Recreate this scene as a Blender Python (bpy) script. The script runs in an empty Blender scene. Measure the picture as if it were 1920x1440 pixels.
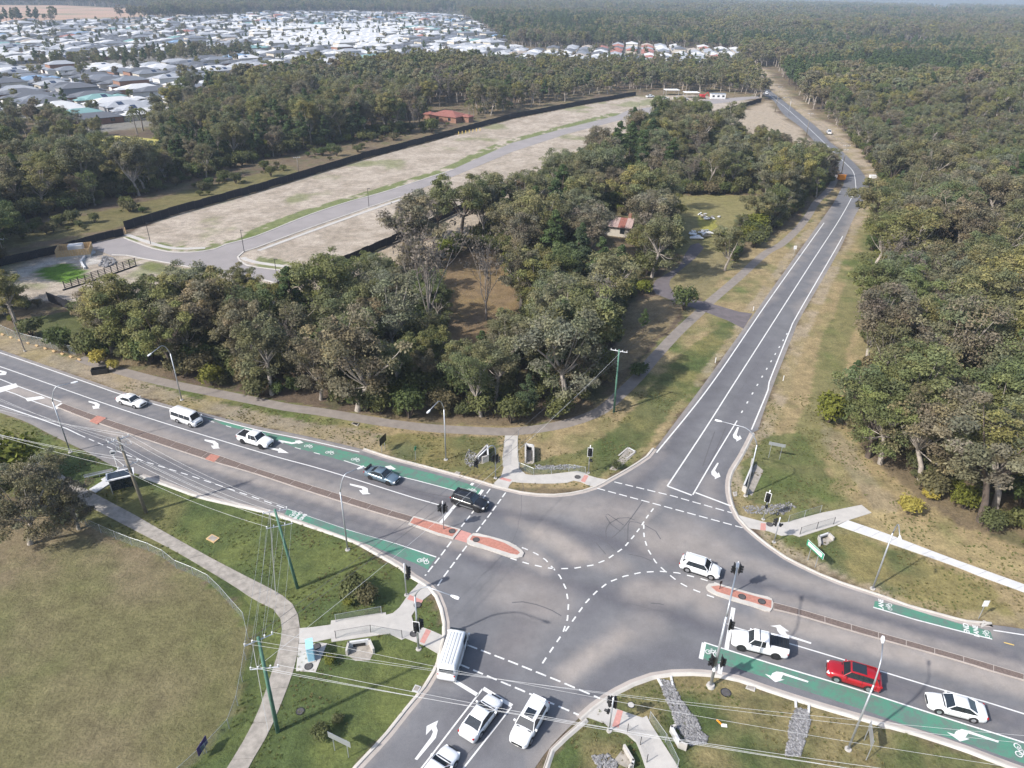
import bpy, math, random
import numpy as np
from mathutils import Vector, Matrix
from mathutils.geometry import tessellate_polygon, delaunay_2d_cdt
R = random.Random(7)
NR = np.random.RandomState(7)
rad = math.radians
sc = bpy.context.scene
COL = sc.collection

# ------------------------------------------------------------ camera, sky, sun, exposure
FOC, DHZ, CAMZ, ROLL = 1325.0, 742.0, 57.0, rad(-1.0)
PIT = math.atan(DHZ / FOC)
fw = Vector((0, math.cos(PIT), -math.sin(PIT)))
up0 = Vector((0, math.sin(PIT), math.cos(PIT)))
rt0 = Vector((1, 0, 0))
rt = rt0 * math.cos(ROLL) - up0 * math.sin(ROLL)
up = rt0 * math.sin(ROLL) + up0 * math.cos(ROLL)
cam = bpy.data.cameras.new('camera')
cam.sensor_width = 36.0
cam.lens = 36.0 * FOC / 1920.0
cam.clip_start = 0.5
cam.clip_end = 60000
camo = bpy.data.objects.new('camera', cam)
COL.objects.link(camo)
camo.matrix_world = Matrix(((rt.x, up.x, -fw.x, 0), (rt.y, up.y, -fw.y, 0), (rt.z, up.z, -fw.z, CAMZ), (0, 0, 0, 1)))
sc.camera = camo

SUN_AZ = rad(212)      # direction towards the sun, counter-clockwise from +X
SUN_EL = rad(41)
w = bpy.data.worlds.new('World'); sc.world = w; w.use_nodes = True
nt = w.node_tree
sky = nt.nodes.new('ShaderNodeTexSky'); sky.sky_type = 'NISHITA'; sky.sun_disc = False
sky.sun_elevation = SUN_EL
sky.sun_rotation = math.pi / 2 - SUN_AZ
sky.air_density = 1.0; sky.dust_density = 2.0; sky.ozone_density = 1.0
bg = nt.nodes['Background']; bg.inputs['Strength'].default_value = 0.15
nt.links.new(sky.outputs[0], bg.inputs[0])
sl = bpy.data.lights.new('sun', 'SUN'); sl.energy = 4.4; sl.angle = rad(1.2); sl.color = (1.0, 0.955, 0.89)
so = bpy.data.objects.new('sun', sl); COL.objects.link(so)
sd = Vector((math.cos(SUN_AZ) * math.cos(SUN_EL), math.sin(SUN_AZ) * math.cos(SUN_EL), math.sin(SUN_EL)))
so.rotation_euler = sd.to_track_quat('Z', 'Y').to_euler()
so.location = (-60, -40, 140)
vs = sc.view_settings
vs.view_transform = 'Standard'; vs.look = 'None'; vs.gamma = 1.0; vs.use_curve_mapping = False
vs.exposure = 0.6
try:
    sc.cycles.max_bounces = 5; sc.cycles.diffuse_bounces = 2; sc.cycles.glossy_bounces = 2
    sc.cycles.transparent_max_bounces = 8; sc.cycles.transmission_bounces = 2; sc.cycles.volume_bounces = 0
    sc.cycles.caustics_reflective = False; sc.cycles.caustics_refractive = False
    sc.cycles.use_adaptive_sampling = True; sc.cycles.adaptive_threshold = 0.02
    sc.render.use_persistent_data = False
except Exception:
    pass

# ------------------------------------------------------------ pixel <-> ground (the photograph is 1920 x 1440)
def G(px, py, z=0.0):
    d = fw * FOC + rt * (px - 960) + up * (720 - py)
    t = (z - CAMZ) / d.z
    return Vector((d.x * t, d.y * t))
def GZ(px, py, z=0.0):
    g = G(px, py, z); return Vector((g.x, g.y, z))
def GL(pts, z=0.0): return [G(x, y, z) for x, y in pts]
FWN, RTN, UPN = np.array(fw), np.array(rt), np.array(up)
def PX(x, y, z=0.0):
    v = np.stack([np.asarray(x, float), np.asarray(y, float), np.full(np.shape(x), z - CAMZ)], -1)
    d = v @ FWN
    d = np.where(d < 1, 1, d)
    return 960 + FOC * (v @ RTN) / d, 720 - FOC * (v @ UPN) / d
def C4(ox, oy, pts, s=4.0): return [(ox + x / s, oy + y / s) for x, y in pts]

# ------------------------------------------------------------ materials
MATS = {}
def newmat(name):
    m = bpy.data.materials.new(name); m.use_nodes = True
    MATS[name] = m
    return m, m.node_tree, m.node_tree.nodes['Principled BSDF']
def N(nt, typ, **kw):
    n = nt.nodes.new(typ)
    for k, v in kw.items(): setattr(n, k, v)
    return n
def tex(nt, scale, detail=4, rough=0.6, obj=True):
    tc = N(nt, 'ShaderNodeTexCoord'); n = N(nt, 'ShaderNodeTexNoise')
    n.inputs['Scale'].default_value = scale; n.inputs['Detail'].default_value = detail; n.inputs['Roughness'].default_value = rough
    g = N(nt, 'ShaderNodeNewGeometry')
    nt.links.new(tc.outputs['Object'] if obj else g.outputs['Position'], n.inputs['Vector'])
    return n
def ramp(nt, src, a, b, ca=(0, 0, 0), cb=(1, 1, 1)):
    r = N(nt, 'ShaderNodeValToRGB'); r.color_ramp.elements[0].position = a; r.color_ramp.elements[1].position = b
    r.color_ramp.elements[0].color = (*ca, 1); r.color_ramp.elements[1].color = (*cb, 1)
    nt.links.new(src, r.inputs[0]); return r
def mixc(nt, blend, fac, a, b):
    m = N(nt, 'ShaderNodeMix', data_type='RGBA', blend_type=blend)
    if isinstance(fac, (int, float)): m.inputs[0].default_value = fac
    else: nt.links.new(fac, m.inputs[0])
    for i, v in ((6, a), (7, b)):
        if isinstance(v, tuple): m.inputs[i].default_value = (*v, 1)
        else: nt.links.new(v, m.inputs[i])
    return m.outputs[2]
def bump(nt, src, bs, strength, dist):
    b = N(nt, 'ShaderNodeBump'); b.inputs['Strength'].default_value = strength; b.inputs['Distance'].default_value = dist
    nt.links.new(src, b.inputs['Height']); nt.links.new(b.outputs[0], bs.inputs['Normal'])
def simple(name, col, rough=0.7, metal=0.0, var=0.15, scale=3.0, bumps=0.0, spec=0.5):
    m, nt, bs = newmat(name)
    n = tex(nt, scale, 5)
    r = ramp(nt, n.outputs[0], 0.25, 0.75, tuple(c * (1 - var) for c in col), tuple(min(1, c * (1 + var)) for c in col))
    nt.links.new(r.outputs[0], bs.inputs['Base Color'])
    bs.inputs['Roughness'].default_value = rough; bs.inputs['Metallic'].default_value = metal
    bs.inputs['Specular IOR Level'].default_value = spec
    if bumps: bump(nt, n.outputs[0], bs, bumps, 0.05)
    return m
def leafmat(name, stops, rough=0.75):
    """foliage: colour varies from tree to tree (object random) and from clump to clump (mesh attribute)"""
    m, nt, bs = newmat(name)
    oi = N(nt, 'ShaderNodeObjectInfo')
    r = N(nt, 'ShaderNodeValToRGB'); cr = r.color_ramp
    while len(cr.elements) < len(stops): cr.elements.new(0.5)
    for i, c in enumerate(stops):
        cr.elements[i].position = i / (len(stops) - 1); cr.elements[i].color = (*c, 1)
    nt.links.new(oi.outputs['Random'], r.inputs[0])
    at = N(nt, 'ShaderNodeAttribute'); at.attribute_name = 'tone'
    c = mixc(nt, 'MULTIPLY', 1.0, r.outputs[0], at.outputs['Color'])
    nt.links.new(c, bs.inputs['Base Color'])
    bs.inputs['Roughness'].default_value = rough; bs.inputs['Specular IOR Level'].default_value = 0.35
    tr = N(nt, 'ShaderNodeBsdfTranslucent'); nt.links.new(c, tr.inputs['Color'])
    ms = N(nt, 'ShaderNodeMixShader'); ms.inputs[0].default_value = 0.34
    nt.links.new(bs.outputs[0], ms.inputs[1]); nt.links.new(tr.outputs[0], ms.inputs[2]); nt.links.new(ms.outputs[0], nt.nodes['Material Output'].inputs['Surface'])
    return m
def vcmat(name, rough=0.9, s1=0.9, s2=6.0, amp=0.35, bumpd=0.06, spec=0.2):
    """surface whose own colour comes from the mesh attribute 'tone' and is broken up by fine noise"""
    m, nt, bs = newmat(name)
    at = N(nt, 'ShaderNodeAttribute'); at.attribute_name = 'tone'
    n1 = tex(nt, s1, 6, 0.7, False); n2 = tex(nt, s2, 4, 0.75, False)
    r1 = ramp(nt, n1.outputs[0], 0.3, 0.7, (1 - amp,) * 3, (1 + amp,) * 3)
    r2 = ramp(nt, n2.outputs[0], 0.3, 0.7, (1 - amp,) * 3, (1 + amp,) * 3)
    c = mixc(nt, 'MULTIPLY', 1.0, at.outputs['Color'], r1.outputs[0])
    c = mixc(nt, 'MULTIPLY', 1.0, c, r2.outputs[0])
    nt.links.new(c, bs.inputs['Base Color'])
    bs.inputs['Roughness'].default_value = rough; bs.inputs['Specular IOR Level'].default_value = spec
    if bumpd: bump(nt, n2.outputs[0], bs, 0.7, bumpd)
    return m
M_ground = vcmat('ground_cover', s1=0.55, s2=3.0, amp=0.32, bumpd=0.22)
M_road = vcmat('asphalt', 0.85, 0.45, 11.0, 0.13, 0.012, 0.3)
def worn(name, col, under, amt, sc_=2.2, rough=.75):
    m, nt, bs = newmat(name); n = tex(nt, sc_, 8, .8, False); n2 = tex(nt, .35, 4, .6, False)
    mx = N(nt, 'ShaderNodeMath', operation='MULTIPLY_ADD'); mx.inputs[1].default_value = .55; nt.links.new(n2.outputs[0], mx.inputs[0]); nt.links.new(n.outputs[0], mx.inputs[2])
    rp = ramp(nt, mx.outputs[0], amt, amt + .16); nt.links.new(mixc(nt, 'MIX', rp.outputs[0], col, under), bs.inputs['Base Color']); bs.inputs['Roughness'].default_value = rough; return m
M_white = worn('road_paint', (0.60, 0.60, 0.59), (0.26, 0.25, 0.25), .86)
M_yellowp = simple('yellow_paint', (0.62, 0.44, 0.12), 0.6)
M_greenp = worn('green_lane_paint', (0.065, 0.200, 0.135), (0.10, 0.145, 0.125), .70, 1.2)
M_conc = simple('concrete', (0.40, 0.38, 0.355), 0.9, var=0.12, scale=1.0)
M_concold = simple('old_concrete', (0.27, 0.245, 0.215), 0.95, var=0.35, scale=1.3)
M_concnew = simple('new_concrete', (0.50, 0.50, 0.50), 0.9, var=0.08, scale=0.8)
M_pathasp = simple('path_asphalt', (0.20, 0.175, 0.155), 0.95, var=0.2, scale=0.8)
M_driveway = simple('driveway_asphalt', (0.115, 0.10, 0.105), 0.95, var=0.25, scale=0.7)
M_skid = simple('rubber', (0.090, 0.086, 0.092), 0.8, var=0.2)
M_redp = simple('red_tactile_paving', (0.44, 0.22, 0.19), 0.85, var=0.15)
M_redisl = simple('red_stamped_paving', (0.36, 0.16, 0.12), 0.9, var=0.25, scale=4)
M_mulch = simple('brown_median_infill', (0.13, 0.098, 0.085), 0.95, var=0.35, scale=5, bumps=0.3)
M_gut = simple('gutter_concrete', (0.35, 0.31, 0.28), 0.9, var=0.15, scale=0.6)
M_kerb = simple('kerb_concrete', (0.43, 0.405, 0.37), 0.9, var=0.15, scale=0.8)
M_galv = simple('galvanised_steel', (0.42, 0.44, 0.47), 0.45, 0.6, var=0.08)
M_black = simple('black_plastic', (0.012, 0.012, 0.013), 0.5)
M_wood = simple('weathered_timber', (0.20, 0.175, 0.135), 0.9, var=0.3, scale=2)
M_greenpole = simple('green_treated_timber', (0.075, 0.17, 0.125), 0.85, var=0.3, scale=1.5)
M_wire = simple('wire', (0.42, 0.43, 0.44), 0.5)
M_dwire = simple('dark_wire', (0.06, 0.06, 0.065), 0.5)
M_tyre = simple('tyre', (0.012, 0.012, 0.013), 0.85)
M_rim = simple('alloy', (0.5, 0.5, 0.52), 0.3, 0.8)
M_drim = simple('dark_alloy', (0.05, 0.05, 0.055), 0.35, 0.7)
def paint(name, col, metal=0.0, rough=0.28):
    m, nt, bs = newmat(name)
    n = tex(nt, 2.0, 3); r = ramp(nt, n.outputs[0], 0.2, 0.8, tuple(c * .96 for c in col), col)
    nt.links.new(r.outputs[0], bs.inputs['Base Color'])
    bs.inputs['Roughness'].default_value = rough; bs.inputs['Metallic'].default_value = metal
    bs.inputs['Coat Weight'].default_value = 0.6; bs.inputs['Coat Roughness'].default_value = 0.08
    return m
M_pw = paint('white_car_paint', (0.72, 0.73, 0.74))
M_pr = paint('red_car_paint', (0.36, 0.008, 0.014), 0.2)
M_pk = paint('black_car_paint', (0.012, 0.012, 0.014))
M_pb = paint('blue_grey_car_paint', (0.17, 0.235, 0.29), 0.5)
M_psil = paint('silver_trim', (0.35, 0.36, 0.37), 0.6)
M_glass = simple('tinted_glass', (0.018, 0.024, 0.03), 0.06, var=0.1, spec=0.8)
M_lamp = simple('headlight_lens', (0.7, 0.72, 0.74), 0.15)
M_tail = simple('tail_light_lens', (0.35, 0.01, 0.01), 0.25)
M_plate = simple('number_plate', (0.65, 0.65, 0.6), 0.5)
M_trunkp = simple('pale_bark', (0.30, 0.265, 0.23), 0.9, var=0.4, scale=1.5)
M_trunkd = simple('dark_bark', (0.085, 0.065, 0.052), 0.95, var=0.4, scale=1.5)
M_dead = simple('bare_grey_wood', (0.21, 0.185, 0.165), 0.95, var=0.3, scale=1.5)
M_gum = leafmat('gum_leaves', [(0.135, 0.16, 0.068), (0.205, 0.192, 0.09), (0.155, 0.18, 0.098), (0.205, 0.176, 0.108), (0.115, 0.15, 0.06), (0.235, 0.22, 0.078), (0.178, 0.188, 0.122), (0.19, 0.158, 0.108), (0.165, 0.185, 0.072)])
M_pine = leafmat('pine_needles', [(0.062, 0.098, 0.040), (0.085, 0.125, 0.042), (0.070, 0.095, 0.050)])
M_bush = leafmat('bush_leaves', [(0.08, 0.115, 0.034), (0.135, 0.14, 0.045), (0.10, 0.115, 0.045), (0.15, 0.12, 0.062)])
M_yel = leafmat('yellow_blossom', [(0.36, 0.29, 0.055), (0.30, 0.26, 0.06)])
M_lime = leafmat('lime_green_leaves', [(0.15, 0.175, 0.022), (0.17, 0.17, 0.03)])
M_twig = leafmat('sparse_twigs', [(0.17, 0.145, 0.12), (0.145, 0.12, 0.095)])
M_fencek = simple('black_fence_cloth', (0.010, 0.010, 0.016), 0.8)
M_rock = simple('drain_rock', (0.24, 0.23, 0.23), 0.95, var=0.4, scale=4)
M_blue = simple('pale_blue_cabinet', (0.30, 0.55, 0.68), 0.5, var=0.04)
M_orange = simple('orange_plastic', (0.85, 0.30, 0.02), 0.5)
M_signgreen = simple('green_sign', (0.02, 0.25, 0.14), 0.5)
M_signwhite = simple('white_sign', (0.72, 0.72, 0.72), 0.5)
M_timber = simple('new_timber', (0.45, 0.31, 0.16), 0.8)
def alphamat(name, col, a):
    m, nt, bs = newmat(name)
    n = tex(nt, 1.2, 3)
    r = ramp(nt, n.outputs[0], .3, .7, tuple(c * .9 for c in col), col); nt.links.new(r.outputs[0], bs.inputs['Base Color'])
    bs.inputs['Alpha'].default_value = a; bs.inputs['Roughness'].default_value = 0.7
    return m
M_mesh = alphamat('chain_link_mesh', (0.25, 0.29, 0.28), 0.20)

# ------------------------------------------------------------ object helpers
def tag(o, label=None, cat=None, group=None, kind=None):
    if label: o['label'] = label
    if cat: o['category'] = cat
    if group: o['group'] = group
    if kind: o['kind'] = kind
    return o
def empty(name, loc=(0, 0, 0), rz=0.0, label=None, cat=None, group=None):
    o = bpy.data.objects.new(name, None); COL.objects.link(o)
    o.location = loc; o.rotation_euler = (0, 0, rz); o.empty_display_size = 0.5
    return tag(o, label, cat, group)
def link(name, me, parent=None, loc=None):
    o = bpy.data.objects.new(name, me); COL.objects.link(o)
    if parent: o.parent = parent
    if loc is not None: o.location = loc
    return o
class MB:
    def __init__(s): s.v = []; s.f = []; s.mi = []; s.tone = []; s.m = 0
    def add(s, vs, fs, tone=None):
        b = len(s.v); s.v += [tuple(v) for v in vs]
        for f in fs: s.f.append([b + i for i in f]); s.mi.append(s.m)
        if tone is not None: s.tone += [tone] * len(vs)
        return s
    def box(s, c, d, rz=0.0, taper=1.0):
        x, y, z = d[0] / 2, d[1] / 2, d[2] / 2
        vs = []
        for k in (-1, 1):
            t = taper if k > 0 else 1
            for a, b in ((-1, -1), (1, -1), (1, 1), (-1, 1)):
                p = Vector((a * x * t, b * y * t, k * z)); p.rotate(Matrix.Rotation(rz, 3, 'Z')); vs.append(p + Vector(c))
        return s.add(vs, [(3, 2, 1, 0), (4, 5, 6, 7), (0, 1, 5, 4), (1, 2, 6, 5), (2, 3, 7, 6), (3, 0, 4, 7)])
    def tube(s, pts, rs, n=6, cap=True):
        pts = [Vector(p) for p in pts]
        if not isinstance(rs, (list, tuple)): rs = [rs] * len(pts)
        rings = []
        pd = None
        for i, p in enumerate(pts):
            d = (pts[min(i + 1, len(pts) - 1)] - pts[max(i - 1, 0)])
            if d.length < 1e-6: d = Vector((0, 0, 1))
            d.normalize()
            a = Vector((1, 0, 0)) if abs(d.x) < 0.8 else Vector((0, 1, 0))
            if pd is not None: a = pd
            u = d.cross(a).normalized(); v = d.cross(u).normalized(); pd = -v if False else a
            rings.append([p + (u * math.cos(2 * math.pi * k / n) + v * math.sin(2 * math.pi * k / n)) * rs[i] for k in range(n)])
        vs = [q for r in rings for q in r]; fs = []
        for i in range(len(pts) - 1):
            for k in range(n): fs.append((i * n + k, i * n + (k + 1) % n, (i + 1) * n + (k + 1) % n, (i + 1) * n + k))
        if cap: fs.append(tuple(range(n))[::-1]); fs.append(tuple((len(pts) - 1) * n + k for k in range(n)))
        return s.add(vs, fs)
    def loft(s, rings, caps=True):
        n = len(rings[0]); vs = [q for r in rings for q in r]; fs = []
        for i in range(len(rings) - 1):
            for k in range(n): fs.append((i * n + k, i * n + (k + 1) % n, (i + 1) * n + (k + 1) % n, (i + 1) * n + k))
        if caps: fs.append(tuple(range(n))[::-1]); fs.append(tuple((len(rings) - 1) * n + k for k in range(n)))
        return s.add(vs, fs)
    def prism(s, poly, z0, z1):
        """filled polygon (2D, ccw or cw) between two heights"""
        poly = [Vector((p[0], p[1])) for p in poly]
        ar = sum(poly[i].x * poly[(i + 1) % len(poly)].y - poly[(i + 1) % len(poly)].x * poly[i].y for i in range(len(poly)))
        if ar < 0: poly = poly[::-1]
        n = len(poly)
        tri = tessellate_polygon([[Vector((p.x, p.y, 0)) for p in poly]])
        vs = [(p.x, p.y, z1) for p in poly]; fs = []
        for t in tri:
            a, b, c = [poly[i] for i in t]
            fs.append(t if (b - a).cross(c - a) > 0 else t[::-1])
        if z1 - z0 > 1e-5:
            vs += [(p.x, p.y, z0) for p in poly]
            fs += [(i + n, (i + 1) % n + n, (i + 1) % n, i) for i in range(n)]
        return s.add(vs, fs)
    def quad(s, *p): return s.add(p, [tuple(range(len(p)))])
    def mesh(s, name, mats, smooth=False):
        me = bpy.data.meshes.new(name)
        me.from_pydata(s.v, [], s.f)
        if not isinstance(mats, (list, tuple)): mats = [mats]
        for m in mats: me.materials.append(m)
        if len(mats) > 1: me.polygons.foreach_set('material_index', s.mi)
        if smooth: me.polygons.foreach_set('use_smooth', [True] * len(me.polygons))
        if s.tone and len(s.tone) == len(s.v):
            a = me.color_attributes.new('tone', 'FLOAT_COLOR', 'POINT')
            a.data.foreach_set('color', np.array([[t[0], t[1], t[2], 1] for t in s.tone], dtype=np.float32).ravel())
        me.update(); return me
    def obj(s, name, mats, parent=None, smooth=False): return link(name, s.mesh(name, mats, smooth), parent)
def bevel(o, wd=0.03, seg=2):
    m = o.modifiers.new('b', 'BEVEL'); m.width = wd; m.segments = seg; m.limit_method = 'ANGLE'; return o
def smoothline(pts, step=1.5, closed=False):
    """Catmull-Rom through 2D points, resampled"""
    P = [Vector(p) for p in pts]; out = []
    n = len(P)
    for i in range(n if closed else n - 1):
        if closed: p0, p1, p2, p3 = P[i - 1], P[i], P[(i + 1) % n], P[(i + 2) % n]
        else: p0, p1, p2, p3 = P[max(i - 1, 0)], P[i], P[i + 1], P[min(i + 2, n - 1)]
        k = max(1, int((p2 - p1).length / step))
        for j in range(k):
            t = j / k
            out.append(0.5 * ((2 * p1) + (p2 - p0) * t + (2 * p0 - 5 * p1 + 4 * p2 - p3) * t * t + (3 * p1 - p0 - 3 * p2 + p3) * t ** 3))
    if not closed: out.append(P[-1])
    return out
def normals(L):
    out = []
    for i in range(len(L)):
        d = (L[min(i + 1, len(L) - 1)] - L[max(i - 1, 0)])
        d = d.normalized() if d.length > 1e-9 else Vector((1, 0))
        out.append(Vector((-d.y, d.x)))
    return out
def offset(L, d):
    n = normals(L); return [p + q * d for p, q in zip(L, n)]
def ribbon(mb, L, wd, z, a=0.0):
    """flat strip along a line; a = sideways shift of its middle"""
    n = normals(L)
    vs = []
    for p, q in zip(L, n):
        l = p + q * (a + wd / 2); r = p + q * (a - wd / 2); vs += [(r.x, r.y, z), (l.x, l.y, z)]
    mb.add(vs, [(2 * i, 2 * i + 2, 2 * i + 3, 2 * i + 1) for i in range(len(L) - 1)])
def cut(L, s0, s1):
    out = []; s = 0.0
    for i in range(len(L) - 1):
        a, b = L[i], L[i + 1]; d = (b - a).length
        if d < 1e-9: continue
        if s + d > s0 and s < s1:
            t0 = max(0, (s0 - s) / d); t1 = min(1, (s1 - s) / d)
            if not out: out.append(a.lerp(b, t0))
            out.append(a.lerp(b, t1))
        s += d
    return out
def length(L): return sum((L[i + 1] - L[i]).length for i in range(len(L) - 1))
def dashes(mb, L, wd, z, on, off):
    s = 0.0; T = length(L)
    while s < T - 0.1:
        c = cut(L, s, min(s + on, T))
        if len(c) > 1: ribbon(mb, c, wd, z)
        s += on + off
def inpoly(px, py, poly):
    """numpy point in polygon"""
    x = np.asarray(px); y = np.asarray(py); c = np.zeros(x.shape, bool)
    n = len(poly)
    for i in range(n):
        x0, y0 = poly[i]; x1, y1 = poly[(i + 1) % n]
        if y0 == y1: continue
        k = ((y0 > y) != (y1 > y)) & (x < (x1 - x0) * (y - y0) / (y1 - y0) + x0)
        c ^= k
    return c
def linedist(x, y, L):
    d = np.full(x.shape, 1e9)
    for i in range(len(L) - 1):
        a, b = L[i], L[i + 1]; vx, vy = b[0] - a[0], b[1] - a[1]; q = vx * vx + vy * vy + 1e-9
        t = np.clip(((x - a[0]) * vx + (y - a[1]) * vy) / q, 0, 1)
        d = np.minimum(d, np.hypot(x - a[0] - t * vx, y - a[1] - t * vy))
    return d
class VN:
    """vectorised value noise"""
    def __init__(s, seed): s.t = np.random.RandomState(seed).rand(256, 256)
    def __call__(s, x, y):
        xi = np.floor(x).astype(int); yi = np.floor(y).astype(int); fx = x - xi; fy = y - yi
        fx = fx * fx * (3 - 2 * fx); fy = fy * fy * (3 - 2 * fy); t = s.t
        a = t[xi & 255, yi & 255]; b = t[(xi + 1) & 255, yi & 255]; c = t[xi & 255, (yi + 1) & 255]; d = t[(xi + 1) & 255, (yi + 1) & 255]
        return (a * (1 - fx) + b * fx) * (1 - fy) + (c * (1 - fx) + d * fx) * fy
vn = VN(3)
def fbm(x, y, s, o=4):
    v = 0; a = .5; t = 0
    for k in range(o): v = v + a * vn(x * s * 2 ** k + 17 * k, y * s * 2 ** k + 31 * k); t += a; a *= .55
    return v / t

# ------------------------------------------------------------ outlines traced from the photograph (pixels)
E_NW = [(-260, 570), (-120, 618), (0, 656), (170, 714), (225, 733), (322, 761), (380, 774), (480, 799), (570, 817), (681, 843), (730, 859), (780, 872), (855, 892), (898, 904), (921, 911), (950, 919), (976, 925), (1007, 929), (1039, 930), (1070, 927), (1095, 922), (1120, 914), (1145, 900), (1167, 888), (1197, 870), (1216, 857), (1228, 842), (1236, 832)]
E_NL = [(1320, 720), (1430, 566), (1514, 449), (1560, 385), (1574, 360), (1582, 342), (1574, 321), (1547, 289), (1505, 242), (1469, 214), (1451, 190), (1433, 178), (1422, 167), (1410, 148), (1408, 129)]
E_NRr = [(1413, 128), (1421, 143), (1435, 162), (1460, 182), (1488, 204), (1532, 239), (1555, 265), (1579, 284), (1610, 315), (1626, 340), (1625, 362), (1598, 415), (1573, 470), (1504, 590), (1487, 628), (1450, 722), (1426, 790), (1422, 806)]
E_NE = [(1410, 812), (1397, 838), (1385, 860), (1371, 882), (1365, 902), (1365, 925), (1372, 952), (1382, 972), (1400, 992), (1440, 1025), (1472, 1047), (1537, 1079), (1577, 1095), (1660, 1122), (1700, 1137), (1765, 1155), (1815, 1168), (1860, 1172), (1920, 1180), (2060, 1205), (2300, 1260)]
E_SE = [(2300, 1570), (2060, 1490), (1902, 1438), (1815, 1405), (1715, 1372), (1652, 1355), (1527, 1319), (1440, 1291), (1385, 1272), (1347, 1264), (1297, 1260), (1260, 1261), (1222, 1267), (1185, 1280), (1155, 1295), (1135, 1307), (1110, 1325), (1085, 1347), (1035, 1397), (1003, 1440), (960, 1510)]
E_SW = [(600, 1530), (672, 1440), (705, 1405), (730, 1377), (767, 1330), (800, 1290), (817, 1262), (826, 1242), (831, 1217), (837, 1190), (837, 1167), (832, 1142), (822, 1117), (807, 1100), (787, 1087), (775, 1080), (750, 1060), (705, 1035), (675, 1018), (645, 1006), (580, 984), (530, 967), (480, 954), (425, 942), (375, 930), (325, 912), (265, 891), (225, 880), (180, 857), (162, 847), (105, 820), (50, 792), (0, 774), (-120, 735), (-260, 690)]
def SM(pts, step=1.5): return smoothline(GL(pts), step)
road_poly_px = E_NW + E_NL + E_NRr + E_NE + E_SE + E_SW
P1L = [(-80, 800), (20, 862), (117, 922), (232, 984), (325, 1032), (390, 1070), (440, 1100), (480, 1127), (512, 1142), (527, 1162), (529, 1192), (522, 1222), (513, 1250), (495, 1305), (480, 1345), (462, 1380), (442, 1415), (425, 1440), (390, 1500)]
P1R = [(-50, 785), (50, 848), (140, 905), (255, 967), (272, 977), (375, 1035), (460, 1080), (500, 1100), (530, 1117), (555, 1140), (562, 1165), (561, 1195), (557, 1230), (550, 1258), (540, 1287), (525, 1325), (505, 1372), (482, 1412), (465, 1440), (435, 1500)]
PATHC = [(150, 672), (200, 688), (260, 705), (330, 722), (400, 736), (480, 752), (540, 764), (600, 772), (660, 782), (720, 792), (800, 802), (880, 807), (960, 809), (1035, 800), (1090, 786), (1130, 768), (1160, 742), (1197, 706), (1230, 667), (1272, 622), (1310, 587), (1330, 567), (1385, 520), (1435, 475), (1465, 458), (1495, 430), (1515, 405), (1530, 380), (1548, 362), (1562, 345), (1568, 325)]
DRIVE = C4(960, 360, [(1805, 912), (1735, 1025), (1620, 965), (1450, 900), (1300, 850), (1200, 812), (1080, 765), (1050, 710), (1080, 660), (1130, 630), (1250, 560), (1290, 480), (1340, 400), (1400, 380), (1440, 420), (1370, 500), (1260, 590), (1185, 660), (1180, 700), (1215, 765), (1300, 800), (1440, 822), (1600, 868), (1700, 898)])
ESTROAD = [(160, 458), (200, 450), (232, 446), (250, 452), (287, 465), (325, 472), (362, 472), (400, 467), (425, 457), (480, 442), (580, 402), (655, 377), (720, 359), (850, 317), (960, 268), (1050, 243), (1155, 217), (1177, 207), (1260, 195), (1320, 187), (1420, 180), (1425, 184), (1330, 196), (1202, 219), (1160, 226), (1060, 252), (960, 285), (860, 327), (752, 368), (680, 392), (580, 427), (480, 464), (457, 471), (445, 482), (457, 493), (480, 500), (590, 513), (527, 535), (480, 523), (400, 510), (325, 496), (262, 485), (237, 480), (210, 480), (190, 472)]
FENCE_N = [(-60, 517), (10, 497), (117, 474), (150, 462), (233, 441)]
FENCE_N2 = [(235, 431), (320, 405), (480, 360), (692, 295), (805, 265), (890, 241), (960, 222), (1085, 198), (1192, 179)]
FENCE_S = [(92, 565), (187, 603), (330, 600), (480, 562), (655, 492), (750, 450), (900, 380), (1047, 316), (1097, 297), (1260, 237), (1310, 226), (1427, 191)]
LOTS = [(-60, 530), (10, 497), (117, 476), (233, 441), (320, 406), (480, 362), (692, 297), (805, 267), (890, 243), (960, 224), (1085, 199), (1192, 181), (1300, 178), (1427, 191), (1310, 226), (1260, 237), (1097, 297), (1047, 316), (900, 380), (750, 450), (655, 492), (480, 562), (330, 600), (187, 600), (92, 565), (20, 560)]
SOUTHSTRIP = [(480, 566), (660, 494), (760, 450), (900, 385), (1100, 300), (1260, 238), (1310, 228), (1400, 205), (1440, 190), (1500, 240), (1540, 285), (1480, 262), (1400, 265), (1340, 235), (1300, 260), (1100, 330), (920, 410), (850, 470), (700, 540), (560, 600), (500, 600)]
PADDOCK = [(-400, 1000), (-60, 930), (60, 960), (130, 975), (160, 985), (240, 1022), (300, 1045), (345, 1075), (400, 1105), (440, 1135), (460, 1170), (466, 1195), (456, 1260), (447, 1330), (400, 1385), (345, 1450), (200, 1600), (-600, 1500)]
CLEAR1 = [(815, 500), (870, 470), (945, 480), (970, 560), (1000, 655), (930, 700), (845, 690), (818, 600)]
CLEAR2 = [(1230, 385), (1260, 366), (1430, 366), (1445, 392), (1410, 440), (1350, 485), (1270, 480), (1240, 440)]
CLEAR2B = [(1225, 535), (1300, 470), (1350, 470), (1380, 470), (1330, 555), (1300, 560), (1262, 550)]
CLEAR3 = [(1150, 640), (1180, 570), (1230, 555), (1285, 575), (1230, 640), (1180, 690), (1150, 700)]
CLEARW = [(150, 580), (250, 610), (190, 655), (110, 650), (30, 600)]
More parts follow.
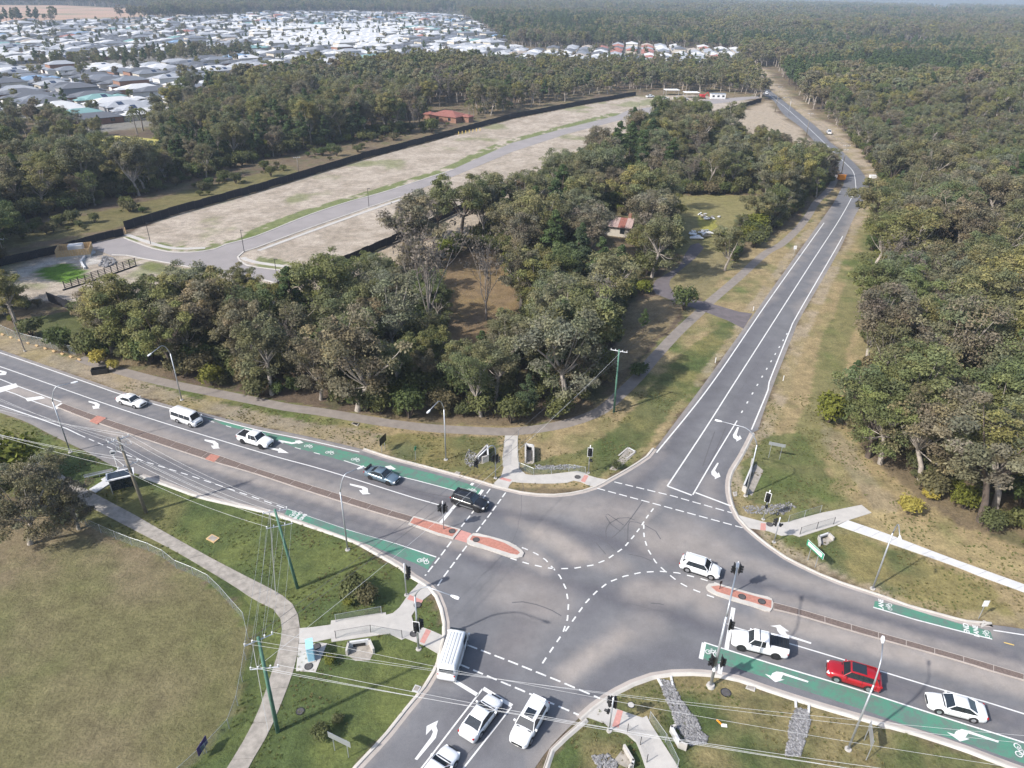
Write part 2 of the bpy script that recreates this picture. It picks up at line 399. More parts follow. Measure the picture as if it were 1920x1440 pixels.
VERGE_N = [(1236, 832), (1320, 720), (1430, 566), (1514, 449), (1560, 385), (1574, 360), (1560, 345), (1530, 385), (1490, 420), (1430, 450), (1370, 490), (1330, 530), (1290, 585), (1230, 650), (1160, 730), (1100, 775), (1030, 792), (960, 800), (800, 795), (600, 765), (400, 728), (260, 700), (190, 688), (100, 655), (0, 622), (-150, 580), (-150, 620), (0, 656), (170, 714), (322, 761), (480, 799), (681, 843), (921, 911), (1120, 914)]
VERGE_E = [(1422, 806), (1487, 628), (1504, 590), (1573, 470), (1598, 415), (1626, 360), (1655, 345), (1670, 375), (1645, 430), (1650, 490), (1672, 550), (1650, 620), (1645, 690), (1620, 745), (1590, 790), (1605, 830), (1665, 885), (1720, 935), (1800, 985), (1920, 1030), (2300, 1140), (2300, 1260), (1920, 1180), (1860, 1172), (1700, 1137), (1440, 1025), (1365, 925), (1371, 882)]
FARVERGE = [(1626, 345), (1610, 315), (1579, 284), (1532, 239), (1488, 204), (1435, 162), (1413, 128), (1432, 126), (1450, 150), (1480, 175), (1530, 215), (1570, 240), (1590, 262), (1622, 300), (1645, 330)]
SUB1 = [(-700, 250), (-200, 240), (60, 222), (180, 250), (290, 236), (330, 190), (470, 172), (600, 150), (760, 140), (880, 132), (960, 118), (985, 100), (940, 75), (905, 52), (860, 30), (780, 26), (600, 24), (480, 26), (420, 31), (200, 39), (0, 46), (-700, 60)]
SUB2 = [(950, 128), (1050, 128), (1200, 130), (1340, 132), (1385, 120), (1398, 98), (1300, 90), (1180, 86), (1050, 92), (960, 96)]
SUB3 = [[(1715, 22), (1775, 20), (1790, 30), (1720, 31)], [(1295, 36), (1340, 31), (1350, 40), (1300, 42)], [(690, 4), (800, 3), (800, 10), (690, 11)], [(250, 3), (335, 1), (335, 8), (250, 9)]]
REDEARTH = [(-700, 44), (0, 44), (190, 40), (300, 32), (280, 18), (120, 10), (-700, 6)]
GREENBELT = [(60, 132), (240, 126), (480, 108), (480, 98), (360, 96), (200, 112), (60, 118)]

# ------------------------------------------------------------ ground sheet
def axis(fine, lim0, lim1, grow):
    out = [0.0]; x = 0.0
    while x < lim1:
        x += fine + max(0, x - lim0) * grow; out.append(x)
    return out
ax = axis(0.75, 75, 14000, 0.045); xs = np.array([-a for a in ax[:0:-1]] + ax)
ys = [-60.0, -20.0, 10.0, 22.0]; y = 26.0
while y < 30000: y += max(0.62, (y - 60) * 0.0085); ys.append(y)
ys = np.array(ys)
X, Y = np.meshgrid(xs, ys)
x = X.ravel(); y = Y.ravel()
jx = (fbm(x, y, .35) - .5) * 2.2 + (fbm(x + 99, y, .07) - .5) * 5 * np.clip(y / 120 - .3, 0, 2)
jy = (fbm(x + 50, y + 9, .35) - .5) * 2.2
px, py = PX(x + jx * .7, y + jy * .7)
pxe, pye = PX(x, y)
front = y > 12
def zone(poly, exact=False): return inpoly(pxe if exact else px, pye if exact else py, poly) & front
n1 = fbm(x, y, .06); n2 = fbm(x + 7, y + 3, .25); n3 = fbm(x + 70, y + 30, .9, 3); n4 = fbm(x, y * 1.0, .015)
def lerp(a, b, t): return np.asarray(a)[None, :] * (1 - t[:, None]) + np.asarray(b)[None, :] * t[:, None]
def S(v, a, b): return np.clip((v - a) / (b - a), 0, 1)
GREEN, DRY, DARKG = (0.092, 0.112, 0.036), (0.225, 0.185, 0.098), (0.062, 0.084, 0.028)
STRAW, DIRT, TAN, LITTER = (0.29, 0.235, 0.12), (0.355, 0.305, 0.25), (0.30, 0.245, 0.18), (0.105, 0.078, 0.055)
col = lerp(LITTER, (0.16, 0.125, 0.075), S(n1, .35, .65))
col = np.where((S(n2, .55, .7) > .5)[:, None], col * .6 + np.array(DARKG) * .4, col)
def setz(mask, c, amount=1.0):
    global col
    c = np.asarray(c) if np.ndim(c) == 2 else np.broadcast_to(np.asarray(c), col.shape)
    col = np.where(mask[:, None], col * (1 - amount) + c * amount, col)
grassy = lerp(GREEN, DRY, S(n2 * .55 + n1 * .45, .42, .66)); grassy = grassy * (0.8 + .4 * n3[:, None])
dryer = lerp(GREEN, (0.25, 0.195, 0.105), S(n2 * .5 + n1 * .5, .30, .52)); dryer = dryer * (0.8 + .4 * n3[:, None])
lush = lerp(DARKG, (0.105, 0.122, 0.038), S(n2, .35, .65)); lush = lerp((0.16, 0.15, 0.055), (0, 0, 0), np.zeros_like(x)) * 0 + lush
lush = lush * (1 - S(n1, .5, .62)[:, None] * .6) + np.array((0.155, 0.135, 0.055)) * (S(n1, .5, .62)[:, None] * .6)
setz(zone(VERGE_N), dryer)
setz(zone(VERGE_E), dryer)
setz(zone(FARVERGE), lerp(TAN, DRY, S(n2, .5, .7)))
# left and bottom verges
SWV = [(-400, 760), (-120, 735), (0, 774), (105, 820), (265, 891), (480, 954), (645, 1006), (787, 1087), (837, 1180), (817, 1262), (672, 1440), (560, 1580), (200, 1600), (345, 1440), (447, 1330), (466, 1195), (440, 1130), (300, 1040), (130, 965), (-60, 900), (-400, 850)]
setz(zone(SWV), lush)
setz(zone([(940, 1600), (1020, 1440), (1097, 1347), (1155, 1300), (1260, 1265), (1347, 1268), (1527, 1323), (1715, 1376), (1902, 1442), (2300, 1600)]), lerp(DARKG, (0.19, 0.155, 0.075), S(n2 * .5 + n1 * .5, .40, .6)))
pad = lerp((0.140, 0.128, 0.060), (0.180, 0.145, 0.088), S(n1, .35, .6)); pad = lerp((0, 0, 0), (0, 0, 0), n1 * 0) + pad * (1 - .35 * S(n2, .5, .68)[:, None]) + np.array((0.10, 0.115, 0.038)) * (.35 * S(n2, .5, .68)[:, None])
setz(zone(PADDOCK), pad * .88)
# long strip of greener grass beside the north road, tan kerb side
dE = linedist(x, y, SM(E_NRr[8:] + E_NE, 4)); dW = linedist(x, y, SM(E_NW[:11], 4)); dN = linedist(x, y, SM(E_NL[:7], 4)); dSE = linedist(x, y, SM(E_SE, 4)); dSW = linedist(x, y, SM(E_SW, 4))
setz(zone(VERGE_N) & (dW < 2.6 + 3 * n1), lerp((0.25, 0.205, 0.16), DRY, S(n2, .3, .7)), .8)
setz(zone(VERGE_E) & (dE < 1.4 + 2.0 * n1), lerp(TAN, DRY, S(n2, .4, .6)), .75)
setz(zone(VERGE_N) & (dN < 1.2 + 1.6 * n1), lerp(TAN, DRY, S(n2, .4, .6)), .65)
sE = zone(VERGE_E)
setz(sE & (abs(dE - 6 - 3 * n1) < 2.5) & (y > 80), GREEN, .55)
setz(sE & (dE > 11) & (y > 80), lerp(STRAW, DRY, n3), .45)
setz(zone([(1430, 820), (1500, 810), (1560, 900), (1500, 960), (1400, 940), (1385, 880)]), lerp(DARKG, GREEN, n3), .75)
setz(zone([(1530, 790), (1600, 830), (1640, 900), (1700, 960), (1640, 960), (1600, 900), (1550, 850)]), (0.235, 0.20, 0.15), .4)
setz(zone([(1640, 950), (1720, 985), (1920, 1050), (2200, 1120), (2200, 1160), (1900, 1080), (1700, 1010), (1600, 975)]), STRAW, .6)
setz(zone([(1480, 1010), (1600, 1000), (1850, 1095), (1900, 1160), (1700, 1125), (1560, 1070)]), lerp(DARKG, (0.17, 0.15, 0.055), S(n2, .4, .6)), .75)
setz(zone([(700, 815), (800, 815), (940, 822), (935, 900), (850, 885), (740, 858)]), lerp(DARKG, (0.14, 0.125, 0.045), S(n2, .4, .65)), .8)
setz(zone([(975, 870), (1080, 850), (1180, 780), (1250, 700), (1330, 620), (1370, 600), (1380, 610), (1300, 720), (1220, 830), (1110, 905), (985, 885)]), lerp(DARKG, (0.13, 0.13, 0.04), S(n2, .45, .7)), .75)
# estate
lots = lerp(DIRT, (0.27, 0.228, 0.18), S(n2, .35, .65)); lots = lots * (1 - .55 * S(n1, .6, .68)[:, None]) + np.array((0.11, 0.14, 0.03)) * (.55 * S(n1, .6, .68)[:, None])
setz(zone(SOUTHSTRIP), lerp(TAN, (0.30, 0.25, 0.19), n2))
setz(zone(LOTS, True), lots)
dR = linedist(x, y, SM([(480, 442), (580, 402), (720, 359), (850, 317), (960, 268), (1155, 215)], 6))
setz(zone(LOTS, True) & (dR < 4.5) & (n2 > .38), (0.10, 0.135, 0.03), .8)
setz(zone([(233, 448), (330, 478), (400, 470), (480, 445), (470, 436), (400, 452), (330, 462), (250, 440)], True) & (n2 > .4), (0.10, 0.13, 0.03), .8)
setz(zone([(480, 505), (590, 520), (600, 508), (520, 485), (480, 480)], True) & (n2 > .35), (0.10, 0.13, 0.03), .75)
setz(zone([(240, 482), (330, 500), (480, 527), (525, 540), (480, 545), (300, 515), (240, 495)], True) & (n2 > .35), (0.11, 0.125, 0.035), .75)
setz(zone([(70, 505), (125, 493), (160, 508), (158, 520), (118, 532), (70, 518)], True), (0.085, 0.16, 0.018))
setz(zone([(10, 515), (110, 480), (170, 478), (200, 490), (160, 500), (125, 491), (70, 502), (50, 525)], True), (0.40, 0.38, 0.35), .85)
setz(zone(CLEARW), (0.075, 0.088, 0.03), .9)
setz(zone(CLEAR1), lerp((0.19, 0.135, 0.055), (0.16, 0.11, 0.075), n2), .9)
setz(zone(CLEAR2), lerp((0.21, 0.185, 0.085), (0.165, 0.155, 0.06), n2), .9)
setz(zone(CLEAR2B), lerp((0.22, 0.185, 0.095), (0.16, 0.14, 0.07), n2), .9)
setz(zone(CLEAR3), lerp((0.24, 0.19, 0.12), (0.15, 0.115, 0.06), n2), .9)
setz(zone([(1310, 405), (1345, 410), (1345, 440), (1320, 440)]), (0.26, 0.25, 0.05), .7)
setz(zone([(0, 470), (230, 425), (480, 350), (560, 320), (540, 310), (300, 370), (0, 440)]), lerp((0.16, 0.135, 0.055), (0.095, 0.095, 0.035), n2), .8)
# far land
setz(zone(SUB1, True), (0.17, 0.16, 0.14))
setz(zone(SUB2, True), (0.18, 0.165, 0.15))
setz(zone(REDEARTH), lerp((0.36, 0.235, 0.17), (0.20, 0.18, 0.11), S(n4, .45, .6)))
farf = (y > 1500) & ~zone(REDEARTH) & ~zone(SUB1)
setz(farf, lerp((0.05, 0.058, 0.032), (0.075, 0.07, 0.042), n4))
# relief: flat near, low wooded hills far away
zz = np.where(y > 2600, S(y, 2600, 9000) ** 1.0 * (40 + 190 * fbm(x, y, .00045, 3)) * S(y, 2600, 6000), 0)
zz = np.where(abs(x) > 2500, zz + S(abs(x), 2500, 8000) * 60, zz)
rw, cl = X.shape
idx = np.arange(rw * cl).reshape(rw, cl)
quads = np.stack([idx[:-1, :-1], idx[:-1, 1:], idx[1:, 1:], idx[1:, :-1]], -1).reshape(-1, 4)
def bigmesh(name, V, Q, tone, mat):
    me = bpy.data.meshes.new(name)
    me.vertices.add(len(V)); me.vertices.foreach_set('co', np.asarray(V, np.float32).ravel())
    k = Q.shape[1]
    me.loops.add(Q.size); me.loops.foreach_set('vertex_index', Q.ravel().astype(np.int32))
    me.polygons.add(len(Q)); me.polygons.foreach_set('loop_start', np.arange(0, Q.size, k, dtype=np.int32)); me.polygons.foreach_set('loop_total', np.full(len(Q), k, np.int32))
    me.update(calc_edges=True)
    if tone is not None:
        a = me.color_attributes.new('tone', 'FLOAT_COLOR', 'POINT')
        a.data.foreach_set('color', np.concatenate([tone, np.ones((len(tone), 1))], 1).astype(np.float32).ravel())
    me.materials.append(mat); me.validate(); return me
tag(link('ground', bigmesh('ground', np.stack([x, y, zz], -1), quads, np.clip(col, 0.005, .9), M_ground)), kind='structure')

# ------------------------------------------------------------ roads
Z_ROAD, Z_PAINT = 0.03, 0.040
road_w = smoothline(GL(E_NW), 1.2)[:-1] + [G(1236, 832)] + smoothline(GL(E_NL), 3.0) + smoothline(GL(E_NRr), 3.0) + smoothline(GL(E_NE), 1.2) + smoothline(GL(E_SE), 1.2) + smoothline(GL(E_SW), 1.2)
def polymesh(outline, step, far=130, farstep=3.0):
    o = np.array([(p.x, p.y) for p in outline]); x0, y0 = o.min(0); x1, y1 = o.max(0)
    pts = []
    for (a, b, s) in ((y0, min(y1, far), step), (far, y1, farstep)):
        if b <= a: continue
        gx, gy = np.meshgrid(np.arange(x0 + s / 2, x1, s), np.arange(a + s / 2, b, s))
        gx = gx + np.random.RandomState(1).uniform(-.15, .15, gx.shape) * s
        gx, gy = gx.ravel(), gy.ravel()
        m = inpoly(gx, gy, [tuple(p) for p in o])
        gx, gy = gx[m], gy[m]
        d = linedist(gx, gy, [tuple(p) for p in o] + [tuple(o[0])]); m = d > s * .4
        pts.append(np.stack([gx[m], gy[m]], -1))
    P = [Vector((float(a), float(b))) for a, b in o] + [Vector((float(a), float(b))) for a, b in np.concatenate(pts)]
    n = len(o)
    v, e, f, *_ = delaunay_2d_cdt(P, [(i, (i + 1) % n) for i in range(n)], [], 0, 1e-5)
    V = np.array([(a.x, a.y) for a in v]); F = np.array([t for t in f])
    c = V[F].mean(1); m = inpoly(c[:, 0], c[:, 1], [tuple(p) for p in o]); F = F[m]
    a = V[F]; cr = (a[:, 1, 0] - a[:, 0, 0]) * (a[:, 2, 1] - a[:, 0, 1]) - (a[:, 1, 1] - a[:, 0, 1]) * (a[:, 2, 0] - a[:, 0, 0])
    F[cr < 0] = F[cr < 0][:, ::-1]
    return V, F
V, F = polymesh(road_w, 0.75)
rx, ry = V[:, 0], V[:, 1]
ASPH = np.array((0.134, 0.134, 0.142)); DUST = np.array((0.290, 0.257, 0.230)); DKW = np.array((0.078, 0.076, 0.090))
dust = np.zeros(len(V)); dark = np.zeros(len(V))
def stroke(arr, pts, wd, amt, soft=1.0):
    d = linedist(rx, ry, SM(pts, 3)) + (fbm(rx, ry, .5) - .5) * wd * .25
    np.maximum(arr, amt * np.exp(-(np.abs(d) / (wd * 1.05)) ** 3), out=arr)
for pts, wd, a in [
    ([(1010, 1000), (1050, 1020), (1085, 1042)], 1.6, .85), ([(960, 975), (1010, 1000)], .9, .45),
    ([(976, 940), (1040, 945), (1110, 950), (1180, 955)], 2.3, .42), ([(1100, 960), (1170, 965)], 2.4, .5), ([(1180, 900), (1240, 850)], 1.0, .25),
    ([(1235, 1015), (1290, 1020), (1335, 1035)], 3.0, .6), ([(1275, 985), (1320, 1010)], 2.2, .4), ([(1385, 1050), (1487, 1085), (1580, 1113), (1700, 1148), (1850, 1180)], 1.3, .55),
    ([(1060, 1267), (1122, 1222), (1172, 1187)], 1.1, .75), ([(1170, 1190), (1215, 1170)], 2.0, .35), ([(970, 1110), (1020, 1130)], 3.2, .5), ([(1000, 1170), (960, 1210)], 2.4, .22),
    ([(1200, 1108), (1260, 1112), (1320, 1108), (1330, 1135)], 1.9, .62), ([(1120, 1050), (1160, 1062)], 1.6, .45),
    ([(122, 772), (250, 828), (385, 871), (480, 900), (605, 937), (720, 972), (850, 1017), (920, 1040)], .9, .75), ([(122, 752), (300, 812), (480, 872), (605, 912), (720, 948), (830, 978)], 1.0, .6),
    ([(985, 1040), (1000, 1050), (1020, 1062)], 1.2, .75), ([(990, 1020), (1010, 1040)], .8, .4),
    ([(1440, 1155), (1550, 1188), (1660, 1217), (1785, 1252), (1920, 1290)], 1.3, .85), ([(1450, 1118), (1615, 1168), (1840, 1234), (2000, 1278)], .9, .6), ([(1385, 1165), (1500, 1200)], 1.2, .4),
    ([(1110, 1328), (1070, 1362), (1010, 1430)], .8, .6), ([(681, 845), (855, 893), (921, 913)], .45, .5), ([(0, 660), (322, 764), (480, 802), (675, 846)], .5, .6), ([(20, 728), (60, 742), (110, 762)], 1.0, .9),
    ([(1238, 836), (1320, 722), (1430, 568), (1514, 451), (1560, 388)], .5, .55), ([(1422, 800), (1487, 628), (1573, 470), (1610, 395)], .6, .55), ([(775, 1082), (645, 1008), (530, 970), (375, 932), (265, 893)], .5, .5),
    ([(180, 860), (265, 888), (375, 922), (500, 948)], 1.5, .35), ([(0, 772), (162, 843)], 1.0, .5), ([(680, 1435), (767, 1332), (822, 1250)], .45, .4),
    ([(1250, 905), (1225, 945), (1200, 985)], .8, .55), ([(1330, 900), (1335, 960)], 1.2, .3), ([(560, 880), (700, 920), (810, 955)], .8, .28)]:
    stroke(dust, pts, wd, a)
for pts, wd, a in [
    ([(560, 868), (740, 915), (880, 952), (1000, 972), (1060, 992), (1135, 1013), (1210, 1035), (1300, 1060), (1480, 1115), (1700, 1175), (1900, 1232)], 1.0, .65),
    ([(500, 905), (700, 980), (850, 1028), (960, 1075), (1110, 1108), (1210, 1137), (1335, 1180), (1480, 1228), (1700, 1292), (1900, 1350)], 1.1, .6),
    ([(0, 700), (250, 790), (480, 865), (620, 900)], .8, .35), ([(0, 745), (250, 848), (480, 915)], 1.2, .4),
    ([(1290, 790), (1210, 890), (1150, 960), (1090, 1030), (1040, 1090), (960, 1200), (880, 1330)], 1.6, .45),
    ([(1440, 640), (1340, 850), (1290, 930)], 1.2, .3), ([(1480, 520), (1400, 640), (1290, 800)], 1.3, .35), ([(1385, 850), (1345, 930), (1400, 1010), (1480, 1065)], 1.0, .3),
    ([(1100, 1330), (1150, 1260), (1250, 1225), (1400, 1260)], 1.3, .4), ([(860, 1330), (790, 1420)], .8, .3), ([(960, 1320), (900, 1420)], .7, .35), ([(1260, 1090), (1150, 1110), (1080, 1160)], .9, .35)]:
    stroke(dark, pts, wd, a)
for k in range(6):
    t = (k + .5) / 6
    for A_, B_, n_ in (([(-100, 640), (480, 825), (880, 935)], [(-100, 680), (480, 862), (850, 985)], 4), ([(-100, 705), (480, 895), (880, 1035)], [(-100, 725), (480, 930), (820, 1050)], 4), ([(1390, 1175), (1600, 1235), (2000, 1355)], [(1360, 1225), (1600, 1290), (2000, 1420)], 4), ([(1400, 1060), (1600, 1112), (2000, 1230)], [(1450, 1120), (1600, 1165), (2000, 1290)], 4)):
        stroke(dark if k % 2 else dust, [(a_[0] * (1 - t) + b_[0] * t, a_[1] * (1 - t) + b_[1] * t) for a_, b_ in zip(A_, B_)], .38, .30 if k % 2 else .13)
rn = fbm(rx, ry, .12)
tone = ASPH[None] * (0.86 + .3 * rn[:, None])
yb = S(ry, 150, 320)[:, None]; tone = tone * (1 - .0 * yb)
tone = tone * (1 - dark[:, None]) + DKW * dark[:, None]
dn = np.clip(dust * (.65 + .7 * (fbm(rx, ry, 1.1)))[:], 0, .92)[:, None]
tone = tone * (1 - dn) + DUST * dn
M2 = simple
road = tag(link('road', bigmesh('road', np.concatenate([V, np.full((len(V), 1), Z_ROAD)], 1), F, tone, M_road)), kind='structure')

def marks(name, mat=None): return MB(), name, mat or M_white
# edge and lane lines
def line(pts, wd=0.15, z=Z_PAINT, name='lane_line', mat=None, dash=None, step=2.0):
    mb = MB(); L = SM(pts, step)
    if dash: dashes(mb, L, wd, z, *dash)
    else: ribbon(mb, L, wd, z)
    return mb.obj(name, mat or M_white, road)
line([(-260, 575), (-120, 624), (0, 661.5), (170, 720), (225, 739), (322, 767), (380, 780), (480, 806), (570, 824), (674, 848)], .16, name='edge_line')
line([(-200, 620), (4, 689), (92, 720), (250, 775), (480, 846), (610, 882), (780, 935), (830, 949)])
line([(-200, 648), (0, 711), (22, 720), (115, 754)])
line([(-200, 665), (0, 729), (50, 748), (100, 766)])
line([(-200, 694), (0, 760), (125, 804), (150, 816)], .17, name='edge_line')
line([(150, 816), (250, 858), (350, 890), (480, 934), (539, 955)], .13, dash=(1.2, .8))
line([(539, 955), (655, 995), (742, 1020), (818, 1045)])
line([(600, 852), (555, 840), (522, 828), (480, 815), (380, 786)], .13, dash=(1.0, 2.2), z=Z_PAINT + .008)
line([(645, 864), (705, 883), (780, 901), (855, 921)], .13, z=Z_PAINT + .008)
line([(855, 946), (826, 981)], .42, name='stop_line'); line([(905, 919), (898, 929)], .4, name='stop_line', z=Z_PAINT + .008); line([(887, 906), (882, 912)], .4, name='stop_line')
XL = [[(919, 917), (887, 960), (865, 988)], [(846, 1016), (823, 1047), (797, 1080)], [(948, 924), (920, 963), (893, 998)], [(875, 1024), (831, 1083), (817, 1104)],
      [(1152, 904), (1260, 930), (1372, 962)], [(1120, 916), (1235, 947), (1392, 990)], [(877, 1210), (960, 1242), (1047, 1277), (1125, 1310)], [(862, 1246), (952, 1284), (960, 1287), (1085, 1341)]]
for pts in XL: line(pts, .17, name='crossing_line', dash=(1.05, .42), step=5)
line([(1252, 912), (1297, 929)], .24, name='stop_line'); line([(1304, 924), (1370, 949)], .24, name='stop_line')
line([(1382, 789), (1340, 858), (1299, 928)], .17)
line([(1251, 912), (1322, 805), (1376, 720), (1440, 620), (1520, 495), (1575, 410), (1602, 360), (1604, 345), (1600, 323), (1586, 307), (1554, 276), (1516, 240), (1479, 207), (1429, 164), (1413, 129)], .19, name='centre_line')
line([(1231, 849), (1334, 720), (1440, 565.5), (1522, 450), (1545, 418)], .2, name='edge_line')
line([(1409, 806), (1440, 731), (1442, 717), (1480, 622), (1497, 587), (1565, 470), (1580, 443)], .2, name='edge_line')
line([(1476, 625), (1449, 672), (1416, 729), (1384, 785)], .2, dash=(.75, 2.6))
line([(847, 1274), (896, 1304)], .38, name='stop_line'); line([(906, 1291), (960, 1324)], .38, name='stop_line')
line([(905, 1292), (850, 1363), (805, 1422), (740, 1505)], .15); line([(959, 1326), (872, 1437), (825, 1500)], .15)
line([(1375, 1140), (1362, 1217)], .42, name='stop_line'); line([(1351.5, 1247), (1349, 1264)], .42, name='stop_line'); line([(1320, 1206), (1314, 1236)], .42, name='stop_line', z=Z_PAINT + .008)
line([(1372, 1175), (1480, 1207), (1590, 1240), (1750, 1289), (1850, 1317), (1920, 1339), (2100, 1396)], .15)
line([(1320, 1205), (1440, 1243), (1590, 1288), (1690, 1320), (1815, 1360), (1920, 1393), (2100, 1452)], .15, z=Z_PAINT + .008)
line([(1637, 1139), (1715, 1162), (1860, 1199)], .15, z=Z_PAINT + .008)
line([(1862, 1182), (1920, 1191), (2050, 1215)], .15, name='edge_line')
line([(1882, 1205), (1920, 1215), (2060, 1255)], .13, dash=(.9, 1.4), mat=M_yellowp)
CV = [[(935, 1013), (984, 1029), (1006, 1039), (1023, 1050), (1039, 1068), (1050, 1081), (1061, 1104), (1066, 1132), (1064, 1161), (1055, 1188), (1025, 1232), (1014, 1249)],
      [(957, 1047), (992, 1058), (1025, 1065), (1042, 1067), (1076, 1066), (1111, 1060), (1137, 1050), (1170, 1027), (1187, 1007), (1200, 990), (1215, 967), (1229, 949)],
      [(1207, 984), (1207, 997), (1208, 1010), (1215, 1031), (1229, 1054), (1240, 1065), (1251, 1075), (1265, 1086), (1278, 1095), (1295, 1104), (1331, 1118), (1352, 1125)],
      [(1060, 1184), (1077, 1160), (1097, 1132), (1107, 1121), (1118, 1110), (1141, 1092), (1170, 1081), (1203, 1073.5), (1238, 1071.6), (1271, 1074.6), (1309, 1084), (1349, 1096)]]
for pts in CV: line(pts, .16, name='guide_line', dash=(.78, .72))
for q in ([(-8, 729), (30, 719), (34, 726), (-2, 737)], [(47, 747), (78, 743), (85, 747), (52, 753)], [(101, 764), (114, 756), (122, 758), (106, 768)]):
    MB().prism(GL(q), Z_PAINT, Z_PAINT + .004).obj('chevron_bar', M_white, road)
# green bicycle lanes
GRN = [[(378, 781), (480, 807), (580, 830), (675, 853), (717, 865), (805, 887), (870, 905), (903, 918), (896, 929), (855, 920), (780, 900), (705, 882), (600, 852), (555, 840), (522, 827), (480, 814), (420, 797)],
       [(539, 955), (655, 995), (742, 1020), (817, 1046), (802, 1068), (780, 1057), (705, 1027), (630, 1000), (575, 980), (533, 965)],
       [(1321, 1206), (1440, 1244), (1590, 1289), (1690, 1321), (1815, 1361), (1920, 1394), (2100, 1452), (2100, 1490), (1920, 1432), (1790, 1387), (1690, 1357), (1615, 1330), (1515, 1297), (1440, 1272), (1380, 1253), (1316, 1235)],
       [(1640, 1127), (1690, 1137), (1765, 1160), (1802, 1171), (1856, 1183), (1862, 1199), (1715, 1162), (1638, 1140)]]
for q in GRN: MB().prism(GL(q), 0, Z_ROAD + .012).obj('green_bicycle_lane', M_greenp, road)
ZP2 = Z_PAINT + .012
ARW = [C4(1300, 1040, [(770, 715), (865, 705), (955, 770), (915, 770), (935, 800), (1180, 882), (1175, 896), (925, 818), (868, 800), (840, 765), (830, 730)], 5.333),
       C4(1300, 1040, [(715, 1195), (775, 1215), (790, 1188), (830, 1172), (890, 1180), (1150, 1268), (1145, 1282), (895, 1205), (875, 1250), (910, 1252), (820, 1278)], 5.333),
       C4(1440, 1080, [(1340, 1172), (1395, 1190), (1410, 1165), (1450, 1150), (1500, 1162), (1730, 1240), (1725, 1252), (1500, 1182), (1478, 1215), (1510, 1225), (1440, 1243)]),
       C4(480, 1080, [(1190, 1375), (1210, 1382), (1350, 1215), (1363, 1160), (1352, 1128), (1367, 1085), (1280, 1128), (1275, 1195), (1318, 1150), (1328, 1172), (1312, 1210)]),
       C4(960, 720, [(1690, 325), (1702, 328), (1684, 385), (1700, 400), (1708, 385), (1722, 412), (1682, 434), (1684, 420), (1660, 405), (1656, 385)]),
       C4(960, 720, [(1540, 592), (1550, 596), (1522, 650), (1540, 676), (1550, 664), (1563, 696), (1520, 716), (1522, 702), (1496, 680), (1494, 660)]),
       C4(480, 720, [(703, 748), (810, 772), (838, 785), (842, 818), (860, 826), (800, 830), (772, 798), (800, 800), (795, 784), (705, 760)]),
       C4(0, 720, [(1535, 417), (1610, 428), (1638, 450), (1640, 478), (1652, 484), (1600, 487), (1582, 464), (1606, 464), (1595, 446), (1535, 428)]),
       C4(0, 720, [(665, 128), (725, 140), (750, 156), (742, 180), (750, 184), (700, 188), (692, 166), (714, 168), (710, 152), (665, 138)]),
       C4(0, 360, [(-60, 1325), (30, 1345), (52, 1352), (45, 1372), (0, 1376), (-10, 1362), (12, 1362), (15, 1354), (-60, 1338)]),
       C4(480, 720, [(80, 472), (170, 490), (178, 480), (245, 520), (165, 516), (168, 504), (80, 482)]),
       C4(480, 720, [(170, 420), (270, 440), (298, 436), (292, 428), (330, 424), (356, 442), (320, 450), (310, 446), (270, 452), (170, 432)]),
       C4(480, 720, [(968, 620), (1010, 613), (1050, 640), (1030, 645), (1000, 640), (975, 630)])]
for q in ARW: MB().prism(GL(q), Z_PAINT, ZP2).obj('turn_arrow', M_white, road)
# bicycle symbols and lane lettering, painted flat
def bike(pxy, ang, s=1.0):
    c = G(*pxy); mb = MB(); ca, sa = math.cos(ang), math.sin(ang)
    def T(u, v): u, v = u * s, v * s; return Vector((c.x + u * ca - v * sa, c.y + u * sa + v * ca))
    for cx in (-.42, .42): ribbon(mb, [T(cx + .27 * math.cos(a), .27 * math.sin(a) - .1) for a in [k * math.pi / 6 for k in range(13)]], .09 * s, ZP2 + .006)
    for a, b in (((-.42, -.1), (-.15, .32)), ((-.15, .32), (.3, .32)), ((.42, -.1), (.28, .5)), ((-.15, .32), (.02, -.1)), ((.02, -.1), (.3, .3)), ((-.42, -.1), (.02, -.1)), ((-.22, .45), (-.05, .45))):
        ribbon(mb, [T(*a), T(*b)], .08 * s, ZP2 + .006)
    mb.obj('bicycle_symbol', M_white, road)
def word(txt, pxy, ang, size):
    cu = bpy.data.curves.new('t', 'FONT'); cu.body = txt; cu.size = size; cu.align_x = 'CENTER'; cu.align_y = 'CENTER'; cu.offset = .02
    o = bpy.data.objects.new('t', cu); COL.objects.link(o)
    me = bpy.data.meshes.new_from_object(o.evaluated_get(bpy.context.evaluated_depsgraph_get())); bpy.data.objects.remove(o)
    me.materials.clear(); me.materials.append(M_white)
    q = link('lane_lettering', me, road); g = G(*pxy); q.location = (g.x, g.y, ZP2 + .006); q.rotation_euler = (0, 0, ang)
angW = math.atan2(*(G(600, 852) - G(500, 828)).yx); angE = math.atan2(*(G(1850, 1190) - G(1650, 1132)).yx)
for p in ((579, 837), (619, 849), (667, 862), (885, 920)): bike(p, angW, .9)
bike((794, 1052), angW, 1.0); bike((550, 964), angW - math.pi / 2, .8); bike((1335, 1224), angE, .9); bike((1911, 1408), angE - math.pi / 2, .95); bike((1667, 1138), angE + math.pi / 2, .72); bike((1849, 1189), angE + math.pi / 2, .72)
word('LANE', (1652, 1134), angE + math.pi / 2, .66); word('END', (1812, 1179), angE + math.pi / 2, .72); word('LANE', (1830, 1184), angE + math.pi / 2, .66)
word('LANE', (558, 967), angW - math.pi / 2, .6); word('END', (568, 970), angW - math.pi / 2, .6)
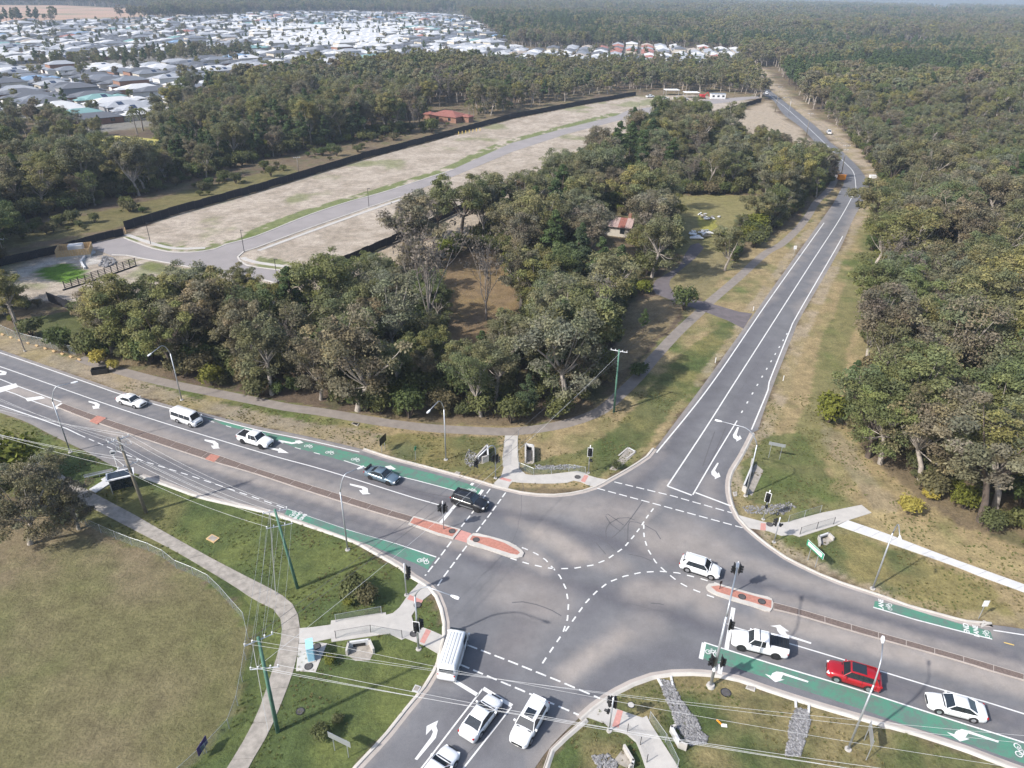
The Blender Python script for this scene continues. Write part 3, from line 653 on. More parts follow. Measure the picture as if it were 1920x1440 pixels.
# skid marks
SK = [C4(1100, 880, [(740, 700), (690, 620), (600, 570), (500, 530), (430, 525), (415, 560), (410, 740)], 5.333), C4(1100, 880, [(200, 700), (190, 620), (230, 540), (320, 490), (420, 485), (480, 510)], 5.333),
      C4(1100, 880, [(190, 460), (210, 448), (300, 510), (370, 560)], 5.333), C4(1100, 880, [(190, 470), (240, 550), (330, 615)], 5.333), C4(1100, 880, [(80, 655), (140, 680), (200, 730), (280, 810)], 5.333), C4(1100, 880, [(200, 730), (330, 620), (450, 480), (570, 310)], 5.333),
      C4(1100, 880, [(90, 730), (130, 780), (190, 850)], 5.333), C4(1100, 880, [(420, 850), (560, 880), (650, 920)], 5.333), C4(960, 1080, [(0, 200), (80, 195), (180, 215), (300, 260), (370, 300)]), C4(960, 1080, [(1040, 205), (1110, 210), (1140, 218)]),
      C4(960, 720, [(1520, 360), (1470, 500), (1430, 620)]), C4(960, 720, [(1600, 330), (1560, 430), (1500, 560), (1470, 610)]), C4(480, 720, [(1000, 730), (1200, 800), (1500, 860)]), C4(480, 720, [(1000, 760), (1250, 830), (1500, 900)])]
CRK = [[(985, 860), (968, 1000), (905, 1080)], [(1350, 800), (1300, 790), (1270, 785)], [(700, 905), (780, 925), (850, 945)], [(1160, 1130), (1260, 1150), (1350, 1185)], [(960, 1290), (905, 1370), (870, 1430)], [(1480, 1222), (1560, 1250), (1700, 1290)], [(500, 925), (620, 965), (760, 1005)], [(1440, 650), (1405, 705), (1360, 770)]]
for q in CRK:
    L = SM(q, 1.0); L = [p + Vector((R.gauss(0, .10), R.gauss(0, .10))) for p in L]; mb = MB(); ribbon(mb, L, .045, Z_ROAD + .003); mb.obj('sealed_crack', M_skid, road)
for q in SK: mb = MB(); ribbon(mb, SM(q, .8), .13, Z_ROAD + .004); mb.obj('skid_mark', M_skid, road)

# kerbs with gutters (outer side of the asphalt)
def kerb(pts, side, gut=.42, parent=None, step=1.2):
    L = SM(pts, step); n = normals(L); P = parent or road
    mb = MB(); ribbon(mb, L, gut, Z_ROAD + .006, a=-side * gut / 2 * .6); mb.obj('gutter', M_gut, P)
    rings = []
    for p, q in zip(L, n):
        a = p + q * side * .05; b = p + q * side * .09; c = p + q * side * .25; d = p + q * side * .45
        r = [(a.x, a.y, 0), (b.x, b.y, .15), (c.x, c.y, .155), (d.x, d.y, 0)]
        rings.append(r if side > 0 else r[::-1])
    MB().loft(rings).obj('kerb', M_kerb, P)
kerb(E_NW[9:-1], 1); kerb(E_NE[:18] + [(1838, 1172), (1850, 1169)], 1); kerb(E_SE[1:18], 1); kerb([(1097, 1347), (1060, 1378), (1032, 1405), (1020, 1440), (1000, 1490)], 1, .1); kerb(E_SW[:27], 1)

# medians
def band(top, bot, n):
    A = SM(top, 1); B = SM(bot, 1); la, lb = length(A), length(B)
    f = lambda L, l, t: (cut(L, 0, max(1e-3, t * l)) or [L[0]])[-1]
    return [(f(A, la, k / n), f(B, lb, k / n)) for k in range(n + 1)]
def median(name, top, bot, n, segs):
    bd = band(top, bot, segs * n)
    o = empty(name); tag(o, kind='structure')
    outer = [a + (a - b).normalized() * .10 for a, b in bd] + [b - (a - b).normalized() * .10 for a, b in bd][::-1]
    MB().prism(outer, 0, .15).obj('concrete_edge', M_gut, o)
    for s in range(segs):
        q = bd[s * n:(s + 1) * n + 1]; g = .035 / max(.5, (q[0][0] - q[-1][0]).length)
        q = [(q[0][0].lerp(q[1][0], g * n), q[0][1].lerp(q[1][1], g * n))] + q[1:-1] + [(q[-1][0].lerp(q[-2][0], g * n), q[-1][1].lerp(q[-2][1], g * n))]
        MB().prism([a for a, b in q] + [b for a, b in q][::-1], .14, .165).obj('infill_panel', M_mulch, o)
    return o
mw = median('median', [(118, 758), (180, 781), (262, 808), (410, 856), (480, 880), (605, 919), (720, 955), (775, 971)], [(108, 764), (175, 790), (250, 816), (385, 861), (480, 889), (580, 922), (705, 961), (767, 979)], 3, 21)
me_ = median('median', [(1450, 1132), (1500, 1145), (1615, 1179), (1720, 1209), (1840, 1243), (1920, 1267), (2100, 1320)], [(1450, 1143), (1497, 1154), (1612, 1188), (1785, 1236), (1870, 1262), (1920, 1276), (2100, 1330)], 3, 12)
for q in ([(183, 781), (200, 785), (183, 797), (168, 791)], [(396, 853), (413, 857), (402, 868), (385, 862)]):
    MB().prism(GL(q), .12, .175).obj('red_paving', M_redisl, mw)
def island(outer, inner, P):
    MB().prism(smoothline(GL(outer), .5, True), 0, .16).obj('island_kerb', M_kerb, P)
    MB().prism(GL(inner), .1, .172).obj('red_paving', M_redisl, P)
isl = tag(empty('traffic_island'), kind='structure')
MB().prism(GL([(775, 969), (820, 981), (864, 994), (850, 1012), (820, 1004), (766, 984)]), 0, .16).obj('island_kerb', M_kerb, isl)
MB().prism(GL([(776, 972), (820, 984), (859, 995), (848, 1008), (820, 1000), (769, 982)]), .1, .172).obj('red_paving', M_redisl, isl)
MB().prism(GL([(863, 994), (884, 1001), (875, 1018), (852, 1011)]), 0, .06).obj('crossing_gap', M_redp, isl)
island(C4(820, 860, [(430, 905), (560, 925), (700, 960), (860, 1010), (980, 1080), (1040, 1140), (1020, 1188), (950, 1205), (860, 1190), (600, 1100), (355, 1020)], 6.4), C4(820, 860, [(420, 935), (620, 962), (800, 1020), (960, 1110), (990, 1140), (960, 1165), (880, 1150), (600, 1060), (390, 985)], 6.4), isl)
isl2 = tag(empty('traffic_island'), kind='structure')
island(C4(1300, 1040, [(125, 330), (150, 300), (220, 293), (350, 328), (600, 398), (782, 450), (765, 577), (600, 527), (400, 470), (200, 400), (140, 365)], 5.333), C4(1300, 1040, [(175, 330), (250, 318), (400, 362), (600, 420), (780, 468), (775, 545), (600, 490), (420, 438), (230, 378)], 5.333), isl2)

# ------------------------------------------------------------ footpaths
def slabpath(name, Lp, Rp, slab, mat, z=.05, gap=.03, label=None):
    root = tag(empty(name), kind='structure')
    T = max(length(GLl := SM(Lp, 1)), length(SM(Rp, 1))); n = max(1, int(T / slab)); sub = 2
    bd = band(Lp, Rp, n * sub)
    for s in range(n):
        q = bd[s * sub:(s + 1) * sub + 1]; g = gap / slab * sub
        q = [(q[0][0], q[0][1])] + q[1:-1] + [(q[-1][0].lerp(q[-2][0], g), q[-1][1].lerp(q[-2][1], g))]
        MB().prism([a for a, b in q] + [b for a, b in q][::-1], 0, z + R.uniform(-.006, .006)).obj('slab', mat, root)
    return root
slabpath('footpath', P1L, P1R, 3.4, M_concold)
slabpath('footpath', [(1590, 976), (1665, 1002), (1765, 1040), (1875, 1080), (1920, 1096), (2080, 1155)], [(1570, 986), (1690, 1027), (1790, 1062), (1835, 1080), (1920, 1111), (2060, 1165)], 1.75, M_concnew)
fp = tag(empty('footpath'), kind='structure')
mb = MB(); ribbon(mb, SM(PATHC, 2), 2.1, .012); mb.obj('asphalt_strip', M_pathasp, fp)
drv = tag(MB().prism(GL(DRIVE), 0, .02).obj('driveway', M_driveway), kind='structure')
def flat(name, poly, mat, z=.05, parent=None, z0=0): return MB().prism(GL(poly), z0, z).obj(name, mat, parent)
SWP = C4(560, 1040, [(8, 830), (150, 820), (360, 790), (365, 745), (980, 650), (985, 680), (1060, 660), (1130, 600), (1180, 530), (1240, 440), (1310, 370), (1375, 290), (1450, 330), (1510, 425), (1400, 510), (1330, 600), (1270, 690), (1290, 760), (1400, 822), (1480, 850), (1640, 922), (1605, 1110), (1590, 1130), (1400, 1020), (1200, 940), (1160, 960), (1020, 890), (370, 985), (365, 945), (170, 985), (5, 1000)], 6)
swf = tag(empty('footpath'), kind='structure')
flat('concrete_slab', SWP, M_conc, .055, swf)
flat('concrete_slab', C4(560, 1040, [(0, 1005), (320, 1000), (275, 1110), (190, 1325), (-30, 1310)], 6), M_conc, .05, swf)
flat('tactile_strip', C4(560, 1040, [(1250, 455), (1400, 520), (1375, 555), (1220, 505)], 6), M_redp, .062, swf, .05)
flat('tactile_strip', C4(560, 1040, [(1435, 840), (1490, 862), (1415, 1005), (1362, 985)], 6), M_redp, .062, swf, .05)
NP = C4(820, 860, [(780, 0), (795, 110), (765, 210), (660, 315), (655, 345), (840, 374), (865, 320), (900, 280), (1000, 290), (1200, 300), (1400, 300), (1560, 290), (1640, 265), (1720, 280), (1840, 335), (1930, 330), (2080, 262), (1920, 235), (1820, 205), (1780, 175), (1680, 150), (1560, 165), (1350, 190), (1150, 200), (1060, 190), (985, 120), (970, 0), (965, -275), (812, -275)], 6.4)
npf = tag(empty('footpath'), kind='structure')
flat('concrete_slab', NP, M_conc, .055, npf)
flat('tactile_strip', C4(820, 860, [(780, 228), (895, 258), (870, 280), (745, 248)], 6.4), M_redp, .062, npf, .05)
flat('tactile_strip', C4(820, 860, [(1765, 198), (1815, 208), (1770, 290), (1720, 275)], 6.4), M_redp, .062, npf, .05)
nef = tag(empty('footpath'), kind='structure')
flat('concrete_slab', [(1384, 966), (1405, 972), (1440, 981), (1472, 980), (1540, 962), (1615, 947), (1634, 962), (1590, 976), (1566, 986), (1499, 1007), (1487, 1003), (1465, 1005), (1440, 996), (1400, 990)], M_conc, .055, nef)
flat('tactile_strip', C4(1100, 880, [(1740, 540), (1790, 545), (1790, 615), (1735, 610)], 5.333), M_redp, .062, nef, .05)
sef = tag(empty('footpath'), kind='structure')
flat('concrete_slab', C4(960, 1080, [(660, 955), (700, 935), (790, 1000), (900, 1040), (980, 1065), (1010, 1050), (1040, 1110), (1250, 1440), (1300, 1560), (1010, 1560), (1000, 1440), (960, 1320), (930, 1250), (860, 1190), (740, 1150), (700, 1110), (560, 1060)]), M_conc, .055, sef)
flat('tactile_strip', C4(960, 1080, [(790, 1005), (832, 1015), (800, 1140), (750, 1130)]), M_redp, .062, sef, .05)
# estate road and its kerbs
er = tag(flat('estate_road', ESTROAD, simple('estate_asphalt', (0.235, 0.215, 0.21), .95, var=.15, scale=.15), .03), kind='structure')
def strip(pts, wd, mat, z, parent, name, z0=0):
    mb = MB(); L = SM(pts, 2); n = normals(L)
    rings = []
    for p, q in zip(L, n):
        a, b = p + q * wd / 2, p - q * wd / 2; rings.append([(a.x, a.y, z0), (a.x, a.y, z), (b.x, b.y, z), (b.x, b.y, z0)])
    mb.loft(rings); return mb.obj(name, mat, parent)
for pts in ([(232, 446), (250, 453), (287, 466), (325, 473), (362, 473), (400, 468), (425, 458), (480, 443), (580, 403), (655, 378), (720, 360), (850, 318)], [(752, 369), (680, 393), (580, 428), (480, 465), (457, 472), (446, 482), (457, 494), (480, 501), (590, 514)], [(527, 534), (480, 522), (400, 509), (325, 495), (262, 484), (237, 479), (210, 478)]):
    strip(pts, .4, M_kerb, .12, er, 'kerb')
strip([(237, 440), (290, 458), (330, 466), (385, 465)], 1.3, M_conc, .06, er, 'footpath_strip'); strip([(455, 483), (480, 492), (590, 507)], 1.3, M_conc, .06, er, 'footpath_strip')
strip([(752, 374), (680, 399), (580, 435), (485, 470)], 1.2, M_conc, .06, er, 'footpath_strip')
# ------------------------------------------------------------ vehicles
def ringof(x, hw, zb, zs, zt, crown=.03, tw=.78):
    h = [(0, zb), (hw * .86, zb), (hw * .985, zb + .10), (hw, zs), (hw * .97, zt - .10), (hw * tw, zt), (hw * .35, zt + crown * .8), (0, zt + crown)]
    return [(x, -a, b) for a, b in h[:-1]] + [(x, a, b) for a, b in h[::-1][:-1]]
def car(cat, label, rear, front, kind, paintm, group=None, z=.7, rim=None, roof=None, trim=None, bars=False):
    a, b = G(*rear, z), G(*front, z); c = (a + b) / 2; d = (b - a).normalized()
    root = empty(cat.replace(' ', '_'), (c.x, c.y, Z_ROAD), math.atan2(d.y, d.x), label, cat, group)
    K = {'sedan': dict(L=4.8, W=1.82, H=1.45, wb=2.78, r=.325, belt=.93, gc=.17, A=.98, B=.28, C=-.80, D=-1.80, hood=(.90, .80, .62), boot=1.02),
         'hatch': dict(L=4.45, W=1.83, H=1.62, wb=2.65, r=.35, belt=1.03, gc=.2, A=1.02, B=.42, C=-1.55, D=-2.02, hood=(1.02, .93, .72), boot=1.05),
         'suv': dict(L=4.75, W=1.88, H=1.72, wb=2.78, r=.37, belt=1.08, gc=.22, A=1.0, B=.42, C=-1.75, D=-2.17, hood=(1.08, 1.0, .80), boot=1.1),
         'ute': dict(L=5.35, W=1.88, H=1.82, wb=3.22, r=.40, belt=1.13, gc=.28, A=1.15, B=.62, C=-.72, D=-.95, hood=(1.15, 1.07, .88), boot=1.12),
         'van': dict(L=4.9, W=1.80, H=2.02, wb=2.6, r=.335, belt=1.15, gc=.2, A=2.05, B=1.45, C=-2.3, D=-2.4, hood=(1.12, 1.0, .8), boot=1.15),
         'longvan': dict(L=5.35, W=1.88, H=2.28, wb=3.1, r=.345, belt=1.2, gc=.2, A=2.25, B=1.65, C=-2.52, D=-2.62, hood=(1.15, 1.0, .8), boot=1.2)}[kind]
    L, W, H, belt, gc = K['L'] / 2, K['W'] / 2, K['H'], K['belt'], K['gc']
    van = kind in ('van', 'longvan')
    fx = K['wb'] / 2 + (.05 if not van else -.02 + .2); rx_ = fx - K['wb']
    # lower body
    bt, hd = K['boot'], K['hood']
    st = [(-L, W * .80, gc + .16, .55, bt - .14), (-L + .06, W * .90, gc + .06, .55, bt - .05), (-L + .3, W * .97, gc, .6, bt), (K['D'], W, gc, .62, max(bt, belt) - (.0 if kind != 'sedan' else 0)), (K['C'], W, gc, .62, belt + .02), (0, W, gc, .62, belt), (K['A'] - .1, W, gc, .62, belt), (K['A'] + .12, W * .99, gc, .62, hd[0]), (K['A'] * .45 + L * .55, W * .97, gc, .6, hd[1] + .03), (L - .28, W * .92, gc + .02, .56, hd[1] - .05), (L - .08, W * .82, gc + .06, .5, hd[2]), (L, W * .70, gc + .12, .45, hd[2] - .14)]
    st = sorted(st, key=lambda s: s[0])
    bd = MB().loft([ringof(*s) for s in st]).obj('body', paintm, root, True)
    # greenhouse
    wb_, wr = W * .93, W * (.90 if van else .74)
    zr = H - .05
    def gh(x, z, hwid): return [(x, -hwid, z), (x, hwid, z)]
    Aq, Bq, Cq, Dq = K['A'], K['B'], K['C'], K['D']
    m = MB(); zb = belt - .02
    A0, A1 = (Aq, -wb_, zb), (Aq, wb_, zb); B0, B1 = (Bq, -wr, zr), (Bq, wr, zr); C0, C1 = (Cq, -wr, zr), (Cq, wr, zr); D0, D1 = (Dq, -wb_ * .97, zb), (Dq, wb_ * .97, zb)
    if van:
        mb = MB(); rr = []
        for x_, hz, hw in ((Dq, H - .10, W * .88), (Cq + .12, H, W * .92), (0, H + .01, W * .93), (Bq - .15, H, W * .92), (Bq + .05, H - .05, W * .90), (Aq, belt, W * .92)):
            top = hz
            h = [(W * .985, belt - .08), (hw * 1.0, (belt + top) / 2 if top > belt + .1 else belt - .04), (hw * .96, top - .12 if top > belt + .1 else belt - .02), (hw * .80, top), (0, top + .04)]
            rr.append([(x_, -a, b) for a, b in h] + [(x_, a, b) for a, b in h[::-1][1:]])
        mb.loft(rr).obj('cabin', paintm, root, True)
        q = W * .985
        def wpanel(x0, x1, nm='side_window'):
            for s in (-1, 1):
                z0, z1 = belt + .02, H - .30
                y0, y1 = s * (W * .975), s * (W * .935)
                v = [(x0, y0, z0), (x1, y0, z0), (x1, y1, z1), (x0, y1, z1)]
                MB().add(v + [(a_, b_ - s * .03, c_) for a_, b_, c_ in v], [(0, 1, 2, 3), (7, 6, 5, 4), (0, 4, 5, 1), (1, 5, 6, 2), (2, 6, 7, 3), (3, 7, 4, 0)]).obj(nm, M_glass, root)
        wpanel(Bq - .95, Bq + .12)
        if kind == 'van': wpanel(-.55, Bq - 1.02); wpanel(-2.15, -.62)
        n_ = Vector((H - belt, 0, Aq - Bq)).normalized() * .02
        MB().quad(*[tuple(Vector(p) + n_) for p in ((Aq - .02, -W * .84, belt + .03), (Aq - .02, W * .84, belt + .03), (Bq + .12, W * .74, H - .13), (Bq + .12, -W * .74, H - .13))]).obj('windscreen', M_glass, root)
        MB().box((Dq - .03, 0, belt + .38), (.05, W * 1.45, .42)).obj('rear_window', M_glass, root)
        if kind == 'longvan':
            for k in range(-4, 5): MB().box((-.55, k * .16, H + .055 - abs(k) * .012), (3.7, .05, .05)).obj('roof_rib', M_psil if k % 2 else paintm, root)
            MB().box((Bq + .1, 0, H + .02), (.16, W * 1.5, .07)).obj('wind_deflector', M_glass, root)
    else:
        gl = MB()
        gl.add([A0, A1, B0, B1, C0, C1, D0, D1], [(0, 1, 3, 2), (2, 3, 5, 4), (4, 5, 7, 6), (0, 2, 4, 6), (1, 7, 5, 3)])
        gl.obj('window_glass', M_glass, root)
        rf = MB(); rr = []
        for t in (0, .12, .5, .88, 1.0):
            x_ = Bq + .06 + (Cq - .06 - Bq - .06) * t; e = 0 if 0 < t < 1 else .045
            hw = wr * (1.0 if 0 < t < 1 else .97)
            rr.append([(x_, -hw - .015, zr - .035 - e * .3), (x_, -hw * .93, zr + .03 - e), (x_, 0, zr + .06 - e), (x_, hw * .93, zr + .03 - e), (x_, hw + .015, zr - .035 - e * .3), (x_, 0, zr - .05)])
        rf.loft(rr[::-1]).obj('roof', roof or paintm, root, True)
        pw = .035
        for s in (0, 1):
            A_, B_, C_, D_ = (A0, B0, C0, D0) if s == 0 else (A1, B1, C1, D1)
            MB().tube([A_, B_], pw, 5).obj('front_pillar', paintm, root)
            MB().tube([B_, C_], .035, 5).obj('roof_rail', trim or paintm, root)
            if kind == 'sedan':
                MB().tube([C_, ((C_[0] + D_[0]) / 2, (C_[1] + D_[1]) / 2 * 1.0, (C_[2] + D_[2]) / 2), (D_[0] - .05, D_[1], D_[2])], [.05, .07, .09], 5).obj('rear_pillar', paintm, root)
            else:
                sg = -1 if s == 0 else 1; yv = D_[1]
                MB().add([(D_[0] + .02, D_[1] + sg * .015, zb), (D_[0] + .45, D_[1] + sg * .02, zb), (C_[0] + .25, C_[1] + sg * .015, zr), (C_[0], C_[1] + sg * .015, zr),
                          (D_[0] - .02, D_[1] - sg * .10, zb), (C_[0] - .02, C_[1] - sg * .10, zr)], [(0, 1, 2, 3), (0, 3, 5, 4), (3, 2, 1, 0)]).obj('rear_pillar', paintm, root)
                mx = (Bq + Cq) / 2 - .25
            mx = (Bq + Cq) / 2 + .02
            MB().tube([(mx - .02, A_[1], zb), (mx - .08, B_[1], zr)], .03, 4).obj('door_pillar', M_black if kind != 'ute' else paintm, root)
        if kind == 'ute':
            tz = 1.13
            t0, t1 = -L + .08, Dq - .1
            MB().box(((t0 + t1) / 2, 0, tz + .01), (t1 - t0, W * 1.72, .04)).obj('tray_floor', M_black, root)
            for s in (-1, 1): MB().box(((t0 + t1) / 2, s * W * .90, tz + .05), (t1 - t0, .09, .12)).obj('tray_side', paintm, root)
            MB().box((t0, 0, tz + .05), (.08, W * 1.85, .12)).obj('tailgate', paintm, root)
    if kind == 'suv' or kind == 'hatch':
        MB().box((Cq - .12, 0, zr + .02), (.3, wr * 1.85, .05)).obj('spoiler', paintm, root)
    # wheels
    for x_ in (fx, rx_):
        for s in (-1, 1):
            r_ = K['r']
            MB().tube([(x_, s * (W - .30), r_), (x_, s * (W + .004), r_)], r_ + .075, 16).obj('wheel_arch', M_black if trim is None else M_black, root)
            t = MB().tube([(x_, s * (W - .24), r_), (x_, s * (W - .02), r_), (x_, s * (W + .02), r_)], [r_, r_, r_ * .9], 18).obj('wheel', M_tyre, root)
            rm = MB(); rm.tube([(x_, s * (W - .05), r_), (x_, s * (W + .028), r_)], [r_ * .66, r_ * .62], 14)
            for k in range(5):
                an = k * 2 * math.pi / 5
                rm.box((x_ + math.cos(an) * r_ * .32, s * (W + .033), r_ + math.sin(an) * r_ * .32), (.05, .02, .05))
            rm.obj('rim', rim or M_rim, t)
    if not van:
        for s in (-1, 1):
            for x_ in ((Aq - .28, (Bq + Cq) / 2, Cq - .12) if kind != 'ute' else (Aq - .28, (Bq + Cq) / 2, Dq + .02)): MB().box((x_, s * (W + .0), (belt + gc) / 2 + .12), (.022, .02, belt - gc - .32)).obj('door_gap', M_black, root)
            MB().box((0, s * W * .985, gc + .04), (K['wb'] - .8, .06, .12)).obj('sill', M_black, root)
        MB().box((Aq + .10, 0, belt + .005), (.10, W * 1.5, .03)).obj('wiper_cowl', M_black, root)
    else:
        for s in (-1, 1):
            for x_ in (Bq + .25, Bq - .98): MB().box((x_, s * (W + .0), belt * .65), (.025, .02, .9)).obj('door_gap', M_black, root)
    for s in (-1, 1):
        MB().box((L - .17, s * W * .66, hd[2] - .02), (.30, .34, .12), s * -.45, .8).obj('headlight', M_lamp, root)
        MB().box((-L + .09, s * W * .72, bt - .17), (.14, .38, .14), s * .25).obj('tail_light', M_tail, root)
        if not van: MB().box((Aq - .22, s * (W + .10), belt + .08), (.14, .20, .13)).obj('mirror', paintm, root)
        else: MB().box((Aq - .05, s * (W + .10), belt + .12), (.12, .18, .2)).obj('mirror', paintm, root)
    MB().box((L - .0, 0, .55), (.06, W * 1.1, .22)).obj('grille', M_black, root)
    MB().box((L + .015, 0, .42), (.03, .38, .11)).obj('number_plate', M_plate, root); MB().box((-L - .01, 0, .75), (.03, .38, .11)).obj('number_plate', M_plate, root)
    if trim: 
        for s in (-1, 1): MB().box((0, s * (W + .01), gc + .16), (K['wb'] - .9, .05, .09)).obj('side_skirt', trim, root)
    return root, K
car('sedan car', 'white sedan driving east beside the kerb, farthest left of the cars', (223, 744), (270, 757), 'sedan', M_pw)
car('minibus', 'white minibus with dark side windows entering the green bicycle lane', (326, 773), (374, 789), 'van', M_pw, z=1.0)
car('pickup truck', 'white double cab pickup with open black tray beside the green lane', (450, 815), (508, 832), 'ute', M_pw, rim=M_drim)
r, K = car('sedan car', 'blue-grey sedan with large black rear spoiler on the west road', (689, 881), (745, 899), 'sedan', M_pb, rim=M_drim)
MB().box((-2.22, 0, 1.22), (.28, 1.5, .04)).obj('rear_wing', M_black, r); MB().box((-2.12, 0, 1.045), (.36, 1.3, .02)).obj('boot_lid', M_pb, r)
for s in (-.6, .6): MB().box((-2.2, s, 1.12), (.12, .04, .2)).obj('wing_stay', M_black, r)
r, K = car('suv car', 'black wagon with silver trim crossing the dashed pedestrian lines', (853, 930), (909, 948), 'suv', M_pk, trim=M_psil, rim=M_drim)
car('suv car', 'white hatchback wagon driving east past the median nose in the junction', (1279, 1051), (1349, 1073), 'hatch', M_pw)
r, K = car('pickup truck', 'white service body pickup with black roller cover waiting at the stop line', (1477, 1219), (1372, 1194), 'ute', M_pw, rim=M_drim)
MB().box((-1.78, 0, 1.30), (1.72, 1.84, .42)).obj('service_body', M_pw, r); MB().box((-1.78, 0, 1.53), (1.70, 1.30, .05)).obj('roller_cover', M_black, r)
for k in range(7): MB().box((-1.1 - k * .23, 0, 1.57), (.05, 1.28, .03)).obj('cover_rib', M_glass, r)
MB().box((.15, 0, 1.87), (.05, 1.5, .05)).obj('roof_bar', M_black, r)
car('suv car', 'red wagon with black glass roof in the east road lane', (1646, 1279), (1556, 1252), 'suv', M_pr, roof=None)
for o in bpy.data.objects:
    if o.name.startswith('roof') and o.parent and o.parent.get('label', '').startswith('red wagon') and o.data.name.startswith('roof') and not o.name.startswith('roof_rail'):
        MB().box((-.28, 0, 1.735), (1.25, 1.15, .02)).obj('glass_roof', M_glass, o.parent); break
car('sedan car', 'white sedan behind the red wagon in the east road lane', (1849, 1337), (1737, 1309), 'sedan', M_pw)
r, K = car('van', 'white cargo van with ribbed roof turning beside the southwest kerb', (838, 1262), (861, 1188), 'longvan', M_pw, z=1.0)
car('sedan car', 'white sedan waiting behind the south stop line in the middle lane', (877, 1376), (927, 1310), 'sedan', M_pw)
r, K = car('suv car', 'white wagon with open sunroof driving south toward the frame bottom', (1010, 1322), (974, 1385), 'suv', M_pw)
MB().box((-.1, 0, 1.735), (.9, .85, .02)).obj('sunroof', M_glass, r)
car('sedan car', 'white sedan cut by the frame bottom in the south road queue', (795, 1476), (840, 1416), 'sedan', M_pw)
r, K = car('pickup truck', 'white pickup parked on the dirt shoulder of the far north road', (1558, 252), (1551, 244), 'ute', M_pw)
car('hatchback car', 'pale blue car farthest up the north road', (1415, 158), (1411, 149), 'hatch', M_pb)
car('hatchback car', 'dark car on the far north road between poles', (1420, 155), (1426, 163), 'hatch', M_pk)
car('hatchback car', 'white car on the far north road nearest the black fence end', (1434, 170), (1441, 179), 'hatch', M_pw)
for p, lb in (((1219, 181), 'white car parked at the far left of the estate end'), ((1247, 184), 'white car parked under the left white canopy'), ((1268, 184), 'white car parked left of the right white canopy'), ((1284, 185), 'white car parked right beside the right canopy'),):
    car('parked car', lb, (p[0] - 6, p[1]), (p[0] + 6, p[1] - .5), 'ute' if p[0] < 1230 else 'sedan', M_pw)

# ------------------------------------------------------------ poles, lamps, signals
def bez(a, b, c, n=8): return [a * (1 - t) ** 2 + b * 2 * t * (1 - t) + c * t * t for t in [k / n for k in range(n + 1)]]
def streetlight(base, head, label, h=10.2, group='street lights along the roads', r=.10, cat='street light', straight=.80):
    g = GZ(*base); hd = GZ(head[0], head[1], h)
    root = empty('street_light', g, 0, label, cat, group)
    e = hd - g
    a = Vector((0, 0, h * straight)); k = Vector((e.x * .18, e.y * .18, h * 1.015)); b = Vector((e.x * .5, e.y * .5, h + .0))
    MB().tube([(0, 0, 0), a], [r, r * .75], 8).obj('pole', M_galv, root, True)
    MB().tube(bez(a, k, b) + [Vector((e.x, e.y, h))], [r * .75, r * .7, r * .68, r * .62, r * .6, r * .57, r * .55, r * .52, r * .5, r * .45], 8).obj('outreach_arm', M_galv, root, True)
    an = math.atan2(e.y, e.x)
    MB().loft([[(x_ * math.cos(an) - s_ * y_ * math.sin(an) + e.x, x_ * math.sin(an) + s_ * y_ * math.cos(an) + e.y, h + z_) for s_, y_, z_ in ((-1, .09 * q, -.05), (1, .09 * q, -.05), (1, .07 * q, .06), (-1, .07 * q, .06))] for x_, q in ((-.1, .6), (.15, 1.4), (.5, 1.9), (.75, 1.2))]).obj('lamp_head', M_signwhite, root)
    MB().tube([(0, 0, -.02), (0, 0, .10)], [.30, .28], 10).obj('base', M_conc, root)
    return root
streetlight((132, 848), (134, 718), 'street light beside the left end of the median')
streetlight((341, 750), (283, 663), 'street light on the wood side behind the white minibus')
streetlight((836, 862), (806, 769), 'street light in front of the wood near the culvert')
streetlight((652, 1031), (671, 879), 'street light at the edge of the southwest green lane', 10.5)
streetlight((1636, 1104), (1687, 1005), 'street light standing beside the new white footpath', 10.0)
streetlight((1590, 1405), (1655, 1205), 'street light whose arm crosses the red wagon', 10.5)
streetlight((1398, 930), (1352, 790), 'street light reaching over the north road turn lane', 10.0)
_r = empty('pole', GZ(47, 659), 0, 'slim bare grey pole among the left roadside gums', 'pole'); MB().tube([(0, 0, 0), (-.2, 0, 8.6)], [.10, .07], 6).obj('shaft', M_dead, _r); MB().tube([(0, 0, 0), (0, 0, .2)], .2, 8).obj('base', M_conc, _r)
streetlight((1478, 217), (1471, 183), 'distant street light on the far north road', 9.5)
for bp_, tp_ in (((283, 458), (277, 427)), ((458, 472), (454, 441)), ((521, 530), (516, 498)), ((692, 388), (690, 362)), ((1197, 216), (1198, 196)), ((1265, 204), (1266, 186))):
    g = GZ(*bp_); root = empty('estate_lamp', g, 0, None, 'street light', 'black lamp posts of the empty estate')
    root['label'] = {283: 'black lamp post at the leftmost estate road bend', 458: 'black lamp post on the small corner of the estate junction', 521: 'black lamp post beside the black fence', 692: 'black lamp post halfway up the estate road', 1197: 'black lamp post at the left of the far estate road', 1265: 'black lamp post at the right of the far estate road'}[bp_[0]]
    MB().tube([(0, 0, 0), (0, 0, 5.4)], [.08, .055], 6).obj('pole', M_black, root); MB().box((.3, 0, 5.4), (.8, .2, .1)).obj('lamp_head', M_black, root)
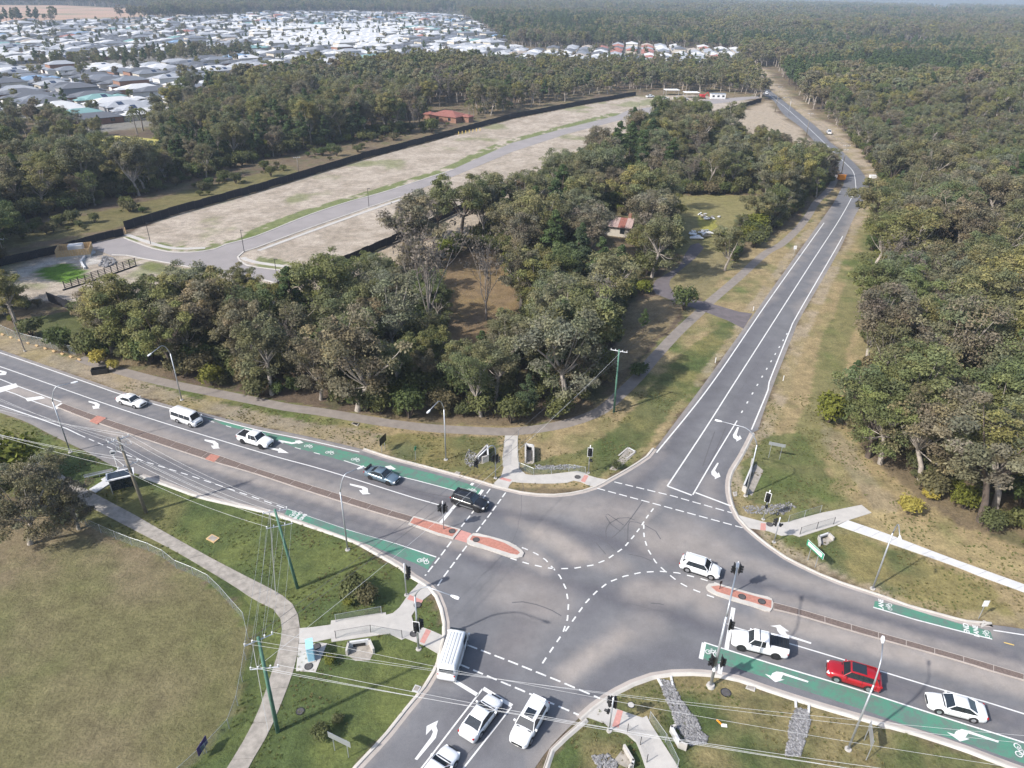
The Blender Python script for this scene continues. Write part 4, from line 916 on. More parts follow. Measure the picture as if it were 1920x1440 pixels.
def sighead(root, z, ang, off=(0, 0), n=3, board=True, white=False, side=.28):
    u = Vector((math.cos(ang), math.sin(ang), 0)); v = Vector((-u.y, u.x, 0)); c = Vector((off[0], off[1], z)) + u * side
    R_ = ang
    hd = MB().box(c, (.20, .32, .34 * n), R_).obj('signal_head', M_black, root)
    if board: MB().box(c - u * .02, (.03, .62, .34 * n + .36), R_).obj('backboard', M_black, hd)
    if white:
        t = MB(); hh = (.34 * n + .36) / 2
        for a_, b_, w_, h_ in ((0, hh, .66, .05), (0, -hh, .66, .05), (.32, 0, .05, hh * 2), (-.32, 0, .05, hh * 2)): t.box(c + u * .0 + v * a_ + Vector((0, 0, b_)), (.05, w_, h_), R_)
        t.obj('white_border', M_signwhite, hd)
    for k in range(n):
        p = c + Vector((0, 0, (k - (n - 1) / 2) * .34)) + u * .10
        MB().tube([p, p + u * .26 + Vector((0, 0, -.03))], [.125, .12], 8, cap=False).obj('visor', M_black, hd)
        MB().tube([p, p + u * .02], .11, 8).obj('lens', M_drim, hd)
    MB().tube([Vector((off[0], off[1], z)), c], .035, 5).obj('bracket', M_galv, hd)
def signal(base, h, label, heads, whitebase=True, r=.065):
    g = GZ(*base); root = empty('traffic_signal', g, 0, label, 'traffic light', 'traffic signals round the junction')
    MB().tube([(0, 0, 0), (0, 0, h)], r, 8).obj('post', M_galv, root, True)
    MB().tube([(0, 0, h), (0, 0, h + .22)], [r * 1.4, r * .9], 8).obj('cap', M_signwhite, root)
    MB().tube([(0, 0, -.02), (0, 0, .09)], .24, 10).obj('base', M_conc, root)
    for a in heads: sighead(root, *a)
    return root
dg = rad
signal((832, 994), 4.2, 'signal post with two heads on the west median by the crossing', [(3.5, dg(200), (0, 0), 3, True), (3.5, dg(-30), (0, 0), 3, True)])
signal((1371, 1113), 4.4, 'signal post with two heads on the east median nose', [(3.7, dg(195), (0, 0), 3, True), (3.7, dg(-15), (0, 0), 3, True)])
signal((1103, 887), 4.3, 'signal post behind the fenced footpath north of the junction', [(3.6, dg(265), (0, 0), 3, True, True), (2.3, dg(300), (0, 0), 1, False)])
signal((1431, 974), 4.3, 'signal post at the northeast corner beside drain rocks', [(3.6, dg(235), (0, 0), 3, True, True), (2.3, dg(250), (0, 0), 1, False)])
signal((1451, 1017), 3.6, 'low signal post between the path and the northeast kerb', [(3.0, dg(160), (0, 0), 3, False), (2.6, dg(20), (0, 0), 1, False)])
signal((762, 1116), 4.3, 'signal post on the grass beside the southwest ramp', [(3.5, dg(20), (0, 0), 3, True), (2.5, dg(40), (0, 0), 2, False)])
signal((1142, 1371), 4.3, 'signal post at the south corner ramp behind the white wagon', [(3.6, dg(60), (0, 0), 3, True), (3.6, dg(120), (0, 0), 3, False), (2.5, dg(150), (0, 0), 1, False)])
# gooseneck mast with a hanging head (north side)
g = GZ(929, 897); root = empty('traffic_signal', g, 0, 'bent mast signal beside the north crossing ramp', 'traffic light', 'traffic signals round the junction')
ex = (GZ(897, 860, 4.2) - g)
MB().tube([Vector((0, 0, 0)), Vector((0, 0, 4.2))] + bez(Vector((0, 0, 4.2)), Vector((0, 0, 5.6)), Vector((ex.x * .35, ex.y * .35, 5.5)), 5)[1:] + [Vector((ex.x, ex.y, 4.5)), Vector((ex.x, ex.y, 3.4))], .08, 8).obj('mast', M_galv, root, True)
sighead(root, 3.6, dg(215), (ex.x, ex.y)); sighead(root, 3.3, dg(200)); sighead(root, 3.3, dg(330)); MB().tube([(0, 0, 0), (0, 0, .1)], .25, 10).obj('base', M_conc, root)
# tall joint pole (southeast)
g = GZ(1332, 1287); root = empty('signal_mast', g, 0, 'tall joint-use mast with signal heads at the southeast kerb', 'traffic light', 'traffic signals round the junction')
e = GZ(1383, 1060, 10.8) - g; e2 = GZ(1374, 1135, 6.5) - g
MB().tube([(0, 0, 0), (0, 0, 9.2)], [.15, .11], 10).obj('pole', M_galv, root, True)
MB().tube(bez(Vector((0, 0, 9.2)), Vector((0, 0, 10.8)), Vector((e.x * .4, e.y * .4, 10.7)), 6) + [Vector((e.x, e.y, 10.8))], .075, 8).obj('outreach_arm', M_galv, root, True)
MB().box((e.x, e.y, 10.8), (.7, .28, .12), dg(70)).obj('lamp_head', M_galv, root)
MB().tube([(0, 0, 0), (0, 0, .3)], [.42, .34], 12).obj('base', M_conc, root)
MB().tube([(0, 0, 2.2), (0, 0, 2.9)], .17, 10).obj('collar', M_signwhite, root)
sighead(root, 3.7, dg(200), (0, 0), 3, True, False, .45); sighead(root, 3.5, dg(-10), (0, 0), 3, True, False, .5); sighead(root, 8.4, dg(-20), (0, 0), 3, True, False, .45)
# corner mast with curved light (southwest)
g = GZ(785, 1217); root = streetlight((785, 1217), (847, 1117), 'curved lamp mast with signal heads on the southwest corner', 9.0, 'traffic signals round the junction', .11, 'traffic light')
sighead(root, 3.4, dg(262), (0, 0), 3, True, True); sighead(root, 3.6, dg(10), (0, 0), 3, True); sighead(root, 2.9, dg(30), (0, 0), 1, False)

# power poles and wires
TOP = {}
def powerpole(key, base, top, label, mat, arms, group='power poles', h=None, ang=None, r=.17):
    g = GZ(*base)
    if h is None:
        h = min(np.linspace(6, 16, 101), key=lambda z: math.hypot(PX(g.x, g.y, z)[0] - top[0], PX(g.x, g.y, z)[1] - top[1]))
    t = GZ(top[0], top[1], h) if top else g + Vector((0, 0, h)); lean = t - g; lean.z = 0
    if lean.length > 1.2: lean = lean.normalized() * 1.2
    root = empty('power_pole', g, 0, label, 'power pole', group)
    MB().tube([(0, 0, 0), (lean.x, lean.y, h)], [r, r * .68], 10).obj('pole', mat, root, True)
    pts = []
    for dz, wdt, an in arms:
        a = ang + an; u = Vector((math.cos(a), math.sin(a), 0)); f = 1 - dz / h; c = Vector((lean.x * f, lean.y * f, h - dz))
        MB().tube([c - u * wdt / 2, c + u * wdt / 2], .06, 4).obj('crossarm', M_galv, root)
        for k in (-1, -.45, .45, 1):
            p = c + u * wdt / 2 * k * .94; MB().tube([p, p + Vector((0, 0, .26))], [.05, .07], 6).obj('insulator', M_signwhite, root)
            pts.append(g + p + Vector((0, 0, .26)))
    TOP[key] = pts
    return root, g, lean, h
r, g, ln, h = powerpole('a', (274, 961), (221, 820), 'grey timber power pole with cable loops behind the bus stop', M_wood, [(.3, 2.3, .3), (4.0, 2.3, .3)], ang=dg(28), r=.22)
for k in range(3):
    c = Vector((ln.x, ln.y, h - .6)) + Vector((.5 - .6 * k, .1, 0)); MB().tube([c + Vector((math.cos(a) * .75, math.sin(a) * .45, -.35 * math.cos(a))) for a in [j * math.pi / 8 for j in range(17)]], .03, 5).obj('cable_loop', M_wire, r)
for s in (-.3, 0, .3): MB().tube([Vector((ln.x + s, ln.y - .35, h - 1.6)), Vector((ln.x + s, ln.y - .35, h - 1.0))], [.08, .05], 6).obj('fuse', M_galv, r)
r, g, ln, h = powerpole('b', (558, 1103), (515, 955), 'green timber power pole on the slope above the footpath bend', M_greenpole, [(.25, 2.4, 0), (2.2, 2.6, 0)], ang=dg(20))
r, g, ln, h = powerpole('c', (521, 1372), (484, 1195), 'green timber power pole nearest the camera at the footpath', M_greenpole, [(.3, 2.3, .1), (3.6, 2.3, -.35)], ang=dg(28), r=.19)
r, g, ln, h = powerpole('d', (1151, 773), (1161, 655), 'green timber power pole at the corner of the central wood', M_greenpole, [(.3, 2.5, 0)], ang=dg(-20))
powerpole('e', (1576, 335), (1588, 272), 'power pole beside the orange box on the north road bend', M_wood, [(.3, 2.4, 0), (1.6, 1.6, 0)], ang=dg(0), h=None)
powerpole('f', (1512, 254), (1520, 212), 'power pole on the north road behind the dark gum', M_wood, [(.3, 2.4, 0)], ang=dg(0))
powerpole('g', (1453, 210), (1463, 162), 'power pole at the corner of the black fence end', M_wood, [(.3, 2.4, 0)], ang=dg(0))
powerpole('h', (1424, 168), (1428, 140), 'power pole farthest up the north road', M_wood, [(.3, 2.4, 0)], ang=dg(0))
powerpole('i', (561, 327), (555, 297), 'pale power pole just outside the long black fence', M_dead, [(.2, 2.2, 0)], ang=dg(20), r=.13)
powerpole('j', (12, 492), (2, 452), 'power pole at the left end of the black fence', M_wood, [(.3, 2.0, 0)], ang=dg(20), r=.14)
wires = empty('power_lines', (0, 0, 0), 0, 'thin overhead power lines strung between the roadside poles', 'power line')
def wire(p, q, sag=.8, mat=None, r=.012):
    p, q = Vector(p), Vector(q); n = 16
    MB().tube([p.lerp(q, t) - Vector((0, 0, sag * 4 * t * (1 - t))) for t in [k / n for k in range(n + 1)]], r, 3, False).obj('cable', mat or M_wire, wires)
offL = [GZ(-220, y_, 11) for y_ in (640, 655, 690, 705)]; offR = [GZ(2110, y_, 11) for y_ in (1395, 1412, 1452, 1470)]
for k in range(4):
    wire(offL[k], TOP['a'][k], 1.0); wire(TOP['a'][k], TOP['b'][k], .8)
    wire(TOP['b'][k], TOP['c'][k], .4); wire(TOP['d'][k], TOP['e'][k], 2.2, M_dwire)
    wire(TOP['e'][k], TOP['f'][k], .8, M_dwire, .03); wire(TOP['f'][k], TOP['g'][k], .8, M_dwire, .03); wire(TOP['g'][k], TOP['h'][k], .8, M_dwire, .03)
for k in (0, 1, 3): wire(TOP['c'][k], offR[k], .9)
for k, y_ in ((4, 1500), (5, 1514), (7, 1518)): wire(TOP['c'][k], GZ(2110, y_, 8), .8, None, .017)
for k, y_ in ((4, 740), (6, 752), (7, 756)): wire(GZ(-220, y_, 8), TOP['a'][k], .9, None, .016); wire(TOP['a'][k], TOP['b'][k], .7, None, .015); 
for k in (0, 3): wire(TOP['c'][k], TOP['d'][k], 1.2, M_dwire, .02)
wire(TOP['c'][5], TOP['d'][2], 1.4, None, .016)
for k in (4, 5, 7): wire(TOP['b'][k], TOP['c'][k], .5, None, .012)

# ------------------------------------------------------------ fences and railings
def meshfence(name, pts, h, label, cat='fence', post=2.4, mat=None, rail=True, pmat=None, group=None, parentkind=None):
    L = SM(pts, .8) if len(pts) > 2 else GL(pts); T = length(L); n = max(1, round(T / post))
    g0 = L[0]; root = empty(name, (g0.x, g0.y, 0), 0, label, cat, group)
    P = [(cut(L, 0, max(1e-3, T * k / n)) or [L[0]])[-1] - g0 for k in range(n + 1)]
    pm = pmat or M_galv
    for i, p in enumerate(P):
        MB().tube([(p.x, p.y, 0), (p.x, p.y, h + .03)], .035, 5).obj('post', pm, root)
        if i < n:
            q = P[i + 1]
            MB().quad((p.x, p.y, .05), (q.x, q.y, .05), (q.x, q.y, h), (p.x, p.y, h)).obj('mesh_panel', mat or M_mesh, root)
            if rail: MB().tube([(p.x, p.y, h), (q.x, q.y, h)], .016, 4).obj('top_rail', pm, root)
    return root
meshfence('chain_link_fence', [(138, 974), (170, 990), (210, 1008), (250, 1024), (300, 1042), (345, 1076), (374, 1080), (408, 1108), (438, 1142), (462, 1170), (466, 1195), (458, 1260), (446, 1326), (452, 1338), (400, 1400), (345, 1450), (290, 1510)], 1.25, 'long chain-link fence curving round the brown paddock', 'fence', 2.6)
meshfence('pedestrian_railing', C4(560, 1040, [(420, 760), (680, 712), (932, 668)], 6), 1.1, 'railing on the upper side of the southwest footbridge', 'railing', 3.2)
meshfence('pedestrian_railing', C4(560, 1040, [(420, 945), (685, 905), (948, 862), (1165, 940)], 6), 1.1, 'railing on the lower side of the southwest footbridge', 'railing', 3.0, pmat=M_drim)
meshfence('pedestrian_railing', C4(820, 860, [(985, 130), (1110, 200), (1310, 195), (1510, 165), (1660, 145), (1775, 185)], 6.4), 1.15, 'railing curving behind the north corner footpath', 'railing', 2.3)
meshfence('pedestrian_railing', [(972, 818), (970, 850), (973, 880)], 1.15, 'railing on the right side of the north crossing ramp', 'railing', 2.5)
meshfence('pedestrian_railing', [(945, 840), (943, 875)], 1.15, 'railing on the left side of the north crossing ramp', 'railing', 2.5)
meshfence('pedestrian_railing', C4(1440, 720, [(150, 1040), (275, 1000), (390, 965)]), 1.15, 'railing on the upper side of the northeast footbridge', 'railing', 2.8)
meshfence('pedestrian_railing', C4(1440, 720, [(238, 1130), (365, 1090), (490, 1055)]), 1.15, 'railing on the lower side of the northeast footbridge', 'railing', 2.8, pmat=M_drim)
meshfence('pedestrian_railing', C4(960, 1080, [(1030, 1080), (1090, 1160), (1160, 1265), (1240, 1440)]), 1.15, 'mesh railing on the right of the southeast footpath', 'railing', 2.2)
meshfence('pedestrian_railing', C4(960, 1080, [(865, 1170), (935, 1215), (970, 1285), (1010, 1400)]), 1.1, 'dark post railing on the left of the southeast footpath', 'railing', 1.9, pmat=M_drim, mat=alphamat('fine_mesh', (.2, .2, .2), .12), rail=False)
# black estate fences: one panel object for each bay
def clothfence(pts, h, label, bay=2.4, mat=None):
    L = GL(pts); T = length(L); n = max(1, round(T / bay)); g0 = L[0]
    root = empty('panel_fence', (g0.x, g0.y, 0), 0, label, 'fence')
    P = [(cut(L, 0, max(1e-3, T * k / n)) or [L[0]])[-1] - g0 for k in range(n + 1)]
    me = None
    for i in range(n):
        p, q = P[i], P[i + 1]; d = (q - p).length; a = math.atan2(q.y - p.y, q.x - p.x)
        if me is None:
            m = MB()
            for k in range(8): m.box(((k + .5) * bay / 8, 0, h / 2), (bay / 8 - .02, .05 + .02 * (k % 2), h))
            me = m.mesh('fence_panel', mat or M_fencek); mp = MB().box((0, 0, h / 2 + .05), (.1, .1, h + .1)).mesh('post', M_black)
        o = link('fence_panel', me, root, (p.x, p.y, R.uniform(-.05, .12))); o.rotation_euler = (0, 0, a); o.scale = (d / bay, 1, 1)
        link('post', mp, root, (p.x, p.y, 0))
    return root
clothfence(FENCE_N, 1.9, 'black panel fence behind the timber enclosure at far left'); clothfence(FENCE_N2, 2.3, 'long black panel fence between the empty lots and northern woods', 2.9)
clothfence(FENCE_S[:5], 2.0, 'black panel fence between lots and the central wood'); clothfence(FENCE_S[4:8], 2.0, 'black panel fence mostly hidden behind central wood'); clothfence(FENCE_S[8:], 2.2, 'black panel fence ending at the far north road', 3.0)
# open black rail fence
L = GL([(122, 541), (188, 520), (255, 497)]); root = empty('rail_fence', (L[0].x, L[0].y, 0), 0, 'black open rail fence beside the bright green lawn', 'fence'); T = length(L); n = 11
for k in range(n + 1):
    p = (cut(L, 0, max(1e-3, T * k / n)) or [L[0]])[-1] - L[0]; MB().box((p.x, p.y, .85), (.14, .14, 1.7)).obj('post', M_black, root)
    if k < n:
        q = cut(L, 0, T * (k + 1) / n)[-1] - L[0]
        for z_ in (.25, .6, .95, 1.3, 1.62): MB().tube([(p.x, p.y, z_), (q.x, q.y, z_)], .055, 4).obj('rail', M_black, root)
strip([(118, 545), (190, 522), (256, 499)], .3, M_black, .25, root, 'footing').matrix_parent_inverse = Matrix.Translation((-L[0].x, -L[0].y, 0))
for i, k in enumerate(np.linspace(0, 1, 11)):
    g = GZ(168 + 68 * k, 456 - 19 * k); o = MB().box((0, 0, .75), (.2, .2, 1.5)).obj('timber_bollard', M_timber); o.location = g
    tag(o, 'pale timber bollard in the row before the black fence', 'bollard', 'timber bollards at the estate road end')
for i, k in enumerate(np.linspace(0, 1, 7)):
    g = GZ(860 + 40 * k, 252 - 7 * k); o = MB().box((0, 0, .6), (.3, .3, 1.2)).obj('yellow_bollard', M_yellowp); o.location = g
    tag(o, 'yellow bollard at the end of the side street by the long fence', 'bollard', 'yellow bollards by the long fence')
# temporary fence with orange feet
tf = meshfence('temporary_fence', [(0, 622), (40, 640), (90, 652), (150, 668), (160, 660), (152, 648), (118, 652)], 1.7, 'temporary mesh fence with pale feet under the left gums', 'fence', 3.0, pmat=M_galv)
for k in range(10):
    g = G(5 + 16 * k, 628 + 5.2 * k) - tf.location.xy; MB().box((g.x, g.y, .08), (.3, .9, .16), .9).obj('foot', M_timber, tf)
MB().box((0, 0, .5), (2.4, 1.2, 1.0)).obj('x', M_black); o = bpy.data.objects['x']; o.name = 'skip_bin'; bpy.data.objects.remove(o)
root = empty('planter_box', GZ(188, 702), dg(20), 'black open box on the verge beside yellow wattles', 'box')
MB().box((0, 0, .45), (2.4, .1, .9)).obj('side_panel', M_black, root); MB().box((0, 1.1, .45), (2.4, .1, .9)).obj('side_panel', M_black, root)
MB().box((-1.2, .55, .45), (.1, 1.1, .9)).obj('end_panel', M_black, root); MB().box((1.2, .55, .45), (.1, 1.1, .9)).obj('end_panel', M_black, root); MB().box((0, .55, .1), (2.3, 1, .1)).obj('floor_panel', M_black, root)
# timber enclosure with tank
g = GZ(142, 478); root = empty('timber_enclosure', g, dg(22), 'timber enclosure round a concrete tank beside the black fence', 'enclosure')
for s, dxx in ((-1, 0), (1, 0)):
    for k in range(12): MB().box((-3.2 + k * .58, s * 2.6, 1.3), (.54, .08, 1.6)).obj('board', M_timber, root)
for k in range(9): MB().box((-3.5, -2.3 + k * .58, 1.3), (.08, .54, 1.6)).obj('board', M_timber, root); MB().box((3.5, -2.3 + k * .58, 1.3), (.08, .54, 1.6)).obj('board', M_timber, root)
MB().box((0, 0, .3), (7.1, 5.3, .6)).obj('plinth', M_conc, root); bevel(MB().box((.4, .4, 1.5), (3.2, 2.2, 1.9)).obj('tank', M_concnew, root), .15)
strip([(160, 505), (152, 492), (160, 482), (178, 474)], .45, M_concnew, .5, None, 'garden_wall'); tag(bpy.data.objects['garden_wall'], 'curved pale garden wall beside the lawn', 'wall')

# ------------------------------------------------------------ signs, small street furniture
def boardsign(name, p0, p1, h, w_, hh, label, mat, facing=0, posts=True, backmat=None, tilt=0):
    a, b = G(*p0), G(*p1); c = (a + b) / 2; an = math.atan2(b.y - a.y, b.x - a.x); dd = max(.4, (b - a).length)
    root = empty(name, (c.x, c.y, 0), an, label, 'sign')
    if posts:
        for s in (-1, 1): MB().tube([(s * dd / 2, 0, 0), (s * dd / 2, 0, h)], .04, 5).obj('post', M_galv, root)
    else: MB().tube([(0, 0, 0), (0, 0, h)], .035, 5).obj('post', M_galv, root)
    bo = MB().box((0, -.05, h - hh / 2 + .05), (w_, .03, hh)).obj('board', mat, root)
    return root, bo
boardsign('road_sign', C4(480, 720, (945, 512)) if False else (716, 848), (722, 842), 2.4, 1.7, 1.2, 'dark backed road sign on two posts north of the green lane', M_drim)
boardsign('road_sign', (779, 864), (780, 863), 2.3, .45, .6, 'small green backed sign on one post left of the lamp', M_signgreen, posts=False)
r, b_ = boardsign('direction_sign', C4(1440, 720, [(297, 1322)])[0], C4(1440, 720, [(352, 1375)])[0], 2.5, 2.6, .75, 'green and white street direction sign at the northeast corner', M_signgreen)
MB().box((0, -.075, 2.2), (2.2, .01, .45)).obj('white_panel', M_signwhite, b_); MB().box((0, .0, 2.17), (2.66, .02, .8)).obj('white_back', M_signwhite, b_)
boardsign('road_sign', (1441, 858), (1461, 862), 2.6, 2.2, .5, 'grey backed wide sign on two posts beside the north road lamp', M_galv)
boardsign('road_sign', (1834, 1160), (1835, 1160), 2.6, .6, .8, 'white sign on one post at the right roadside', M_signwhite, posts=False)
boardsign('road_sign', (1487, 480), (1488, 480), 2.6, .75, .9, 'white square sign on one post beside the north road', M_signwhite, posts=False)
boardsign('road_sign', (628, 1407), (654, 1420), 2.3, 2.3, .7, 'grey edge-on sign on two posts at the bottom left verge', M_galv)
boardsign('road_sign', (1620, 1388), (1624, 1425), 2.6, 2.0, .9, 'grey edge-on sign on two posts below the southeast kerb', M_galv)
r, b_ = boardsign('notice_board', (373, 1428), (392, 1398), 1.5, 1.3, 1.0, 'purple notice board hung on the paddock fence', simple('purple_print', (.05, .03, .13), .5), posts=False)
MB().box((0, -.08, .95), (.5, .01, .5)).obj('printed_figure', M_pb, b_)
boardsign('hoarding', (1375, 468), (1389, 450), 1.6, 2.4, 1.5, 'leaning pale board by the cottage driveway', M_signwhite, posts=False)
for px_, lb in (((1412, 583), 'guide post where the driveway meets the road'), ((1341, 680), 'guide post on the west verge of the north road'), ((1468, 714), 'guide post on the east verge of the north road'), ((1574, 364), 'guide post at the north road bend')):
    o = MB().box((0, 0, .5), (.12, .06, 1.0)).box((0, 0, .85), (.13, .07, .1)).obj('guide_post', M_signwhite); o.location = GZ(*px_); tag(o, 'white ' + lb, 'guide post', 'white roadside guide posts')
root = empty('keep_left_marker', GZ(1349, 1106), 0, 'slim grey marker post on the east island nose', 'post'); MB().tube([(0, 0, 0), (0, 0, 1.3)], .04, 6).obj('post', M_drim, root); MB().box((0, 0, 1.1), (.3, .04, .4), .4).obj('plate', M_drim, root)
# hazard box at the bend, drum
root = empty('orange_box', GZ(1577, 337), .1, 'bright orange box standing beside the pole at the bend', 'box')
bevel(MB().box((0, 0, .9), (2.4, 1.4, 1.6)).obj('case', M_orange, root), .1); MB().box((0, 0, 1.75), (2.6, 1.6, .1)).obj('lid', M_orange, root)
for s in (-1, 1): MB().tube([(s * .9, -.5, 0), (s * .9, -.5, .25)], .12, 8).obj('foot', M_black, root)
# blue cabinet
root = empty('traffic_signal_cabinet', C4 and GZ(584, 1232), dg(-72), 'pale blue signal cabinet on the southwest concrete pad', 'cabinet')
bevel(MB().box((0, 0, .95), (1.25, .62, 1.75)).obj('case', M_blue, root), .04); MB().box((0, 0, 1.86), (1.32, .7, .06)).obj('roof', M_blue, root); MB().box((0, 0, .05), (1.45, .8, .14)).obj('plinth', M_conc, root)
for s in (-.31, .31): MB().box((s, -.325, .95), (.56, .02, 1.6)).obj('door', M_blue, root); MB().box((s + .2, -.345, 1.0), (.03, .02, .15)).obj('handle', M_black, root)
def pit(p, rr=.42, label='round dark manhole cover', mat=None, z=.06):
    g = GZ(*p); root = empty('manhole_cover', (g.x, g.y, z), 0, label, 'manhole cover', 'manhole covers')
    MB().tube([(0, 0, 0), (0, 0, .015)], rr, 18).obj('frame', M_drim, root); MB().tube([(0, 0, .012), (0, 0, .025)], rr * .82, 16).obj('lid', mat or simple('iron', (.07, .065, .065), .8, var=.3), root)
pit((848, 998), .42, 'manhole cover on the west island beside its signal post', None, .175); pit((893, 1014), .42, 'manhole cover at the west end of the nose island', None, .175); pit((1391, 1121), .42, 'left manhole cover on the east island', None, .175); pit((1428, 1130), .42, 'right manhole cover on the east island', None, .175)
pit((783, 1135), .42, 'manhole cover beside the upper southwest tactile strip'); pit((776, 1189), .42, 'manhole cover beside the lower southwest tactile strip'); pit((594, 1213), .42, 'manhole cover above the blue cabinet pad', None, .055); pit((579, 1250), .42, 'manhole cover below the blue cabinet', None, .055)
pit((1083, 895), .42, 'manhole cover on the north corner footpath'); pit((1443, 984), .42, 'manhole cover on the northeast footpath'); pit((563, 1334), .4, 'manhole cover in the grass by the near pole', None, .03); pit((1361, 1299), .5, 'manhole cover in the grass by the tall mast', None, .03); pit((1183, 1322), .35, 'concrete cover in the grass by the south signal', M_conc, .03)
def drain(name, poly, label, mat=None, inner=None, z=.12):
    c = sum((G(*p) for p in poly), Vector((0, 0))) / len(poly)
    root = empty(name, (c.x, c.y, 0), 0, label, 'drain'); P = [G(*p) - c for p in poly]
    MB().prism(P, 0, z).obj('lid', mat or M_conc, root)
    MB().prism([p * .72 for p in P], z - .02, z + .02).obj('grate', inner or M_concold, root); return root
drain('drain_pit', C4(0, 720, [(1545, 1165), (1590, 1130), (1650, 1160), (1605, 1195)]), 'square drain lid in the grass above the left footpath', M_timber)
drain('drain_pit', C4(480, 1080, [(1170, 865), (1195, 820), (1240, 835), (1215, 880)]), 'white kerb inlet lid beside the southwest kerb', M_concnew)
drain('drain_pit', C4(960, 1080, [(1750, 845), (1760, 822), (1825, 838), (1820, 870)]), 'kerb inlet lid beside the southeast kerb', M_conc)
drain('drain_pit', C4(960, 720, [(1655, 815), (1685, 812), (1688, 840), (1665, 848)]), 'kerb inlet lid beside the northeast kerb', M_conc)
drain('drain_pit', C4(480, 720, [(1485, 675), (1505, 660), (1533, 668), (1518, 685)]), 'kerb inlet lid beside the north kerb', M_conc)
drain('drain_pit', C4(480, 720, [(715, 300), (730, 290), (775, 300), (760, 318)]), 'dark drain grate in the verge above the green lane', M_concold, M_black)
for p, lb in (((990, 905), 0),): pass
def culvert(poly_back, h, floor, label, rocks=None):
    """headwall along a line with wing walls, a dark opening, apron"""
    c = G(*poly_back[1]); root = empty('culvert_headwall', (c.x, c.y, 0), 0, label, 'culvert')
    L = [G(*p) - c for p in poly_back]
    for i in range(len(L) - 1):
        a, b = L[i], L[i + 1]; m = (a + b) / 2; d = b - a
        MB().box((m.x, m.y, h / 2), (d.length + .15, .2, h), math.atan2(d.y, d.x)).obj('wall', M_concnew if i == 1 else M_conc, root)
    a, b = L[1], L[2]; m = (a + b) / 2; d = (b - a); nrm = Vector((d.y, -d.x)).normalized()
    if nrm.dot(sum((G(*p) - c for p in floor), Vector((0, 0)))) < 0: nrm = -nrm
    MB().box((m.x + nrm.x * .12, m.y + nrm.y * .12, h * .35), (d.length * .6, .04, h * .5), math.atan2(d.y, d.x)).obj('opening', M_black, root)
    MB().prism([G(*p) - c for p in floor], 0, .03).obj('apron', M_concold, root)
culvert(C4(560, 1040, [(545, 1130), (568, 1040), (800, 1008), (845, 1110)], 6), .75, C4(560, 1040, [(545, 1130), (568, 1045), (800, 1015), (840, 1110), (800, 1190), (640, 1195)], 6), 'concrete culvert mouth on the grass below the southwest footbridge')
culvert(C4(1440, 720, [(385, 1215), (378, 1165), (450, 1140), (485, 1175)]), .55, C4(1440, 720, [(385, 1200), (378, 1165), (450, 1140), (485, 1175), (440, 1210)]), 'small concrete culvert mouth behind the direction sign')
culvert(C4(960, 1080, [(840, 1300), (905, 1410), (900, 1440), (880, 1450)]), .6, C4(960, 1080, [(770, 1375), (830, 1300), (905, 1410), (860, 1440), (780, 1400)]), 'concrete culvert mouth at the bottom edge by rocks')
culvert(C4(960, 1080, [(1215, 1160), (1190, 1170), (1250, 1285), (1300, 1305)]), .8, C4(960, 1080, [(1220, 1160), (1195, 1175), (1250, 1280), (1300, 1290), (1275, 1210)]), 'concrete culvert mouth beside the southeast railing')
culvert(C4(480, 720, [(1650, 590), (1735, 495), (1740, 580), (1700, 590)]), 1.0, C4(480, 720, [(1650, 590), (1735, 500), (1740, 580), (1700, 600)]), 'concrete culvert mouth left of the north crossing ramp')
culvert(C4(960, 720, [(160, 590), (160, 500), (100, 490), (100, 590)]), 1.0, C4(960, 720, [(105, 600), (105, 500), (160, 500), (160, 600)]), 'concrete culvert mouth right of the north crossing ramp')
culvert(C4(960, 720, [(1795, 600), (1795, 640), (1730, 800), (1760, 830)]), .9, C4(960, 720, [(1790, 640), (1730, 800), (1800, 840), (1885, 650), (1830, 600)]), 'long concrete culvert channel beside the northeast lamp')
culvert(C4(960, 720, [(800, 540), (870, 480), (925, 510), (860, 560)]), .12, C4(960, 720, [(730, 640), (870, 480), (930, 515), (840, 600), (780, 650)]), 'flat concrete apron in the grass by the north kerb')
# rock lined drains: single stones cannot be counted
def rocks(poly, n, label, seed, size=(.06, .17)):
    rr = random.Random(seed); P = GL(poly); xs_ = [p.x for p in P]; ys_ = [p.y for p in P]; m = MB(); k = 0
    while k < n:
        a, b = rr.uniform(min(xs_), max(xs_)), rr.uniform(min(ys_), max(ys_))
        if not inpoly(np.array([a]), np.array([b]), [tuple(p) for p in P])[0]: continue
        k += 1; s = rr.uniform(*size); t = rr.uniform(.13, .27)
        vs = [(a + s * rr.uniform(.6, 1) * math.cos(q), b + s * rr.uniform(.6, 1) * math.sin(q), z_) for z_ in (0, s * .7) for q in (0, 1.57, 3.14, 4.71)]
        vs = [(v[0] * 1, v[1], v[2]) for v in vs]; top = (a, b, s * 1.0)
        m.add(vs + [top], [(0, 1, 5, 4), (1, 2, 6, 5), (2, 3, 7, 6), (3, 0, 4, 7), (4, 5, 8), (5, 6, 8), (6, 7, 8), (7, 4, 8)], (t, t * .98, t * .99))
    tag(m.obj('drain_rocks', vcmat('rocks%d' % seed, amp=.15)), label, None, None, 'stuff')
rocks(C4(960, 1080, [(1110, 780), (1200, 790), (1250, 900), (1320, 1000), (1390, 1080), (1420, 1170), (1470, 1210), (1450, 1260), (1330, 1270), (1290, 1220), (1220, 1110), (1190, 1000), (1130, 880)]), 1700, 'grey drain rocks running down from the southeast kerb', 1)
rocks(C4(1440, 1080, [(210, 990), (300, 1010), (320, 1090), (290, 1200), (240, 1350), (130, 1350), (150, 1230), (160, 1100)]), 1500, 'grey drain rocks below the kerb outlet of the east road', 2)
